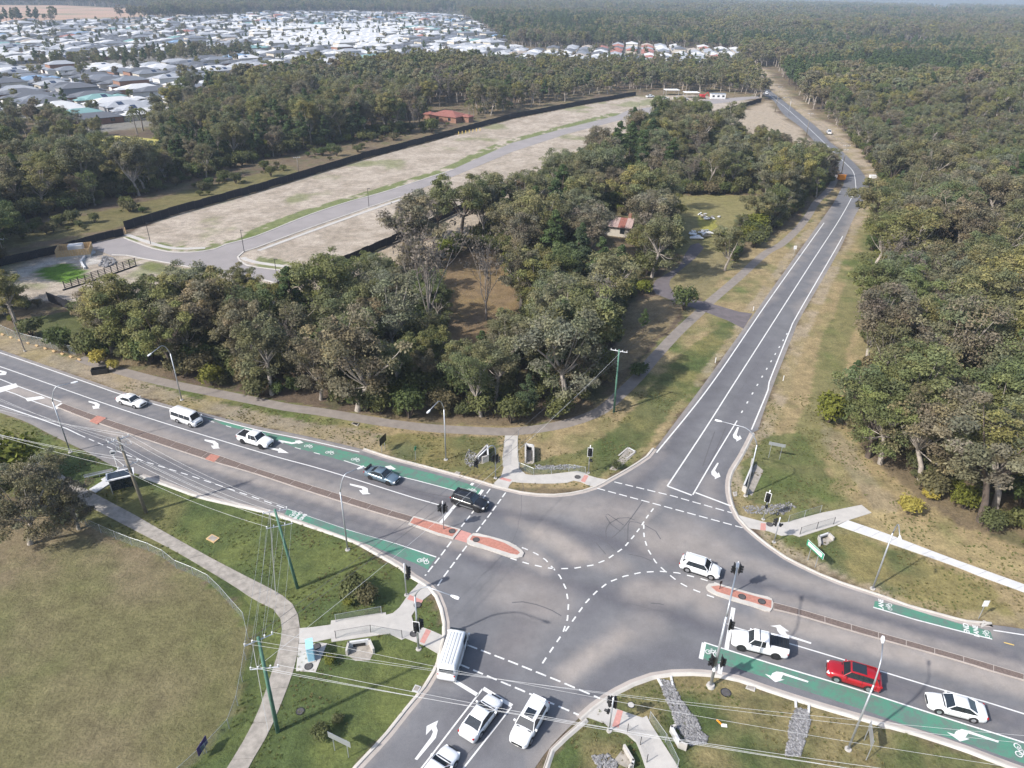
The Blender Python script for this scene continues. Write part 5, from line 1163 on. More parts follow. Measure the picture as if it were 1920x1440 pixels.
rocks(C4(960, 1080, [(600, 1350), (720, 1340), (790, 1400), (780, 1450), (640, 1440)]), 220, 'grey drain rocks at the bottom frame edge', 3)
rocks(C4(480, 720, [(1570, 540), (1600, 490), (1650, 520), (1660, 600), (1600, 625), (1565, 590)]), 160, 'grey drain rocks beside the bent mast signal', 4)
rocks(C4(960, 720, [(165, 612), (470, 606), (540, 620), (480, 640), (300, 645), (180, 640)]), 260, 'grey drain rocks behind the north corner railing', 5)
rocks([(1391, 950), (1440, 948), (1480, 942), (1492, 952), (1470, 965), (1420, 964), (1400, 962)], 380, 'grey drain rocks beside the northeast signal', 6)
rocks([(185, 500), (195, 480), (212, 486), (218, 494), (200, 502)], 120, 'dark rock bed behind the open rail fence', 7, (.2, .5))
strip(C4(960, 1080, [(1095, 775), (1125, 830)]), .2, M_concnew, .14, None, 'kerb_wing'); strip(C4(960, 1080, [(1190, 755), (1205, 825)]), .2, M_concnew, .14, None, 'kerb_wing')
strip(C4(1440, 1080, [(205, 930), (208, 990)]), .2, M_concnew, .14, None, 'kerb_wing'); strip(C4(1440, 1080, [(305, 965), (303, 1030)]), .2, M_concnew, .14, None, 'kerb_wing')
for o in list(bpy.data.objects):
    if o.name.startswith('kerb_wing'): o.parent = road; 
# bus stop
c = G(212, 900); an = dg(28)
bs = empty('bus_stop', (0, 0, 0), 0, 'concrete bus stop platform with yellow and red tactile paving', 'bus stop platform')
flat('platform', C4(140, 800, [(398, 800), (640, 655), (780, 640), (860, 720), (880, 760), (620, 880), (540, 860), (315, 1000), (220, 950), (430, 820)], 8), M_concnew, .14, bs)
flat('yellow_tactile', C4(140, 800, [(495, 785), (660, 690), (700, 715), (520, 810)], 8), M_yellowp, .15, bs, .13); flat('red_tactile', C4(140, 800, [(665, 685), (715, 655), (760, 668), (715, 700)], 8), M_redp, .152, bs, .13)
g = GZ(233, 916); sh = empty('bus_shelter', g, dg(27), 'small bus shelter with dark curved glass roof behind the pole', 'bus shelter')
for a_ in (-1.3, 1.3):
    for b_ in (-.65, .65): MB().tube([(a_, b_, 0), (a_, b_, 2.2)], .05, 6).obj('post', M_galv, sh)
MB().box((0, 0, 2.25), (3.2, 1.8, .08)).obj('roof_frame', M_signwhite, sh); MB().box((0, 0, 2.31), (2.8, 1.4, .05)).obj('roof_glass', M_glass, sh); MB().box((0, -.62, 1.2), (2.6, .04, 1.5)).obj('back_panel', M_glass, sh); MB().box((0, -.3, .48), (2.0, .45, .06)).obj('bench_seat', M_galv, sh)
g = GZ(187, 893); be = empty('bench', g, dg(28), 'grey aluminium bench left of the bus platform', 'bench')
MB().box((0, 0, .45), (3.4, .35, .05)).obj('seat', M_galv, be); MB().box((0, -.28, .78), (3.4, .04, .3)).obj('backrest', M_galv, be)
for s in (-1.3, 0, 1.3): MB().box((s, -.05, .22), (.08, .4, .44)).obj('leg', M_galv, be)
g = GZ(222, 882); bsn = empty('bus_stop_sign', g, dg(20), 'round topped bus stop sign on the platform', 'sign')
MB().tube([(0, 0, 0), (0, 0, 2.6)], .05, 6).obj('post', M_signwhite, bsn); MB().tube([(0, -.03, 2.9), (0, .03, 2.9)], .38, 16).obj('disc', M_signwhite, bsn); MB().box((0, -.04, 2.85), (.5, .03, .22)).obj('bus_emblem', M_glass, bsn)
wire(GZ(218, 880) + Vector((0, 0, 2.2)), TOP['a'][5], .0, M_wire, .03)
# stay wire of the near pole
wire(GZ(503, 1372, 0) * 1, TOP['c'][1], 0, M_wire, .03)
wire(GZ(517, 1115, 0) * 1, TOP['b'][1], 0, M_galv, .05)
# litter and a small cone in the southeast grass
root = empty('litter', GZ(1350, 1357), .4, 'orange and white litter on the southeast grass', 'litter'); MB().box((0, .15, .05), (.12, .55, .06), .2).obj('orange_strip', M_orange, root); MB().box((.2, -.3, .05), (.5, .3, .05), -.5).obj('white_scrap', M_signwhite, root)

# ------------------------------------------------------------ houses
M_wall = [simple('render_wall_%s' % n, c, .85, var=.06) for n, c in (('cream', (.46, .42, .36)), ('grey', (.25, .25, .26)), ('brick', (.24, .13, .09)), ('white', (.58, .57, .55)))]
ROOFC = [('white', (0.50, 0.50, 0.50)), ('pale grey', (0.30, 0.31, 0.33)), ('dark grey', (0.105, 0.108, 0.118)), ('slate', (0.16, 0.17, 0.19)), ('teal', (0.16, 0.28, 0.27)), ('terracotta', (0.30, 0.12, 0.085)), ('blue', (0.17, 0.26, 0.38)), ('fawn', (0.34, 0.29, 0.24))]
M_roof = [simple('roof_' + n.replace(' ', '_'), c, .55, var=.08, scale=.6) for n, c in ROOFC]
M_solar = simple('solar_cells', (0.02, 0.028, 0.055), .2)
def hip(m, cx, cy, lx, ly, z0, pitch=.30, ov=.5):
    a, b = lx / 2 + ov, ly / 2 + ov; h = min(a, b) * pitch
    if a >= b: r0, r1 = (-(a - b), 0), (a - b, 0)
    else: r0, r1 = (0, -(b - a)), (0, b - a)
    vs = [(cx - a, cy - b, z0), (cx + a, cy - b, z0), (cx + a, cy + b, z0), (cx - a, cy + b, z0), (cx + r0[0], cy + r0[1], z0 + h), (cx + r1[0], cy + r1[1], z0 + h)]
    vs += [(x_, y_, z0 - .18) for x_, y_, _ in vs[:4]]
    f = [(0, 1, 5, 4), (1, 2, 5), (2, 3, 4, 5), (3, 0, 4)] if a >= b else [(0, 1, 4), (1, 2, 5, 4), (2, 3, 5), (3, 0, 4, 5)]
    m.add(vs, f + [(6, 7, 1, 0), (7, 8, 2, 1), (8, 9, 3, 2), (9, 6, 0, 3), (9, 8, 7, 6)])
PLANS = []
for k in range(6):
    rr = random.Random(40 + k); W_, D_ = rr.uniform(11.5, 14), rr.uniform(17, 22); h0 = 2.75 if k < 5 else 5.4
    wl, rf = MB(), MB(); wl.box((0, 0, h0 / 2), (W_, D_, h0)); hip(rf, 0, 0, W_, D_, h0)
    gx = rr.choice((-1, 1)) * W_ * .22; wl.box((gx, D_ / 2 + 2.4, 1.35), (6, 6, 2.7)); hip(rf, gx, D_ / 2 + 2.2, 6, 6.5, 2.66)
    if k % 2: wl.box((-gx, -D_ / 2 - 1.8, 1.3), (5, 5, 2.6)); hip(rf, -gx, -D_ / 2 - 1.6, 5, 5.5, 2.62)
    PLANS.append((wl, rf, W_, D_, h0, gx))
wallme = {(k, i): PLANS[k][0].mesh('wall', M_wall[i]) for k in range(6) for i in range(4)}
roofme = {(k, i): PLANS[k][1].mesh('roof', M_roof[i]) for k in range(6) for i in range(len(M_roof))}
winme = MB().box((0, 0, 0), (.08, 1.8, 1.2)).mesh('window', M_glass); solme = MB().box((0, 0, 0), (3.6, 2.8, .08)).mesh('solar_panel', M_solar); gdme = MB().box((0, 0, 0), (4.6, .08, 2.1)).mesh('garage_door', M_wall[3])
def housespots(poly, ang, seed):
    P = GL(poly); xs_ = [p.x for p in P]; ys_ = [p.y for p in P]; ca, sa = math.cos(ang), math.sin(ang); out = []; rr = random.Random(seed)
    cx, cy = sum(xs_) / len(xs_), sum(ys_) / len(ys_); RR = 2600
    for j in range(-int(RR / 29), int(RR / 29)):
        for i in range(-int(RR / 16), int(RR / 16)):
            if (i + j // 2 * 5) % 14 == 0: continue
            v = (j // 2) * 58 + (j % 2) * 25 + rr.uniform(-1.5, 1.5); u = i * 16 + rr.uniform(-.8, .8)
            a, b = cx + u * ca - v * sa, cy + u * sa + v * ca
            if b < 200: continue
            out.append((a, b, ang + (0 if j % 2 else math.pi) + math.pi * 0))
    A = np.array(out); qx, qy = PX(A[:, 0], A[:, 1]); m = inpoly(qx, qy, poly) & (qx > -160) & (qx < 2080)
    return [tuple(r_) for r_, k in zip(A, m) if k]
spots = housespots(SUB1, rad(-44), 1) + housespots(SUB2, rad(-8), 2)
for q_ in SUB3: spots += [s for s in [(G(a_, b_).x, G(a_, b_).y, .4) for a_ in np.arange(q_[0][0], q_[2][0], 7.0) for b_ in np.arange(q_[1][1], q_[2][1] + 1, 2.5)]]
hb = inpoly(*PX(np.array([s[0] for s in spots]), np.array([s[1] for s in spots])), GREENBELT)
spots = [s for s, k in zip(spots, hb) if not k and R.random() > .05]
spots.sort(key=lambda s: s[1])
def roofpick(a, b):
    v = float(fbm(np.array([a]), np.array([b]), .006)[0]); q = R.random(); qx, qy = PX(a, b)
    if 480 < qx < 760 and 48 < qy < 92: return 0
    if v > .60: return 0 if q < .55 else (1 if q < .75 else 2)
    if qx > 950: return [0, 3, 7, 1, 2, 1, 0, 5][min(7, int(q * 8))]
    if q < .22: return 0
    if q < .40: return 1
    if q < .70: return 2
    if q < .89: return 3
    return [4, 5, 6, 7][int(R.random() * 4)]
fm = {i: MB() for i in range(len(M_roof))}; fw_ = MB()
SIDE = {'near': ('in the near rows of the suburb behind the northern wood')}
for n_, (a, b, an) in enumerate(spots):
    ri = roofpick(a, b); k = R.randrange(5) if R.random() < .93 else 5; wi = R.choice((0, 0, 1, 2, 3)); sc_ = R.uniform(.88, 1.05)
    if n_ < 300:
        qx, qy = PX(a, b); side = 'left' if qx < 330 else ('middle' if qx < 700 else 'right')
        if qx > 960: side = 'far small'
        row = 'front band' if qy > 195 else ('second band' if qy > 165 else ('third band' if qy > 140 else 'back band'))
        where = 'at the left frame edge' if qx < 60 else 'left of the tall palms' if qx < 200 else 'above the yellow house' if qx < 300 else 'above the dark pines' if qx < 560 else 'above the palm pair' if qx < 960 else 'in the separate far cluster'
        root = empty('suburban_house', (a, b, 0), an, '%s%s roof house, %s %s' % ('two storey ' if k == 5 else '', ROOFC[ri][0], row, where), 'house', 'houses of the suburb beyond the wood')
        root.scale = (sc_, sc_, 1)
        link('wall', wallme[k, wi], root); rf = link('roof', roofme[k, ri], root)
        wl, _, W_, D_, h0, gx = PLANS[k]
        if n_ < 120:
            for s in (-1, 1):
                for t in (-.28, .22): link('window', winme, root, (s * W_ / 2, D_ * t, 1.55))
            link('garage_door', gdme, root, (gx, D_ / 2 + 5.43, 1.05))
        if R.random() < .4:
            o = link('solar_panel', solme, root, (W_ * .25, R.uniform(-3, 3), h0 + .30 * (W_ / 2 + .5) * .5 + .12)); o.rotation_euler = (0, math.atan(.30), 0)
    else:
        wl, rf, W_, D_, h0, gx = PLANS[k]; M_ = Matrix.Translation((a, b, 0)) @ Matrix.Rotation(an, 4, 'Z') @ Matrix.Diagonal((sc_, sc_, 1, 1))
        fm[ri].add([M_ @ Vector(v) for v in rf.v], rf.f); fw_.add([M_ @ Vector(v) for v in wl.v], wl.f)
big = MB(); mats = []
for i in fm:
    big.m = i; big.add(fm[i].v, fm[i].f); 
big.m = len(M_roof); big.add(fw_.v, fw_.f)
tag(big.obj('distant_houses', M_roof + [M_wall[0]]), 'mass of white and grey roofs farther back in the suburb', None, None, 'stuff')
print('houses', len(spots))
# rows of sheds seen through the haze
def lonehouse(pxy, ang, plan, ri, wi, label, scl=1.0, solar=False):
    g = GZ(*pxy); root = empty('house', g, ang, label, 'house'); root.scale = (scl, scl, 1)
    link('wall', wallme[plan, wi], root); link('roof', roofme[plan, ri], root)
    W_, D_, h0 = PLANS[plan][2:5]
    for s in (-1, 1): link('window', winme, root, (s * W_ / 2, D_ * .2, 1.5)); link('window', winme, root, (s * W_ / 2, -D_ * .25, 1.5))
    if solar: o = link('solar_panel', solme, root, (W_ * .2, 2, h0 + 1.35)); o.rotation_euler = (0, math.atan(.30), 0)
    return root
yr = simple('roof_yellow', (0.42, 0.37, 0.10), .6, var=.1); rb = simple('roof_red_brown', (0.22, 0.085, 0.065), .7, var=.2)
h_ = lonehouse((243, 280), rad(75), 0, 7, 0, 'yellow roofed house with solar panels in the northern wood', 1.15, True); [setattr(c.material_slots[0], 'link', 'OBJECT') or setattr(c.material_slots[0], 'material', yr) for c in h_.children if c.name.startswith('roof')]
h_ = lonehouse((842, 226), rad(60), 1, 5, 2, 'red roofed brick house behind the long black fence', .85); [setattr(c.material_slots[0], 'link', 'OBJECT') or setattr(c.material_slots[0], 'material', rb) for c in h_.children if c.name.startswith('roof')]
# derelict cottage in the central wood
g = GZ(1152, 436); ct = empty('derelict_cottage', g, rad(-18), 'old cottage with faded red tin roof among the central trees', 'house')
MB().box((0, 0, 1.4), (9, 6.5, 2.8)).obj('wall', M_wall[0], ct)
for s in (-1, 1):
    for k in range(11):
        o = MB().add([(-5 + k * .92, s * 4, 2.7), (-5 + k * .92 + .88, s * 4, 2.7), (-5 + k * .92 + .88, 0, 4.3), (-5 + k * .92, 0, 4.3)], [(0, 1, 2, 3) if s < 0 else (3, 2, 1, 0)]).obj('roof_sheet', rb if k in (7, 8) else simple('faded_tin', (.33, .24, .22), .7, var=.35) if 'faded_tin' not in MATS else MATS['faded_tin'], ct)
for s in (-3, 2.6): MB().box((s, -3.3, 1.5), (1.2, .08, 1.2)).obj('window', M_glass, ct)
MB().box((3.5, 2, 4.2), (.8, .8, 1.6)).obj('chimney', M_wall[2], ct)
rb_ = MB(); rr = random.Random(5)
MATS['faded_tin'] = bpy.data.materials.get('faded_tin')
def rubble(cx, cy, n, spread, label):
    g = GZ(cx, cy); root = empty('rubble_heap', g, 0, label, 'rubble')
    for k in range(n):
        MB().box((R.gauss(0, spread), R.gauss(0, spread * .7), .15 + R.random() * .4), (R.uniform(.4, 2.6), R.uniform(.2, .9), R.uniform(.05, .3)), R.uniform(0, 3)).obj('debris_slab', R.choice((M_signwhite, M_concnew, M_wood, M_signwhite)), root)
rubble(1318, 440, 26, 2.6, 'white demolition rubble at the end of the cottage driveway'); rubble(1328, 408, 12, 1.6, 'small white rubble heap in the dry clearing')
rubble(1200, 285, 8, 1.5, 'white scraps glimpsed between trees behind the wood'); rubble(1262, 292, 6, 1.2, 'white scraps glimpsed right of the dark pines')
for (a, b), lb in (((1258, 178), 'left white canopy shelter at the estate end'), ((1295, 183), 'right white canopy shelter at the estate end')):
    root = empty('canopy_shelter', GZ(a, b), .1, lb, 'shelter'); MB().box((0, 0, 3.1), (9, 6, .25)).obj('roof', M_signwhite, root)
    for i in (-4, 4):
        for j in (-2.6, 2.6): MB().tube([(i, j, 0), (i, j, 3)], .12, 6).obj('post', M_galv, root)
root = empty('excavator', GZ(1316, 185), .3, 'small red excavator on the far estate dirt', 'excavator'); MB().box((0, 0, 1.6), (3, 2.2, 1.7)).obj('cab', simple('red_machine', (.5, .03, .03), .5), root)
for s in (-1, 1): MB().box((0, s * 1.1, .4), (3.4, .5, .8)).obj('track', M_black, root)
MB().tube([(1.4, 0, 2), (3.6, 0, 3.6), (5, 0, 1.2)], .22, 6).obj('boom', MATS['red_machine'] if 'red_machine' in MATS else M_pr, root)
root = empty('site_office', GZ(1345, 185), .05, 'white site office cabin at the estate end', 'site office'); MB().box((0, 0, 1.5), (9, 3, 2.8)).obj('wall', M_signwhite, root); MB().box((0, 0, 2.98), (9.3, 3.3, .15)).obj('roof', M_galv, root)
for k in (-3, 0, 3): MB().box((k, -1.53, 1.6), (1.4, .06, 1)).obj('window', M_glass, root)
root = empty('white_box', GZ(1636, 334), .1, 'white box on the dirt beside the bend', 'box'); MB().box((0, 0, .5), (2.2, 1.2, .9)).obj('case', M_signwhite, root); MB().box((0, 0, 1.0), (2.3, 1.3, .1)).obj('lid', M_signwhite, root)
# ------------------------------------------------------------ vegetation
def branch(mb, p, d, ln, r, rr, tips, depth, spread, up_, seg=4):
    pts = [p]; rs = [r]; q = Vector(p); dd = Vector(d)
    for k in range(seg):
        dd = (dd + Vector((rr.gauss(0, .16), rr.gauss(0, .16), rr.gauss(up_, .08)))).normalized(); q = q + dd * ln / seg; pts.append(q.copy()); rs.append(r * (1 - .55 * (k + 1) / seg))
    mb.tube(pts, rs, 5 if depth else 6, False)
    if depth == 0: tips.append((pts[-1], dd)); tips.append((pts[-2], dd)); return
    for k in range(rr.randint(2, 4)):
        a = rr.uniform(0, 6.28); t = rr.uniform(.45, 1.0); i = min(seg, int(t * seg) + 0)
        nd = (dd * 1.0 + Vector((math.cos(a), math.sin(a), rr.uniform(-.15, .5))) * spread).normalized()
        branch(mb, pts[i], nd, ln * rr.uniform(.45, .75), rs[i] * .62, rr, tips, depth - 1, spread, up_, 3)
def leaves(V, C, rr, c, rad3, n, size, flat=.75, drop=0.0, shell=.55, tone=(1, 1, 1), out=.8):
    """n leaf sprays inside an ellipsoid, mostly near its surface, roughly facing outward"""
    u = rr.normal(size=(n, 3)); u /= np.linalg.norm(u, axis=1)[:, None]
    u[:, 2] = np.where(u[:, 2] < -.35, -u[:, 2], u[:, 2])
    rad_ = shell + (1 - shell) * rr.rand(n); rad_ = np.where(rr.rand(n) < .25, rr.rand(n), rad_)
    lump = 1 + .22 * np.sin(u[:, 0] * 5 + c[0]) * np.sin(u[:, 1] * 5 + c[1] * 2) + .12 * np.sin(u[:, 2] * 9 + c[2])
    P = np.array(c) + u * rad_[:, None] * lump[:, None] * np.array(rad3)
    nrm = u * out + rr.normal(size=(n, 3)) * .55 + np.array([0, 0, .25]); nrm /= np.linalg.norm(nrm, axis=1)[:, None]
    t = rr.normal(size=(n, 3)); t -= (t * nrm).sum(1)[:, None] * nrm; t /= np.linalg.norm(t, axis=1)[:, None] + 1e-9; b = np.cross(nrm, t)
    s = size * (.6 + .8 * rr.rand(n))[:, None]
    a = s * (.75 + .5 * rr.rand(n))[:, None]
    V.append(np.stack([P - t * s, P - b * a * .5, P + t * s, P + b * a * .5], 1).reshape(-1, 3))
    k = np.array(tone)[None] * (.78 + .44 * rr.rand(n))[:, None]
    C.append(np.repeat(k, 4, 0))
def leafmesh(name, V, C, mat):
    V = np.concatenate(V); C = np.concatenate(C)
    return bigmesh(name, V, np.arange(len(V)).reshape(-1, 4), C, mat)
def gum(seed, h, spread, nl, size, mat, sparse=False, trunkm=None, dens=1.0, low=False):
    rr = random.Random(seed); nr = np.random.RandomState(seed); tb = MB(); tips = []
    fork = h * rr.uniform(.22, .34); lean = Vector((rr.gauss(0, .5), rr.gauss(0, .5), 0)); r0 = h * .018
    p = [Vector((0, 0, -.1)), Vector((lean.x * .3, lean.y * .3, fork * .5)), Vector((lean.x, lean.y, fork))]
    tb.tube(p, [r0 * 1.35, r0 * 1.05, r0 * .9], 7, False)
    for k in range(rr.randint(3, 5)):
        a = k * 6.28 / 4 + rr.uniform(-.5, .5); e = rr.uniform(.35, .8) * spread
        branch(tb, p[-1], Vector((math.cos(a) * e, math.sin(a) * e, 1)).normalized(), (h - fork) * rr.uniform(.42, .62), r0 * .62, rr, tips, 1, .75, .10)
    V, C = [], []
    tips = [t for t, _ in tips]; rr.shuffle(tips); tips = tips[:int(34 * dens)]
    cx_ = sum(t.x for t in tips) / len(tips); cy_ = sum(t.y for t in tips) / len(tips); ztop = max(t.z for t in tips)
    zc, zr_ = (.50, .42) if low else (.62, .30)
    for k in range(int((34 if low else 26) * dens)):
        a = rr.uniform(0, 6.28); el = rr.uniform(-.75, .95); e = math.cos(el) * h * .215 * spread * rr.uniform(.65, 1.08)
        q = Vector((cx_ + math.cos(a) * e, cy_ + math.sin(a) * e, h * zc + math.sin(el) * h * zr_))
        tips.append(q)
        if k % 3 == 0: tb.tube([p[-1], p[-1].lerp(q, .5) + Vector((0, 0, -.4)), q], [.10, .07, .03], 4, False)
    for t in tips:
        q = rr.uniform(.55, 1.15) * h / 15
        tone = rr.uniform(.70, 1.25); tn = (tone * rr.uniform(.94, 1.1), tone, tone * rr.uniform(.85, 1.15))
        leaves(V, C, nr, (t.x, t.y, t.z - .2), (q * 1.25, q * 1.25, q * 1.0), int(nl / len(tips)), size, tone=tn, out=.6)
    return tb.mesh('trunk', trunkm or M_trunkp, True), leafmesh('crown', V, C, mat)
def pine(seed, h, mat, nl=4200, size=.30):
    rr = random.Random(seed); nr = np.random.RandomState(seed); tb = MB()
    tb.tube([(0, 0, -.1), (rr.gauss(0, .2), rr.gauss(0, .2), h * .5), (rr.gauss(0, .3), rr.gauss(0, .3), h * .97)], [h * .017, h * .012, h * .003], 7, False)
    V, C = [], []; n = 26
    for k in range(n):
        t = k / n; z = h * (.36 + .62 * t); e = h * .20 * (1 - t) ** .6 * (.75 + .5 * rr.random()) * (1 if t > .12 else .7); a = rr.uniform(0, 6.28)
        c = (math.cos(a) * e * .75, math.sin(a) * e * .75, z)
        tb.tube([(0, 0, z - e * .25), c], [.07, .02], 4, False)
        q = max(.8, e * .62); tone = rr.uniform(.7, 1.25)
        leaves(V, C, nr, c, (q, q, q * .55), nl // n, size, tone=(tone, tone, tone))
    leaves(V, C, nr, (0, 0, h * .95), (h * .04, h * .04, h * .07), nl // 20, size)
    return tb.mesh('trunk', M_trunkd, True), leafmesh('crown', V, C, mat)
def bare(seed, h, mat=None, leafy=True):
    rr = random.Random(seed); nr = np.random.RandomState(seed); tb = MB(); tips = []
    r0 = h * .0115; f = h * .25
    tb.tube([(0, 0, -.1), (.1, .1, f)], [r0 * 1.3, r0], 7, False)
    for k in range(6):
        a = k * 1.05 + rr.uniform(-.4, .4); e = rr.uniform(.15, .5)
        branch(tb, Vector((.1, .1, f * rr.uniform(.6, 1))), Vector((math.cos(a) * e, math.sin(a) * e, 1)).normalized(), (h - f) * rr.uniform(.6, .85), r0 * .55, rr, tips, 2, .6, .14)
    V, C = [], []
    for t, _ in tips:
        leaves(V, C, nr, t, (.7 * h / 12, .7 * h / 12, .9 * h / 12), 14 if leafy else 6, .20, shell=.1)
    return tb.mesh('trunk', M_dead, True), leafmesh('crown', V, C, mat or M_twig)
def bush(seed, r, h, mat, nl=1500, size=.16):
    rr = random.Random(seed); nr = np.random.RandomState(seed); tb = MB(); V, C = [], []
    for k in range(6):
        a = k * 1.05; c = (math.cos(a) * r * .45 * rr.uniform(.4, 1.2), math.sin(a) * r * .45 * rr.uniform(.4, 1.2), h * rr.uniform(.45, .68))
        tb.tube([(0, 0, 0), c], [.06 * r, .02], 4, False); tone = rr.uniform(.75, 1.2)
        leaves(V, C, nr, c, (r * .6, r * .6, h * .42), nl // 6, size, tone=(tone, tone, tone))
    return tb.mesh('stem', M_trunkd), leafmesh('foliage', V, C, mat)
def palm(seed, h):
    rr = random.Random(seed); tb = MB(); tb.tube([(0, 0, 0), (.2, .1, h * .5), (.1, .2, h)], [.26, .18, .15], 8, False); V, C = [], []
    nr = np.random.RandomState(seed)
    for k in range(17):
        a = k * 2.4; e = rr.uniform(-.2, 1.0); L_ = 3.0
        for j in range(9):
            t = (j + .5) / 9; x_ = math.cos(a) * L_ * t * math.cos(e * .6); y_ = math.sin(a) * L_ * t * math.cos(e * .6); z_ = h + L_ * (math.sin(e) * t * .8 - t * t * 1.25)
            for s in (-1, 1):
                w_ = .55 * (1 - t * .6); px_, py_ = -math.sin(a) * s * w_, math.cos(a) * s * w_
                V.append(np.array([(x_, y_, z_), (x_ + math.cos(a) * .22, y_ + math.sin(a) * .22, z_), (x_ + px_ + math.cos(a) * .3, y_ + py_ + math.sin(a) * .3, z_ - .35), (x_ + px_, y_ + py_, z_ - .35)])); C.append(np.full((4, 3), rr.uniform(.8, 1.2)))
    return tb.mesh('trunk', M_dead, True), leafmesh('frond_crown', V, C, M_bush)
GUMS = [gum(100 + k, 15.5, (1.0, 1.25, .8, 1.1, .9, 1.35, 1.0, .85)[k], 13500, .16, M_gum, trunkm=(M_trunkp, M_trunkp, M_trunkd)[k % 3], low=k in (1, 3, 4, 6, 7)) for k in range(8)]
THIN = [gum(130 + k, 15.5, .9, 6500, .145, M_gum, trunkm=M_trunkp, dens=.9) for k in range(2)]
PINES = [pine(150 + k, 16, M_pine, 8500, .21) for k in range(3)]
BARE = [bare(160, 13), bare(161, 13, None, False)]
BUSH = [bush(170, 1.6, 2.2, M_bush), bush(171, 1.5, 2.6, M_bush), bush(172, 1.5, 2.0, M_yel), bush(173, 1.6, 2.4, M_lime)]
PALM = [palm(180, 8), palm(181, 6)]
KIND = {'gum': (GUMS, 'gum tree', 'gum_tree'), 'thin': (THIN, 'gum tree', 'gum_tree'), 'pine': (PINES, 'pine tree', 'pine_tree'), 'bare': (BARE, 'bare tree', 'bare_tree'), 'bush': (BUSH[:2], 'shrub', 'shrub'), 'yellow': (BUSH[2:3], 'shrub', 'wattle_shrub'), 'lime': (BUSH[3:4], 'shrub', 'shrub'), 'palm': (PALM, 'palm tree', 'palm_tree')}
ntree = {}
def tree(kind, loc, s, label, group, rz=None, var=None):
    protos, cat, nm = KIND[kind]; tm, cm = protos[R.randrange(len(protos)) if var is None else var]
    root = empty(nm, (loc[0], loc[1], 0), R.uniform(0, 6.28) if rz is None else rz, label, cat, group)
    kx = 1.16 if nm == 'gum_tree' else 1.0; root.scale = (s * kx * R.uniform(.9, 1.12), s * kx * R.uniform(.9, 1.12), s)
    link(tm.name.split('.')[0], tm, root); link(cm.name.split('.')[0], cm, root)
    ntree[nm] = ntree.get(nm, 0) + 1
    return root
placed = []
def special(kind, base, toppx, label, s=None, var=None, group=None):
    g = G(*base)
    H0 = {'gum': 16.5, 'thin': 16.5, 'pine': 16.5, 'bare': 12.5, 'bush': 2.4, 'yellow': 2.2, 'lime': 2.6, 'palm': 8.6}[kind]
    if s is None:
        h = min(np.linspace(1, 32, 125), key=lambda z: abs(float(PX(g.x, g.y, z)[1]) - toppx)); s = h / H0
    placed.append((g.x, g.y, 3.0 if kind not in ('bush', 'yellow', 'lime') else .8)); return tree(kind, g, s, label, group, var=var)
# trees one can point at
special('gum', (1062, 768), 545, 'tall gum with forked white trunk at the corner of the central wood', var=1)
special('bare', (805, 640), 430, 'tall sparse grey tree left of the brown clearing', var=0); special('bare', (912, 600), 455, 'pale leafless tree at the head of the brown clearing', var=1)
special('gum', (722, 570), 460, 'round open gum standing before the black fence', var=2); special('gum', (560, 605), 0, 'low gum at the fence between two dark thickets', .42)
special('pine', (1155, 592), 455, 'dark pine right of the central wood beside the drive', var=0); special('pine', (1078, 545), 425, 'bright green pine in the middle of the central wood', var=1); special('pine', (1120, 560), 440, 'bushy green pine left of the dark drive pine', var=2)
special('gum', (1222, 520), 372, 'broad gum at the drive before the cottage', var=3); special('gum', (1190, 400), 372, 'small dark gum above the cottage roof', .5)
special('gum', (865, 455), 285, 'large olive gum covering the black fence', var=5); special('gum', (915, 440), 300, 'large olive gum right of the fence covering one', var=0); special('gum', (985, 400), 305, 'wide brown-green gum in the upper central wood', var=1); special('gum', (820, 440), 325, 'gum with several trunks beside the estate fence', var=2); special('gum', (765, 450), 345, 'leftmost gum of the clump over the fence', .82, var=3)
special('gum', (1505, 360), 258, 'dark gum beside the north road bend', var=5); special('gum', (1450, 420), 328, 'rounded gum over the footpath by the bend', var=4); special('gum', (1530, 370), 300, 'small gum touching the path near the orange box', .7, var=4)
special('lime', (1357, 462), 0, 'yellow-green shrub beside the cottage driveway', 1.7); special('lime', (1382, 452), 0, 'second yellow-green shrub beside the leaning board', 1.4); special('gum', (1385, 440), 392, 'small green tree behind the yellow-green shrubs', var=6); special('lime', (1415, 440), 0, 'tall yellow-green shrub at the right clearing edge', 2.3)
special('bush', (1198, 705), 0, 'round olive shrub on the path left of the north verge', 1.05); special('pine', (1205, 625), 585, 'small young pine in the dry grass', .32)
special('gum', (57, 1020), 858, 'dark gum leaning on the paddock with a long trunk shadow', var=1); special('gum', (148, 992), 872, 'small dark gum over the left footpath', .50, var=6); special('gum', (82, 960), 870, 'grey-green gum at the left paddock edge', .55, var=2); special('lime', (25, 905), 0, 'lime green leafy tree at the left frame edge', 2.6); special('gum', (10, 985), 880, 'dark gum cut by the left frame edge', .6, var=0); special('bush', (85, 950), 0, 'low dark bush below the left paddock trees', 1.0)
special('bush', (665, 1118), 0, 'dense dark shrub above the southwest footbridge', 1.15); special('bush', (690, 1132), 0, 'brownish low shrub beside the southwest footbridge', .8); special('lime', (655, 1135), 0, 'yellow weed clump left of the footbridge railing', .45); special('lime', (620, 1243), 0, 'small yellow weed right of the blue cabinet', .42); special('bush', (605, 1385), 0, 'purple-brown shrub beside the bottom sign', .6); special('bush', (634, 1355), 0, 'small grey shrub in the bottom left verge', .4); special('bush', (1155, 880), 0, 'scrubby clump beside the concrete apron', .5)
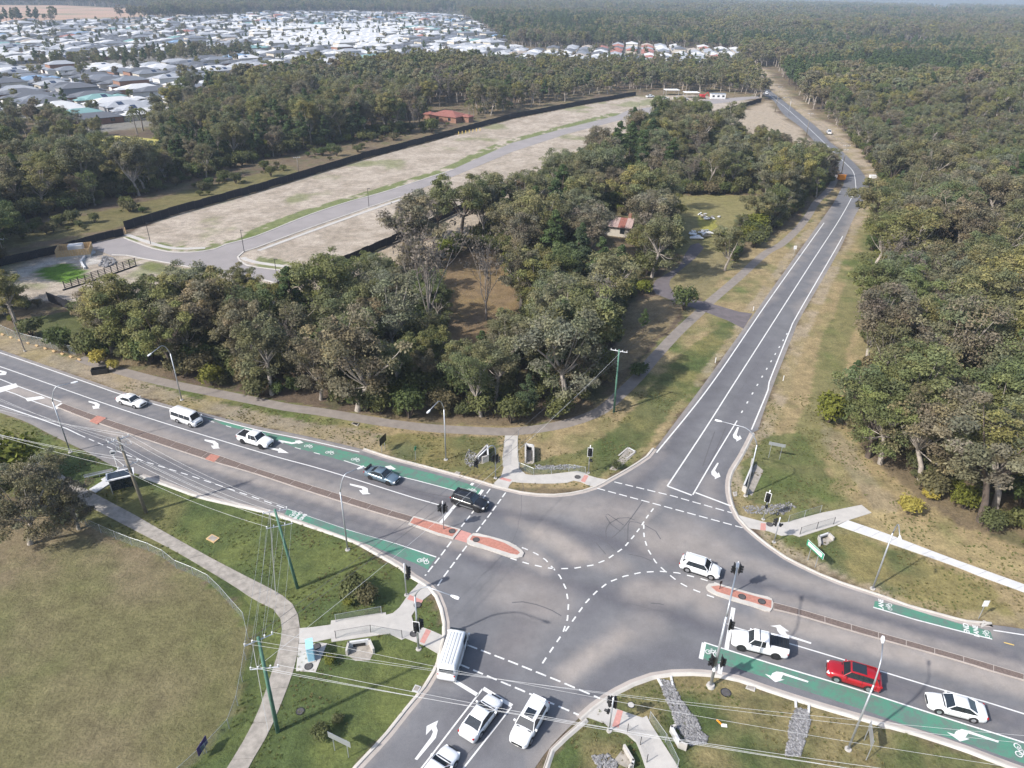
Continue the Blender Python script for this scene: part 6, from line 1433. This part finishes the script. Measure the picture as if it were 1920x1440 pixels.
special('yellow', (187, 682), 0, 'yellow wattle at the verge left of the black box', 1.15); special('yellow', (214, 692), 0, 'second yellow wattle right of the black box', .8); special('yellow', (1702, 962), 0, 'pale yellow flowering wattle at the forest edge', 1.15); special('yellow', (1742, 935), 0, 'smaller yellow wattle behind the flowering one', .7); special('yellow', (700, 765), 0, 'small yellow shrub at the foot of the central wood', .7)
special('lime', (1553, 792), 0, 'round yellow-green shrub at the right forest point', 1.9); special('bare', (1605, 800), 702, 'grey leafless tree beside the yellow-green shrub', var=1); special('pine', (1590, 745), 690, 'young dark pine at the forest edge', .42); special('bare', (1660, 655), 0, 'purple-grey bare shrub tree in the right forest', .42, var=0)
special('gum', (1838, 978), 700, 'big white-limbed gum at the right forest corner', 1.15, var=5); special('gum', (1725, 900), 745, 'gum with broken pale stump behind the wattle', .95, var=1)
special('palm', (738, 240), 0, 'palm with drooping fronds left of the red roofed house', .95); special('palm', (760, 215), 0, 'taller palm behind the drooping one', 1.1); special('palm', (880, 218), 0, 'left palm of the pair right of red house', .9); special('palm', (888, 222), 0, 'right palm of the pair right of red house', .9); special('palm', (268, 245), 0, 'tall palm beside the yellow roofed house', 1.5); special('palm', (258, 252), 0, 'shorter palm beside the yellow roofed house', 1.2)
special('bare', (825, 200), 130, 'white leafless gum above the red roofed house', var=1); special('bare', (842, 196), 133, 'second white leafless gum above the red roofed house', var=1); special('bush', (810, 250), 0, 'round dark shrub in front of the red roofed house', 2.3)
EXC_T = [[(-300, 520)] + [(-60, 545), (10, 490), (117, 466), (233, 430), (320, 396), (480, 350), (692, 286), (805, 257), (890, 233), (960, 215), (1085, 191), (1192, 173), (1230, 168), (1400, 178), (1432, 190), (1427, 197), (1310, 232), (1260, 244), (1097, 304), (1047, 324), (900, 388), (750, 458), (655, 500), (480, 570), (330, 606), (187, 608), (92, 573), (10, 570)],
         ]
ROADPAD = [(1400, 128), (1412, 160), (1440, 195), (1500, 250), (1540, 300), (1562, 330), (1550, 350), (1500, 392), (1440, 440), (1375, 500), (1318, 552), (1270, 600), (1222, 650), (1180, 690), (1140, 735), (1095, 772), (1035, 790), (960, 797), (880, 797), (800, 792), (700, 778), (600, 762), (480, 742), (400, 724), (260, 692), (150, 668), (60, 640), (0, 618), (-300, 540), (-900, 540), (-900, 1700), (2700, 1700), (2700, 1290), (2300, 1150), (1960, 1040), (1850, 1005), (1760, 965), (1690, 915), (1640, 870), (1590, 825), (1570, 790), (1600, 745), (1622, 690), (1625, 620), (1650, 550), (1636, 490), (1628, 435), (1652, 395), (1656, 350), (1632, 312), (1598, 268), (1556, 230), (1505, 190), (1475, 155), (1450, 122), (1428, 126)]
CLEARINGS = [[(195, 236), (295, 236), (300, 335), (190, 335)], [(800, 195), (885, 195), (885, 245), (800, 245)], [(1110, 405), (1195, 405), (1190, 520), (1165, 545), (1125, 545)], CLEAR1, CLEAR2, CLEAR2B, CLEAR3, [(0, 490), (233, 446), (320, 410), (480, 365), (692, 300), (890, 246), (960, 227), (1192, 182), (1192, 168), (960, 208), (850, 236), (690, 262), (600, 278), (480, 305), (300, 360), (0, 425)], [(20, 590), (92, 575), (187, 612), (195, 640), (150, 660), (80, 640)], SOUTHSTRIP[:5] + SOUTHSTRIP[12:], [(1310, 228), (1400, 205), (1440, 190), (1500, 240), (1560, 300), (1530, 300), (1470, 285), (1400, 275), (1330, 250)]]
def allowed(x_, y_):
    a, b = PX(x_, y_)
    ok = (y_ > 40)
    for P in EXC_T + [ROADPAD, SUB1, SUB2, REDEARTH] + CLEARINGS + SUB3: ok &= ~inpoly(a, b, P)
    ok &= linedist(x_, y_, GL(DRIVE, 0)) > 2
    return ok, a, b
def jgrid(x0, x1, y0, y1, s, seed):
    nr = np.random.RandomState(seed); gx, gy = np.meshgrid(np.arange(x0, x1, s), np.arange(y0, y1, s)); gx = gx + (np.arange(gx.shape[0]) % 2)[:, None] * s / 2
    return (gx + nr.uniform(-.42, .42, gx.shape) * s).ravel(), (gy + nr.uniform(-.42, .42, gy.shape) * s).ravel()
def visible(a, b, pad=140): return (a > -pad) & (a < 1920 + pad) & (b < 1650)
pts = []
for (y0, y1, s, sd_) in ((60, 330, 6.2, 1), (330, 620, 6.9, 2), (620, 1100, 8.2, 3), (1100, 2000, 11, 4), (2000, 3600, 17, 5)):
    X0 = y1 * .85 + 80; gx, gy = jgrid(-X0, X0, y0, y1, s, sd_); ok, a, b = allowed(gx, gy); ok &= visible(a, b)
    pts.append(np.stack([gx[ok], gy[ok]], 1))
pts = np.concatenate(pts)
a, b = PX(pts[:, 0], pts[:, 1])
keep = np.ones(len(pts), bool)
for sx, sy, r_ in placed: keep &= np.hypot(pts[:, 0] - sx, pts[:, 1] - sy) > r_
# thinner cover in parts of the central wood and along the northern belt's near edge
cw = (a > 480) & (a < 1500) & (b > 300) & (b < 800); belt = (a < 1200) & (b < 480) & (b > 120) & ~cw
nz = fbm(pts[:, 0], pts[:, 1], .05)
keep &= ~((pts[:, 1] > 650) & (fbm(pts[:, 0], pts[:, 1], .006, 3) > .64))
keep &= ~(cw & (NR.rand(len(pts)) < np.where(b < 560, .36, .18))); keep &= ~(belt & (NR.rand(len(pts)) < .18))
pts, a, b, nz, cw, belt = pts[keep], a[keep], b[keep], nz[keep], cw[keep], belt[keep]
PINEZ = [[(1430, 150), (1700, 120), (1860, 125), (1850, 160), (1700, 168), (1560, 160), (1470, 175)], [(330, 395), (300, 300), (480, 240), (640, 220), (720, 240), (700, 300), (500, 350)], [(960, 420), (1080, 420), (1180, 480), (1180, 590), (1060, 560), (960, 470)], [(1110, 280), (1230, 270), (1240, 330), (1130, 350)], [(1030, 45), (1330, 45), (1330, 62), (1030, 62)]]
pz = (b < 110) & (fbm(pts[:, 0], pts[:, 1], .0035) > .57) & (NR.rand(len(pts)) < .7)
for k, P in enumerate(PINEZ): pz |= inpoly(a, b, P) & (NR.rand(len(pts)) < (.95, .55, .5, .6, .8)[k])
u = NR.rand(len(pts)); kinds = np.where(pz | (u > .965), 1, np.where(u < .045, 2, np.where(u < .16, 3, 0)))  # 0 gum 1 pine 2 bare 3 thin
order = np.argsort(np.hypot(pts[:, 0], pts[:, 1]))
# nearest ones are individuals
def region(qx, qy, y_):
    if qx > 1560 or (qx > 1440 and qy < 240): return 'right'
    if qy > 480 and qx < 480: return 'left roadside'
    if qx < 1240 and qy < 300 and not (qx > 900 and qy > 240) or (qx < 700 and qy < 480): return 'northern'
    return 'central'
TXT = {'right': 'in the dense forest right of the north road', 'left roadside': 'in the roadside thicket left of the central wood', 'northern': 'in the belt between estate and suburb', 'central': 'in the central wood above the junction'}
ADJ = {0: 'olive-green gum tree', 1: 'dark green pine', 2: 'bare grey tree', 3: 'thin-crowned gum tree'}
cnt = {0: 0, 1: 0, 2: 0}; rest = []
def local(qx, qy):
    if qx < 300 and 225 < qy < 320: return .62
    if 440 < qx < 780 and 560 < qy < 765: return .88
    if 780 <= qx < 1015 and 600 < qy < 800: return .66
    if 180 < qx <= 440 and 590 < qy < 740: return .92
    if qx < 220 and 540 < qy < 720: return .72
    if qx > 1370 and 230 < qy < 345: return .72
    if 900 < qx < 1410 and 118 < qy < 200: return .72
    if qx < 480 and 200 < qy < 330: return .8
    return 1.0
def inst_s(k, y_): return (R.choice((R.uniform(.6, .9), R.uniform(.8, 1.15), R.uniform(1.0, 1.3))) if k in (0, 3) else R.uniform(.7, 1.05) if k == 1 else R.uniform(.6, 1.0)) * (1 if y_ < 1100 else (1.35 if y_ < 2000 else 1.7))
for i in order:
    k = int(kinds[i]); kk = 0 if k == 3 else k; lim = {0: 285, 1: 110, 2: 60}[kk]; s = inst_s(k, pts[i][1])
    qx, qy = a[i], b[i]; s *= local(qx, qy); rg = region(qx, qy, pts[i][1])
    if rg == 'right' and nz[i] < .4: s *= .8
    vis_ = -60 < qx < 1980 and qy < 1480 and pts[i][1] < 520
    if cnt[kk] < lim and vis_:
        cnt[kk] += 1; tree(('gum', 'pine', 'bare', 'thin')[k], pts[i], s, var=(R.choice((1, 3, 4, 6, 7)) if k == 0 and cw[i] and b[i] > 560 else None), label=ADJ[k] + ' ' + TXT[rg], group=ADJ[k] + 's ' + TXT[rg])
    else: rest.append((pts[i][0], pts[i][1], k, s))
print('trees', ntree, 'rest', len(rest))
# everything farther back: instanced masses
def joined(tm, cm, name):
    me = bpy.data.meshes.new(name); nv = len(tm.vertices); nc = len(cm.vertices)
    co = np.zeros((nv + nc) * 3, np.float32); t = np.zeros(nv * 3, np.float32); c = np.zeros(nc * 3, np.float32); tm.vertices.foreach_get('co', t); cm.vertices.foreach_get('co', c); co[:nv * 3] = t; co[nv * 3:] = c
    polys = [tuple(p.vertices) for p in tm.polygons] + [tuple(v + nv for v in p.vertices) for p in cm.polygons]
    me.from_pydata([tuple(v) for v in co.reshape(-1, 3)], [], polys); me.materials.append(tm.materials[0]); me.materials.append(cm.materials[0])
    me.polygons.foreach_set('material_index', [0] * len(tm.polygons) + [1] * len(cm.polygons))
    tc = np.ones(nc * 4, np.float32); cm.color_attributes['tone'].data.foreach_get('color', tc); al = me.color_attributes.new('tone', 'FLOAT_COLOR', 'POINT'); al.data.foreach_set('color', np.concatenate([np.ones(nv * 4, np.float32), tc])); me.update(); return me
def scatter(name, label, P, protos, kind_='stuff'):
    """one object: points carrying rotation, size and which plant, instanced with geometry nodes"""
    if not P: return
    colp = bpy.data.collections.new(name + '_plants')
    for k, me in enumerate(protos): colp.objects.link(bpy.data.objects.new('plant_%02d' % k, me))
    me = bpy.data.meshes.new(name); me.from_pydata([(p[0], p[1], p[4] if len(p) > 4 else 0) for p in P], [], [])
    for an, ty, vals in (('pick', 'INT', [int(p[2]) for p in P]), ('size', 'FLOAT', [float(p[3]) for p in P]), ('turn', 'FLOAT', [R.uniform(0, 6.28) for p in P])):
        at = me.attributes.new(an, ty, 'POINT'); at.data.foreach_set('value', vals)
    o = link(name, me); ng = bpy.data.node_groups.new(name, 'GeometryNodeTree')
    ng.interface.new_socket('Geometry', in_out='INPUT', socket_type='NodeSocketGeometry'); ng.interface.new_socket('Geometry', in_out='OUTPUT', socket_type='NodeSocketGeometry')
    gi, go = ng.nodes.new('NodeGroupInput'), ng.nodes.new('NodeGroupOutput'); ip = ng.nodes.new('GeometryNodeInstanceOnPoints'); ci = ng.nodes.new('GeometryNodeCollectionInfo')
    ci.inputs[0].default_value = colp; ci.inputs['Separate Children'].default_value = True; ci.inputs['Reset Children'].default_value = True
    def att(n_, t_): q = ng.nodes.new('GeometryNodeInputNamedAttribute'); q.data_type = t_; q.inputs[0].default_value = n_; return [s_ for s_ in q.outputs if s_.enabled and s_.name == 'Attribute'][0]
    cx = ng.nodes.new('ShaderNodeCombineXYZ'); ng.links.new(att('turn', 'FLOAT'), cx.inputs[2])
    ng.links.new(gi.outputs[0], ip.inputs['Points']); ng.links.new(ci.outputs[0], ip.inputs['Instance']); ip.inputs['Pick Instance'].default_value = True
    ng.links.new(att('pick', 'INT'), ip.inputs['Instance Index']); ng.links.new(cx.outputs[0], ip.inputs['Rotation']); ng.links.new(att('size', 'FLOAT'), ip.inputs['Scale']); ng.links.new(ip.outputs[0], go.inputs[0])
    md = o.modifiers.new('scatter', 'NODES'); md.node_group = ng
    return tag(o, label, None, None, kind_)
LOG = [gum(200 + k, 15.5, 1.1, 3400, .38, M_gum) for k in range(4)]
LOP = pine(210, 16, M_pine, 1800, .5)
full = [joined(t, c, 'gum_mass') for t, c in GUMS[:5] + THIN[:1] + PINES[:2] + BARE[:1]]
low = [joined(t, c, 'gum_mass_low') for t, c in LOG] + [joined(*LOP, 'pine_mass_low')]
nearP, farP = [], []
for x_, y_, k, s in rest:
    if y_ < 420: nearP.append((x_, y_, {0: R.randrange(5), 3: 5, 1: 6 + R.randrange(2), 2: 8}[k], s))
    else: farP.append((x_, y_, {0: R.randrange(4), 3: R.randrange(4), 1: 4, 2: R.randrange(4)}[k], s * (1.05 if k != 3 else .8)))
scatter('woodland', 'rest of the woods and forest nearer than the suburb', nearP, full)
scatter('distant_forest', 'far forest stretching to the hazy horizon', farP, low)
# trees and hedges among the houses
gp = []
gx, gy = jgrid(-1500, 900, 250, 1700, 15, 9); q1, q2 = PX(gx, gy); m = (inpoly(q1, q2, SUB1) | inpoly(q1, q2, SUB2)) & visible(q1, q2); m &= (NR.rand(len(gx)) < .48 + .4 * (fbm(gx, gy, .01) > .56))
hs = np.array([(s[0], s[1]) for s in spots])
for x_, y_ in zip(gx[m], gy[m]):
    if np.min(np.hypot(hs[:, 0] - x_, hs[:, 1] - y_)) > 7.5: gp.append((x_, y_, R.randrange(5), R.uniform(.3, .62)))
gx, gy = jgrid(-1500, 100, 400, 1400, 9, 10); q1, q2 = PX(gx, gy); m = inpoly(q1, q2, GREENBELT) & (NR.rand(len(gx)) < .75)
gp += [(x_, y_, R.randrange(5), R.uniform(.4, .8)) for x_, y_ in zip(gx[m], gy[m])]
scatter('garden_trees', 'small dark garden trees among the distant houses', gp, low)
# undergrowth, weeds and litter shrubs
ub = [joined(t, c, 'undergrowth') for t, c in (BUSH[0], BUSH[1], BUSH[3])]
gx, gy = jgrid(-170, 330, 55, 330, 2.8, 11); ok, q1, q2 = allowed(gx, gy); ok &= visible(q1, q2) & (NR.rand(len(gx)) < .8)
up_ = [(x_, y_, int(R.random() < .5) if R.random() < .93 else 2, R.uniform(.5, 2.0)) for x_, y_ in zip(gx[ok], gy[ok])]
# scrub strip outside the long fence
P = [(0, 440), (230, 390), (480, 322), (690, 258), (860, 225), (960, 195), (960, 206), (890, 226), (692, 278), (480, 341), (233, 413), (0, 468)]
gx, gy = jgrid(-300, 60, 150, 420, 3.0, 12); q1, q2 = PX(gx, gy); m = inpoly(q1, q2, P) & (NR.rand(len(gx)) < .8) & (fbm(gx, gy, .09) > .47)
up_ += [(x_ + R.gauss(0, 1.2), y_ + abs(R.gauss(0, 1.5)), R.randrange(2), R.choice((.3, .45, .6, .9, 1.3)) * R.uniform(.8, 1.2)) for x_, y_ in zip(gx[m], gy[m])]
scatter('undergrowth', 'low shrubs and saplings filling the floor of the woods', up_, ub)
# grass tufts and weeds on the verges close to the camera
tf_ = []
for k in range(2):
    nr = np.random.RandomState(30 + k); V_, C_ = [], []; n = 26
    A_ = nr.rand(n) * 6.28; rr_ = nr.rand(n) * .16
    for i in range(n):
        c_ = np.array([math.cos(A_[i]) * rr_[i], math.sin(A_[i]) * rr_[i], 0]); d_ = np.array([math.cos(A_[i] * 3), math.sin(A_[i] * 3), 0]); s_ = np.array([-d_[1], d_[0], 0]) * .02; hh = .07 + .10 * nr.rand()
        V_.append(np.array([c_ - s_, c_ + s_, c_ + s_ * .4 + d_ * hh * .6 + [0, 0, hh], c_ - s_ * .4 + d_ * hh * .6 + [0, 0, hh]])); C_.append(np.full((4, 3), .7 + .7 * nr.rand()))
    tf_.append(leafmesh('grass_tuft', V_, C_, leafmat('tuft_%d' % k, [(.12, .15, .045), (.16, .165, .06)] if k == 0 else [(.20, .165, .08), (.15, .145, .05)])))
gx, gy = jgrid(-75, 75, 28, 100, .42, 13); q1, q2 = PX(gx, gy)
m = (inpoly(q1, q2, SWV) | inpoly(q1, q2, VERGE_E) | inpoly(q1, q2, VERGE_N) | inpoly(q1, q2, [(1020, 1445), (1097, 1350), (1155, 1303), (1260, 1270), (1347, 1272), (1527, 1328), (1715, 1380), (1902, 1446), (1950, 1500), (1000, 1500)]))
for Q in (SWP, NP, P1L + P1R[::-1], [(1584, 972), (1665, 998), (1765, 1036), (1875, 1076), (1925, 1093), (1925, 1115), (1835, 1085), (1690, 1031), (1560, 990)], [(1378, 960), (1440, 975), (1540, 958), (1615, 943), (1640, 962), (1566, 990), (1499, 1011), (1400, 994)], C4(960, 1080, [(650, 950), (700, 925), (900, 1035), (1010, 1040), (1050, 1110), (1300, 1560), (1010, 1560), (950, 1320), (850, 1200), (700, 1120)])): m &= ~inpoly(q1, q2, Q)
m &= (NR.rand(len(gx)) < .5) & (fbm(gx, gy, .25) > .47) & visible(q1, q2, 20)
m &= ~inpoly(gx, gy, [tuple(p) for p in road_w[::3]])
m &= linedist(gx, gy, SM(PATHC, 3)) > 1.3
scatter('grass_tufts', 'tufts of grass and weeds on the mown verges', [(x_, y_, int(fbm(np.array([x_]), np.array([y_]), .3)[0] > .52), R.uniform(.5, 1.15)) for x_, y_ in zip(gx[m], gy[m])], tf_)
print('tufts', int(m.sum()), 'near', len(nearP), 'far', len(farP), 'under', len(up_), 'garden', len(gp))

# ------------------------------------------------------------ what sets look-alikes apart
LM = [((1062, 768), 'the forked white trunk gum'), ((805, 640), 'the tall sparse grey tree'), ((880, 590), 'the brown clearing'), ((722, 570), 'the round open gum'), ((560, 600), 'the low gum at the fence'), ((1150, 436), 'the old tin roofed cottage'), ((1310, 420), 'the white rubble'), ((1155, 592), 'the pine beside the drive'), ((1500, 350), 'the north road bend'), ((1240, 540), 'the driveway bend'), ((1050, 320), 'the black fence gap'), ((1360, 225), 'the right estate fence end'), ((865, 440), 'the olive gums over the fence'), ((340, 700), 'the lamp behind the minibus'), ((190, 690), 'the yellow wattles'), ((100, 600), 'the green patch'), ((480, 700), 'the verge facing the white pickup'), ((640, 720), 'the trees facing the green lane'), ((836, 780), 'the lamp near the culvert'), ((142, 475), 'the timber enclosure'), ((243, 270), 'the yellow roofed house'), ((556, 320), 'the pale pole by the long fence'), ((842, 215), 'the red roofed house'), ((400, 260), 'the dark pine stand'), ((700, 200), 'the woods below the far roofs'), ((1080, 170), 'the far long fence end'), ((1300, 160), 'the white canopies'), ((1250, 270), 'the pines above the cottage'), ((1555, 790), 'the round yellow-green shrub'), ((1710, 940), 'the yellow flowering wattle'), ((1838, 978), 'the big white-limbed gum'), ((1660, 655), 'the purple-grey bare tree'), ((1640, 430), 'the narrow east verge'), ((1640, 330), 'the white box at the bend'), ((1560, 240), 'the parked far pickup'), ((1600, 140), 'the dark pine row'), ((1800, 420), 'the middle of the right forest'), ((1850, 600), 'the right frame edge'), ((1750, 750), 'the forest corner'), ((1850, 250), 'the upper right frame edge'), ((1720, 520), 'the forest beside the long verge')]
for o in bpy.data.objects:
    if o.type == 'EMPTY' and o.parent is None and o.get('label') and ' in the ' in o['label'] and o.name.split('.')[0] in ('gum_tree', 'pine_tree', 'bare_tree') and any(o['label'].endswith(t) for t in TXT.values()):
        qx, qy = PX(o.location.x, o.location.y); d, (lx, ly), nm_ = min((math.hypot(qx - p[0], (qy - p[1]) * 1.6), p, t) for p, t in LM)
        rel = ('right of' if qx > lx else 'left of') if abs(qx - lx) > abs(qy - ly) * 1.2 else ('behind' if qy < ly else 'in front of')
        s = o.scale.z; sz = 'tall' if s > .98 else ('mid-sized' if s > .75 else 'short'); kd = o['label'].split(' in the ')[0]
        o['label'] = '%s %s %s %s' % (sz, kd, rel, nm_)
byl = {}
for o in bpy.data.objects:
    if o.parent is None and o.get('label') and not o.get('kind'): byl.setdefault(o['label'], []).append(o)
ORD = ['leftmost', 'second from left', 'third from left', 'fourth from left', 'fifth from left', 'sixth from left', 'seventh from left', 'eighth from left', 'ninth from left', 'tenth from left', 'eleventh from left', 'twelfth from left']
def order_labels(l, os_):
    os_.sort(key=lambda o: float(PX(o.location.x, o.location.y)[0]))
    for i, o in enumerate(os_):
        w_ = ORD[i] if i < len(os_) - 1 else 'rightmost'; t_ = l + ', ' + w_
        o['label'] = t_ if len(t_.split()) <= 16 else w_ + ' ' + ' '.join(l.split()[-15 + len(w_.split()):]) if len(l.split()) > 14 else t_
for l, os_ in byl.items():
    if len(os_) < 2: continue
    if not os_[0].get('group'):
        for o in os_: o['group'] = l
    if len(os_) <= 12: order_labels(l, os_)
    elif len(os_) <= 36:
        os_.sort(key=lambda o: -o.location.y); n = len(os_); k = 2 if n <= 24 else 3
        for j in range(k): order_labels(l + ', ' + (('farther', 'nearer') if k == 2 else ('farthest', 'middle', 'nearest'))[j], os_[j * n // k:(j + 1) * n // k])

# ------------------------------------------------------------ haze: one box of thin air
HZ = MB().box((0, 9000, 128), (24000, 18400, 262)).mesh('haze', bpy.data.materials.new('air'))
hm = HZ.materials[0]; hm.use_nodes = True; hn = hm.node_tree; hn.nodes.remove(hn.nodes['Principled BSDF'])
pv = hn.nodes.new('ShaderNodeVolumePrincipled'); pv.inputs['Color'].default_value = (0.66, 0.80, 1.0, 1); pv.inputs['Density'].default_value = 0.00015; pv.inputs['Anisotropy'].default_value = 0.0
hn.links.new(pv.outputs[0], hn.nodes['Material Output'].inputs['Volume'])
tag(link('haze', HZ), 'thin pale blue haze over the far forest', None, None, 'stuff')
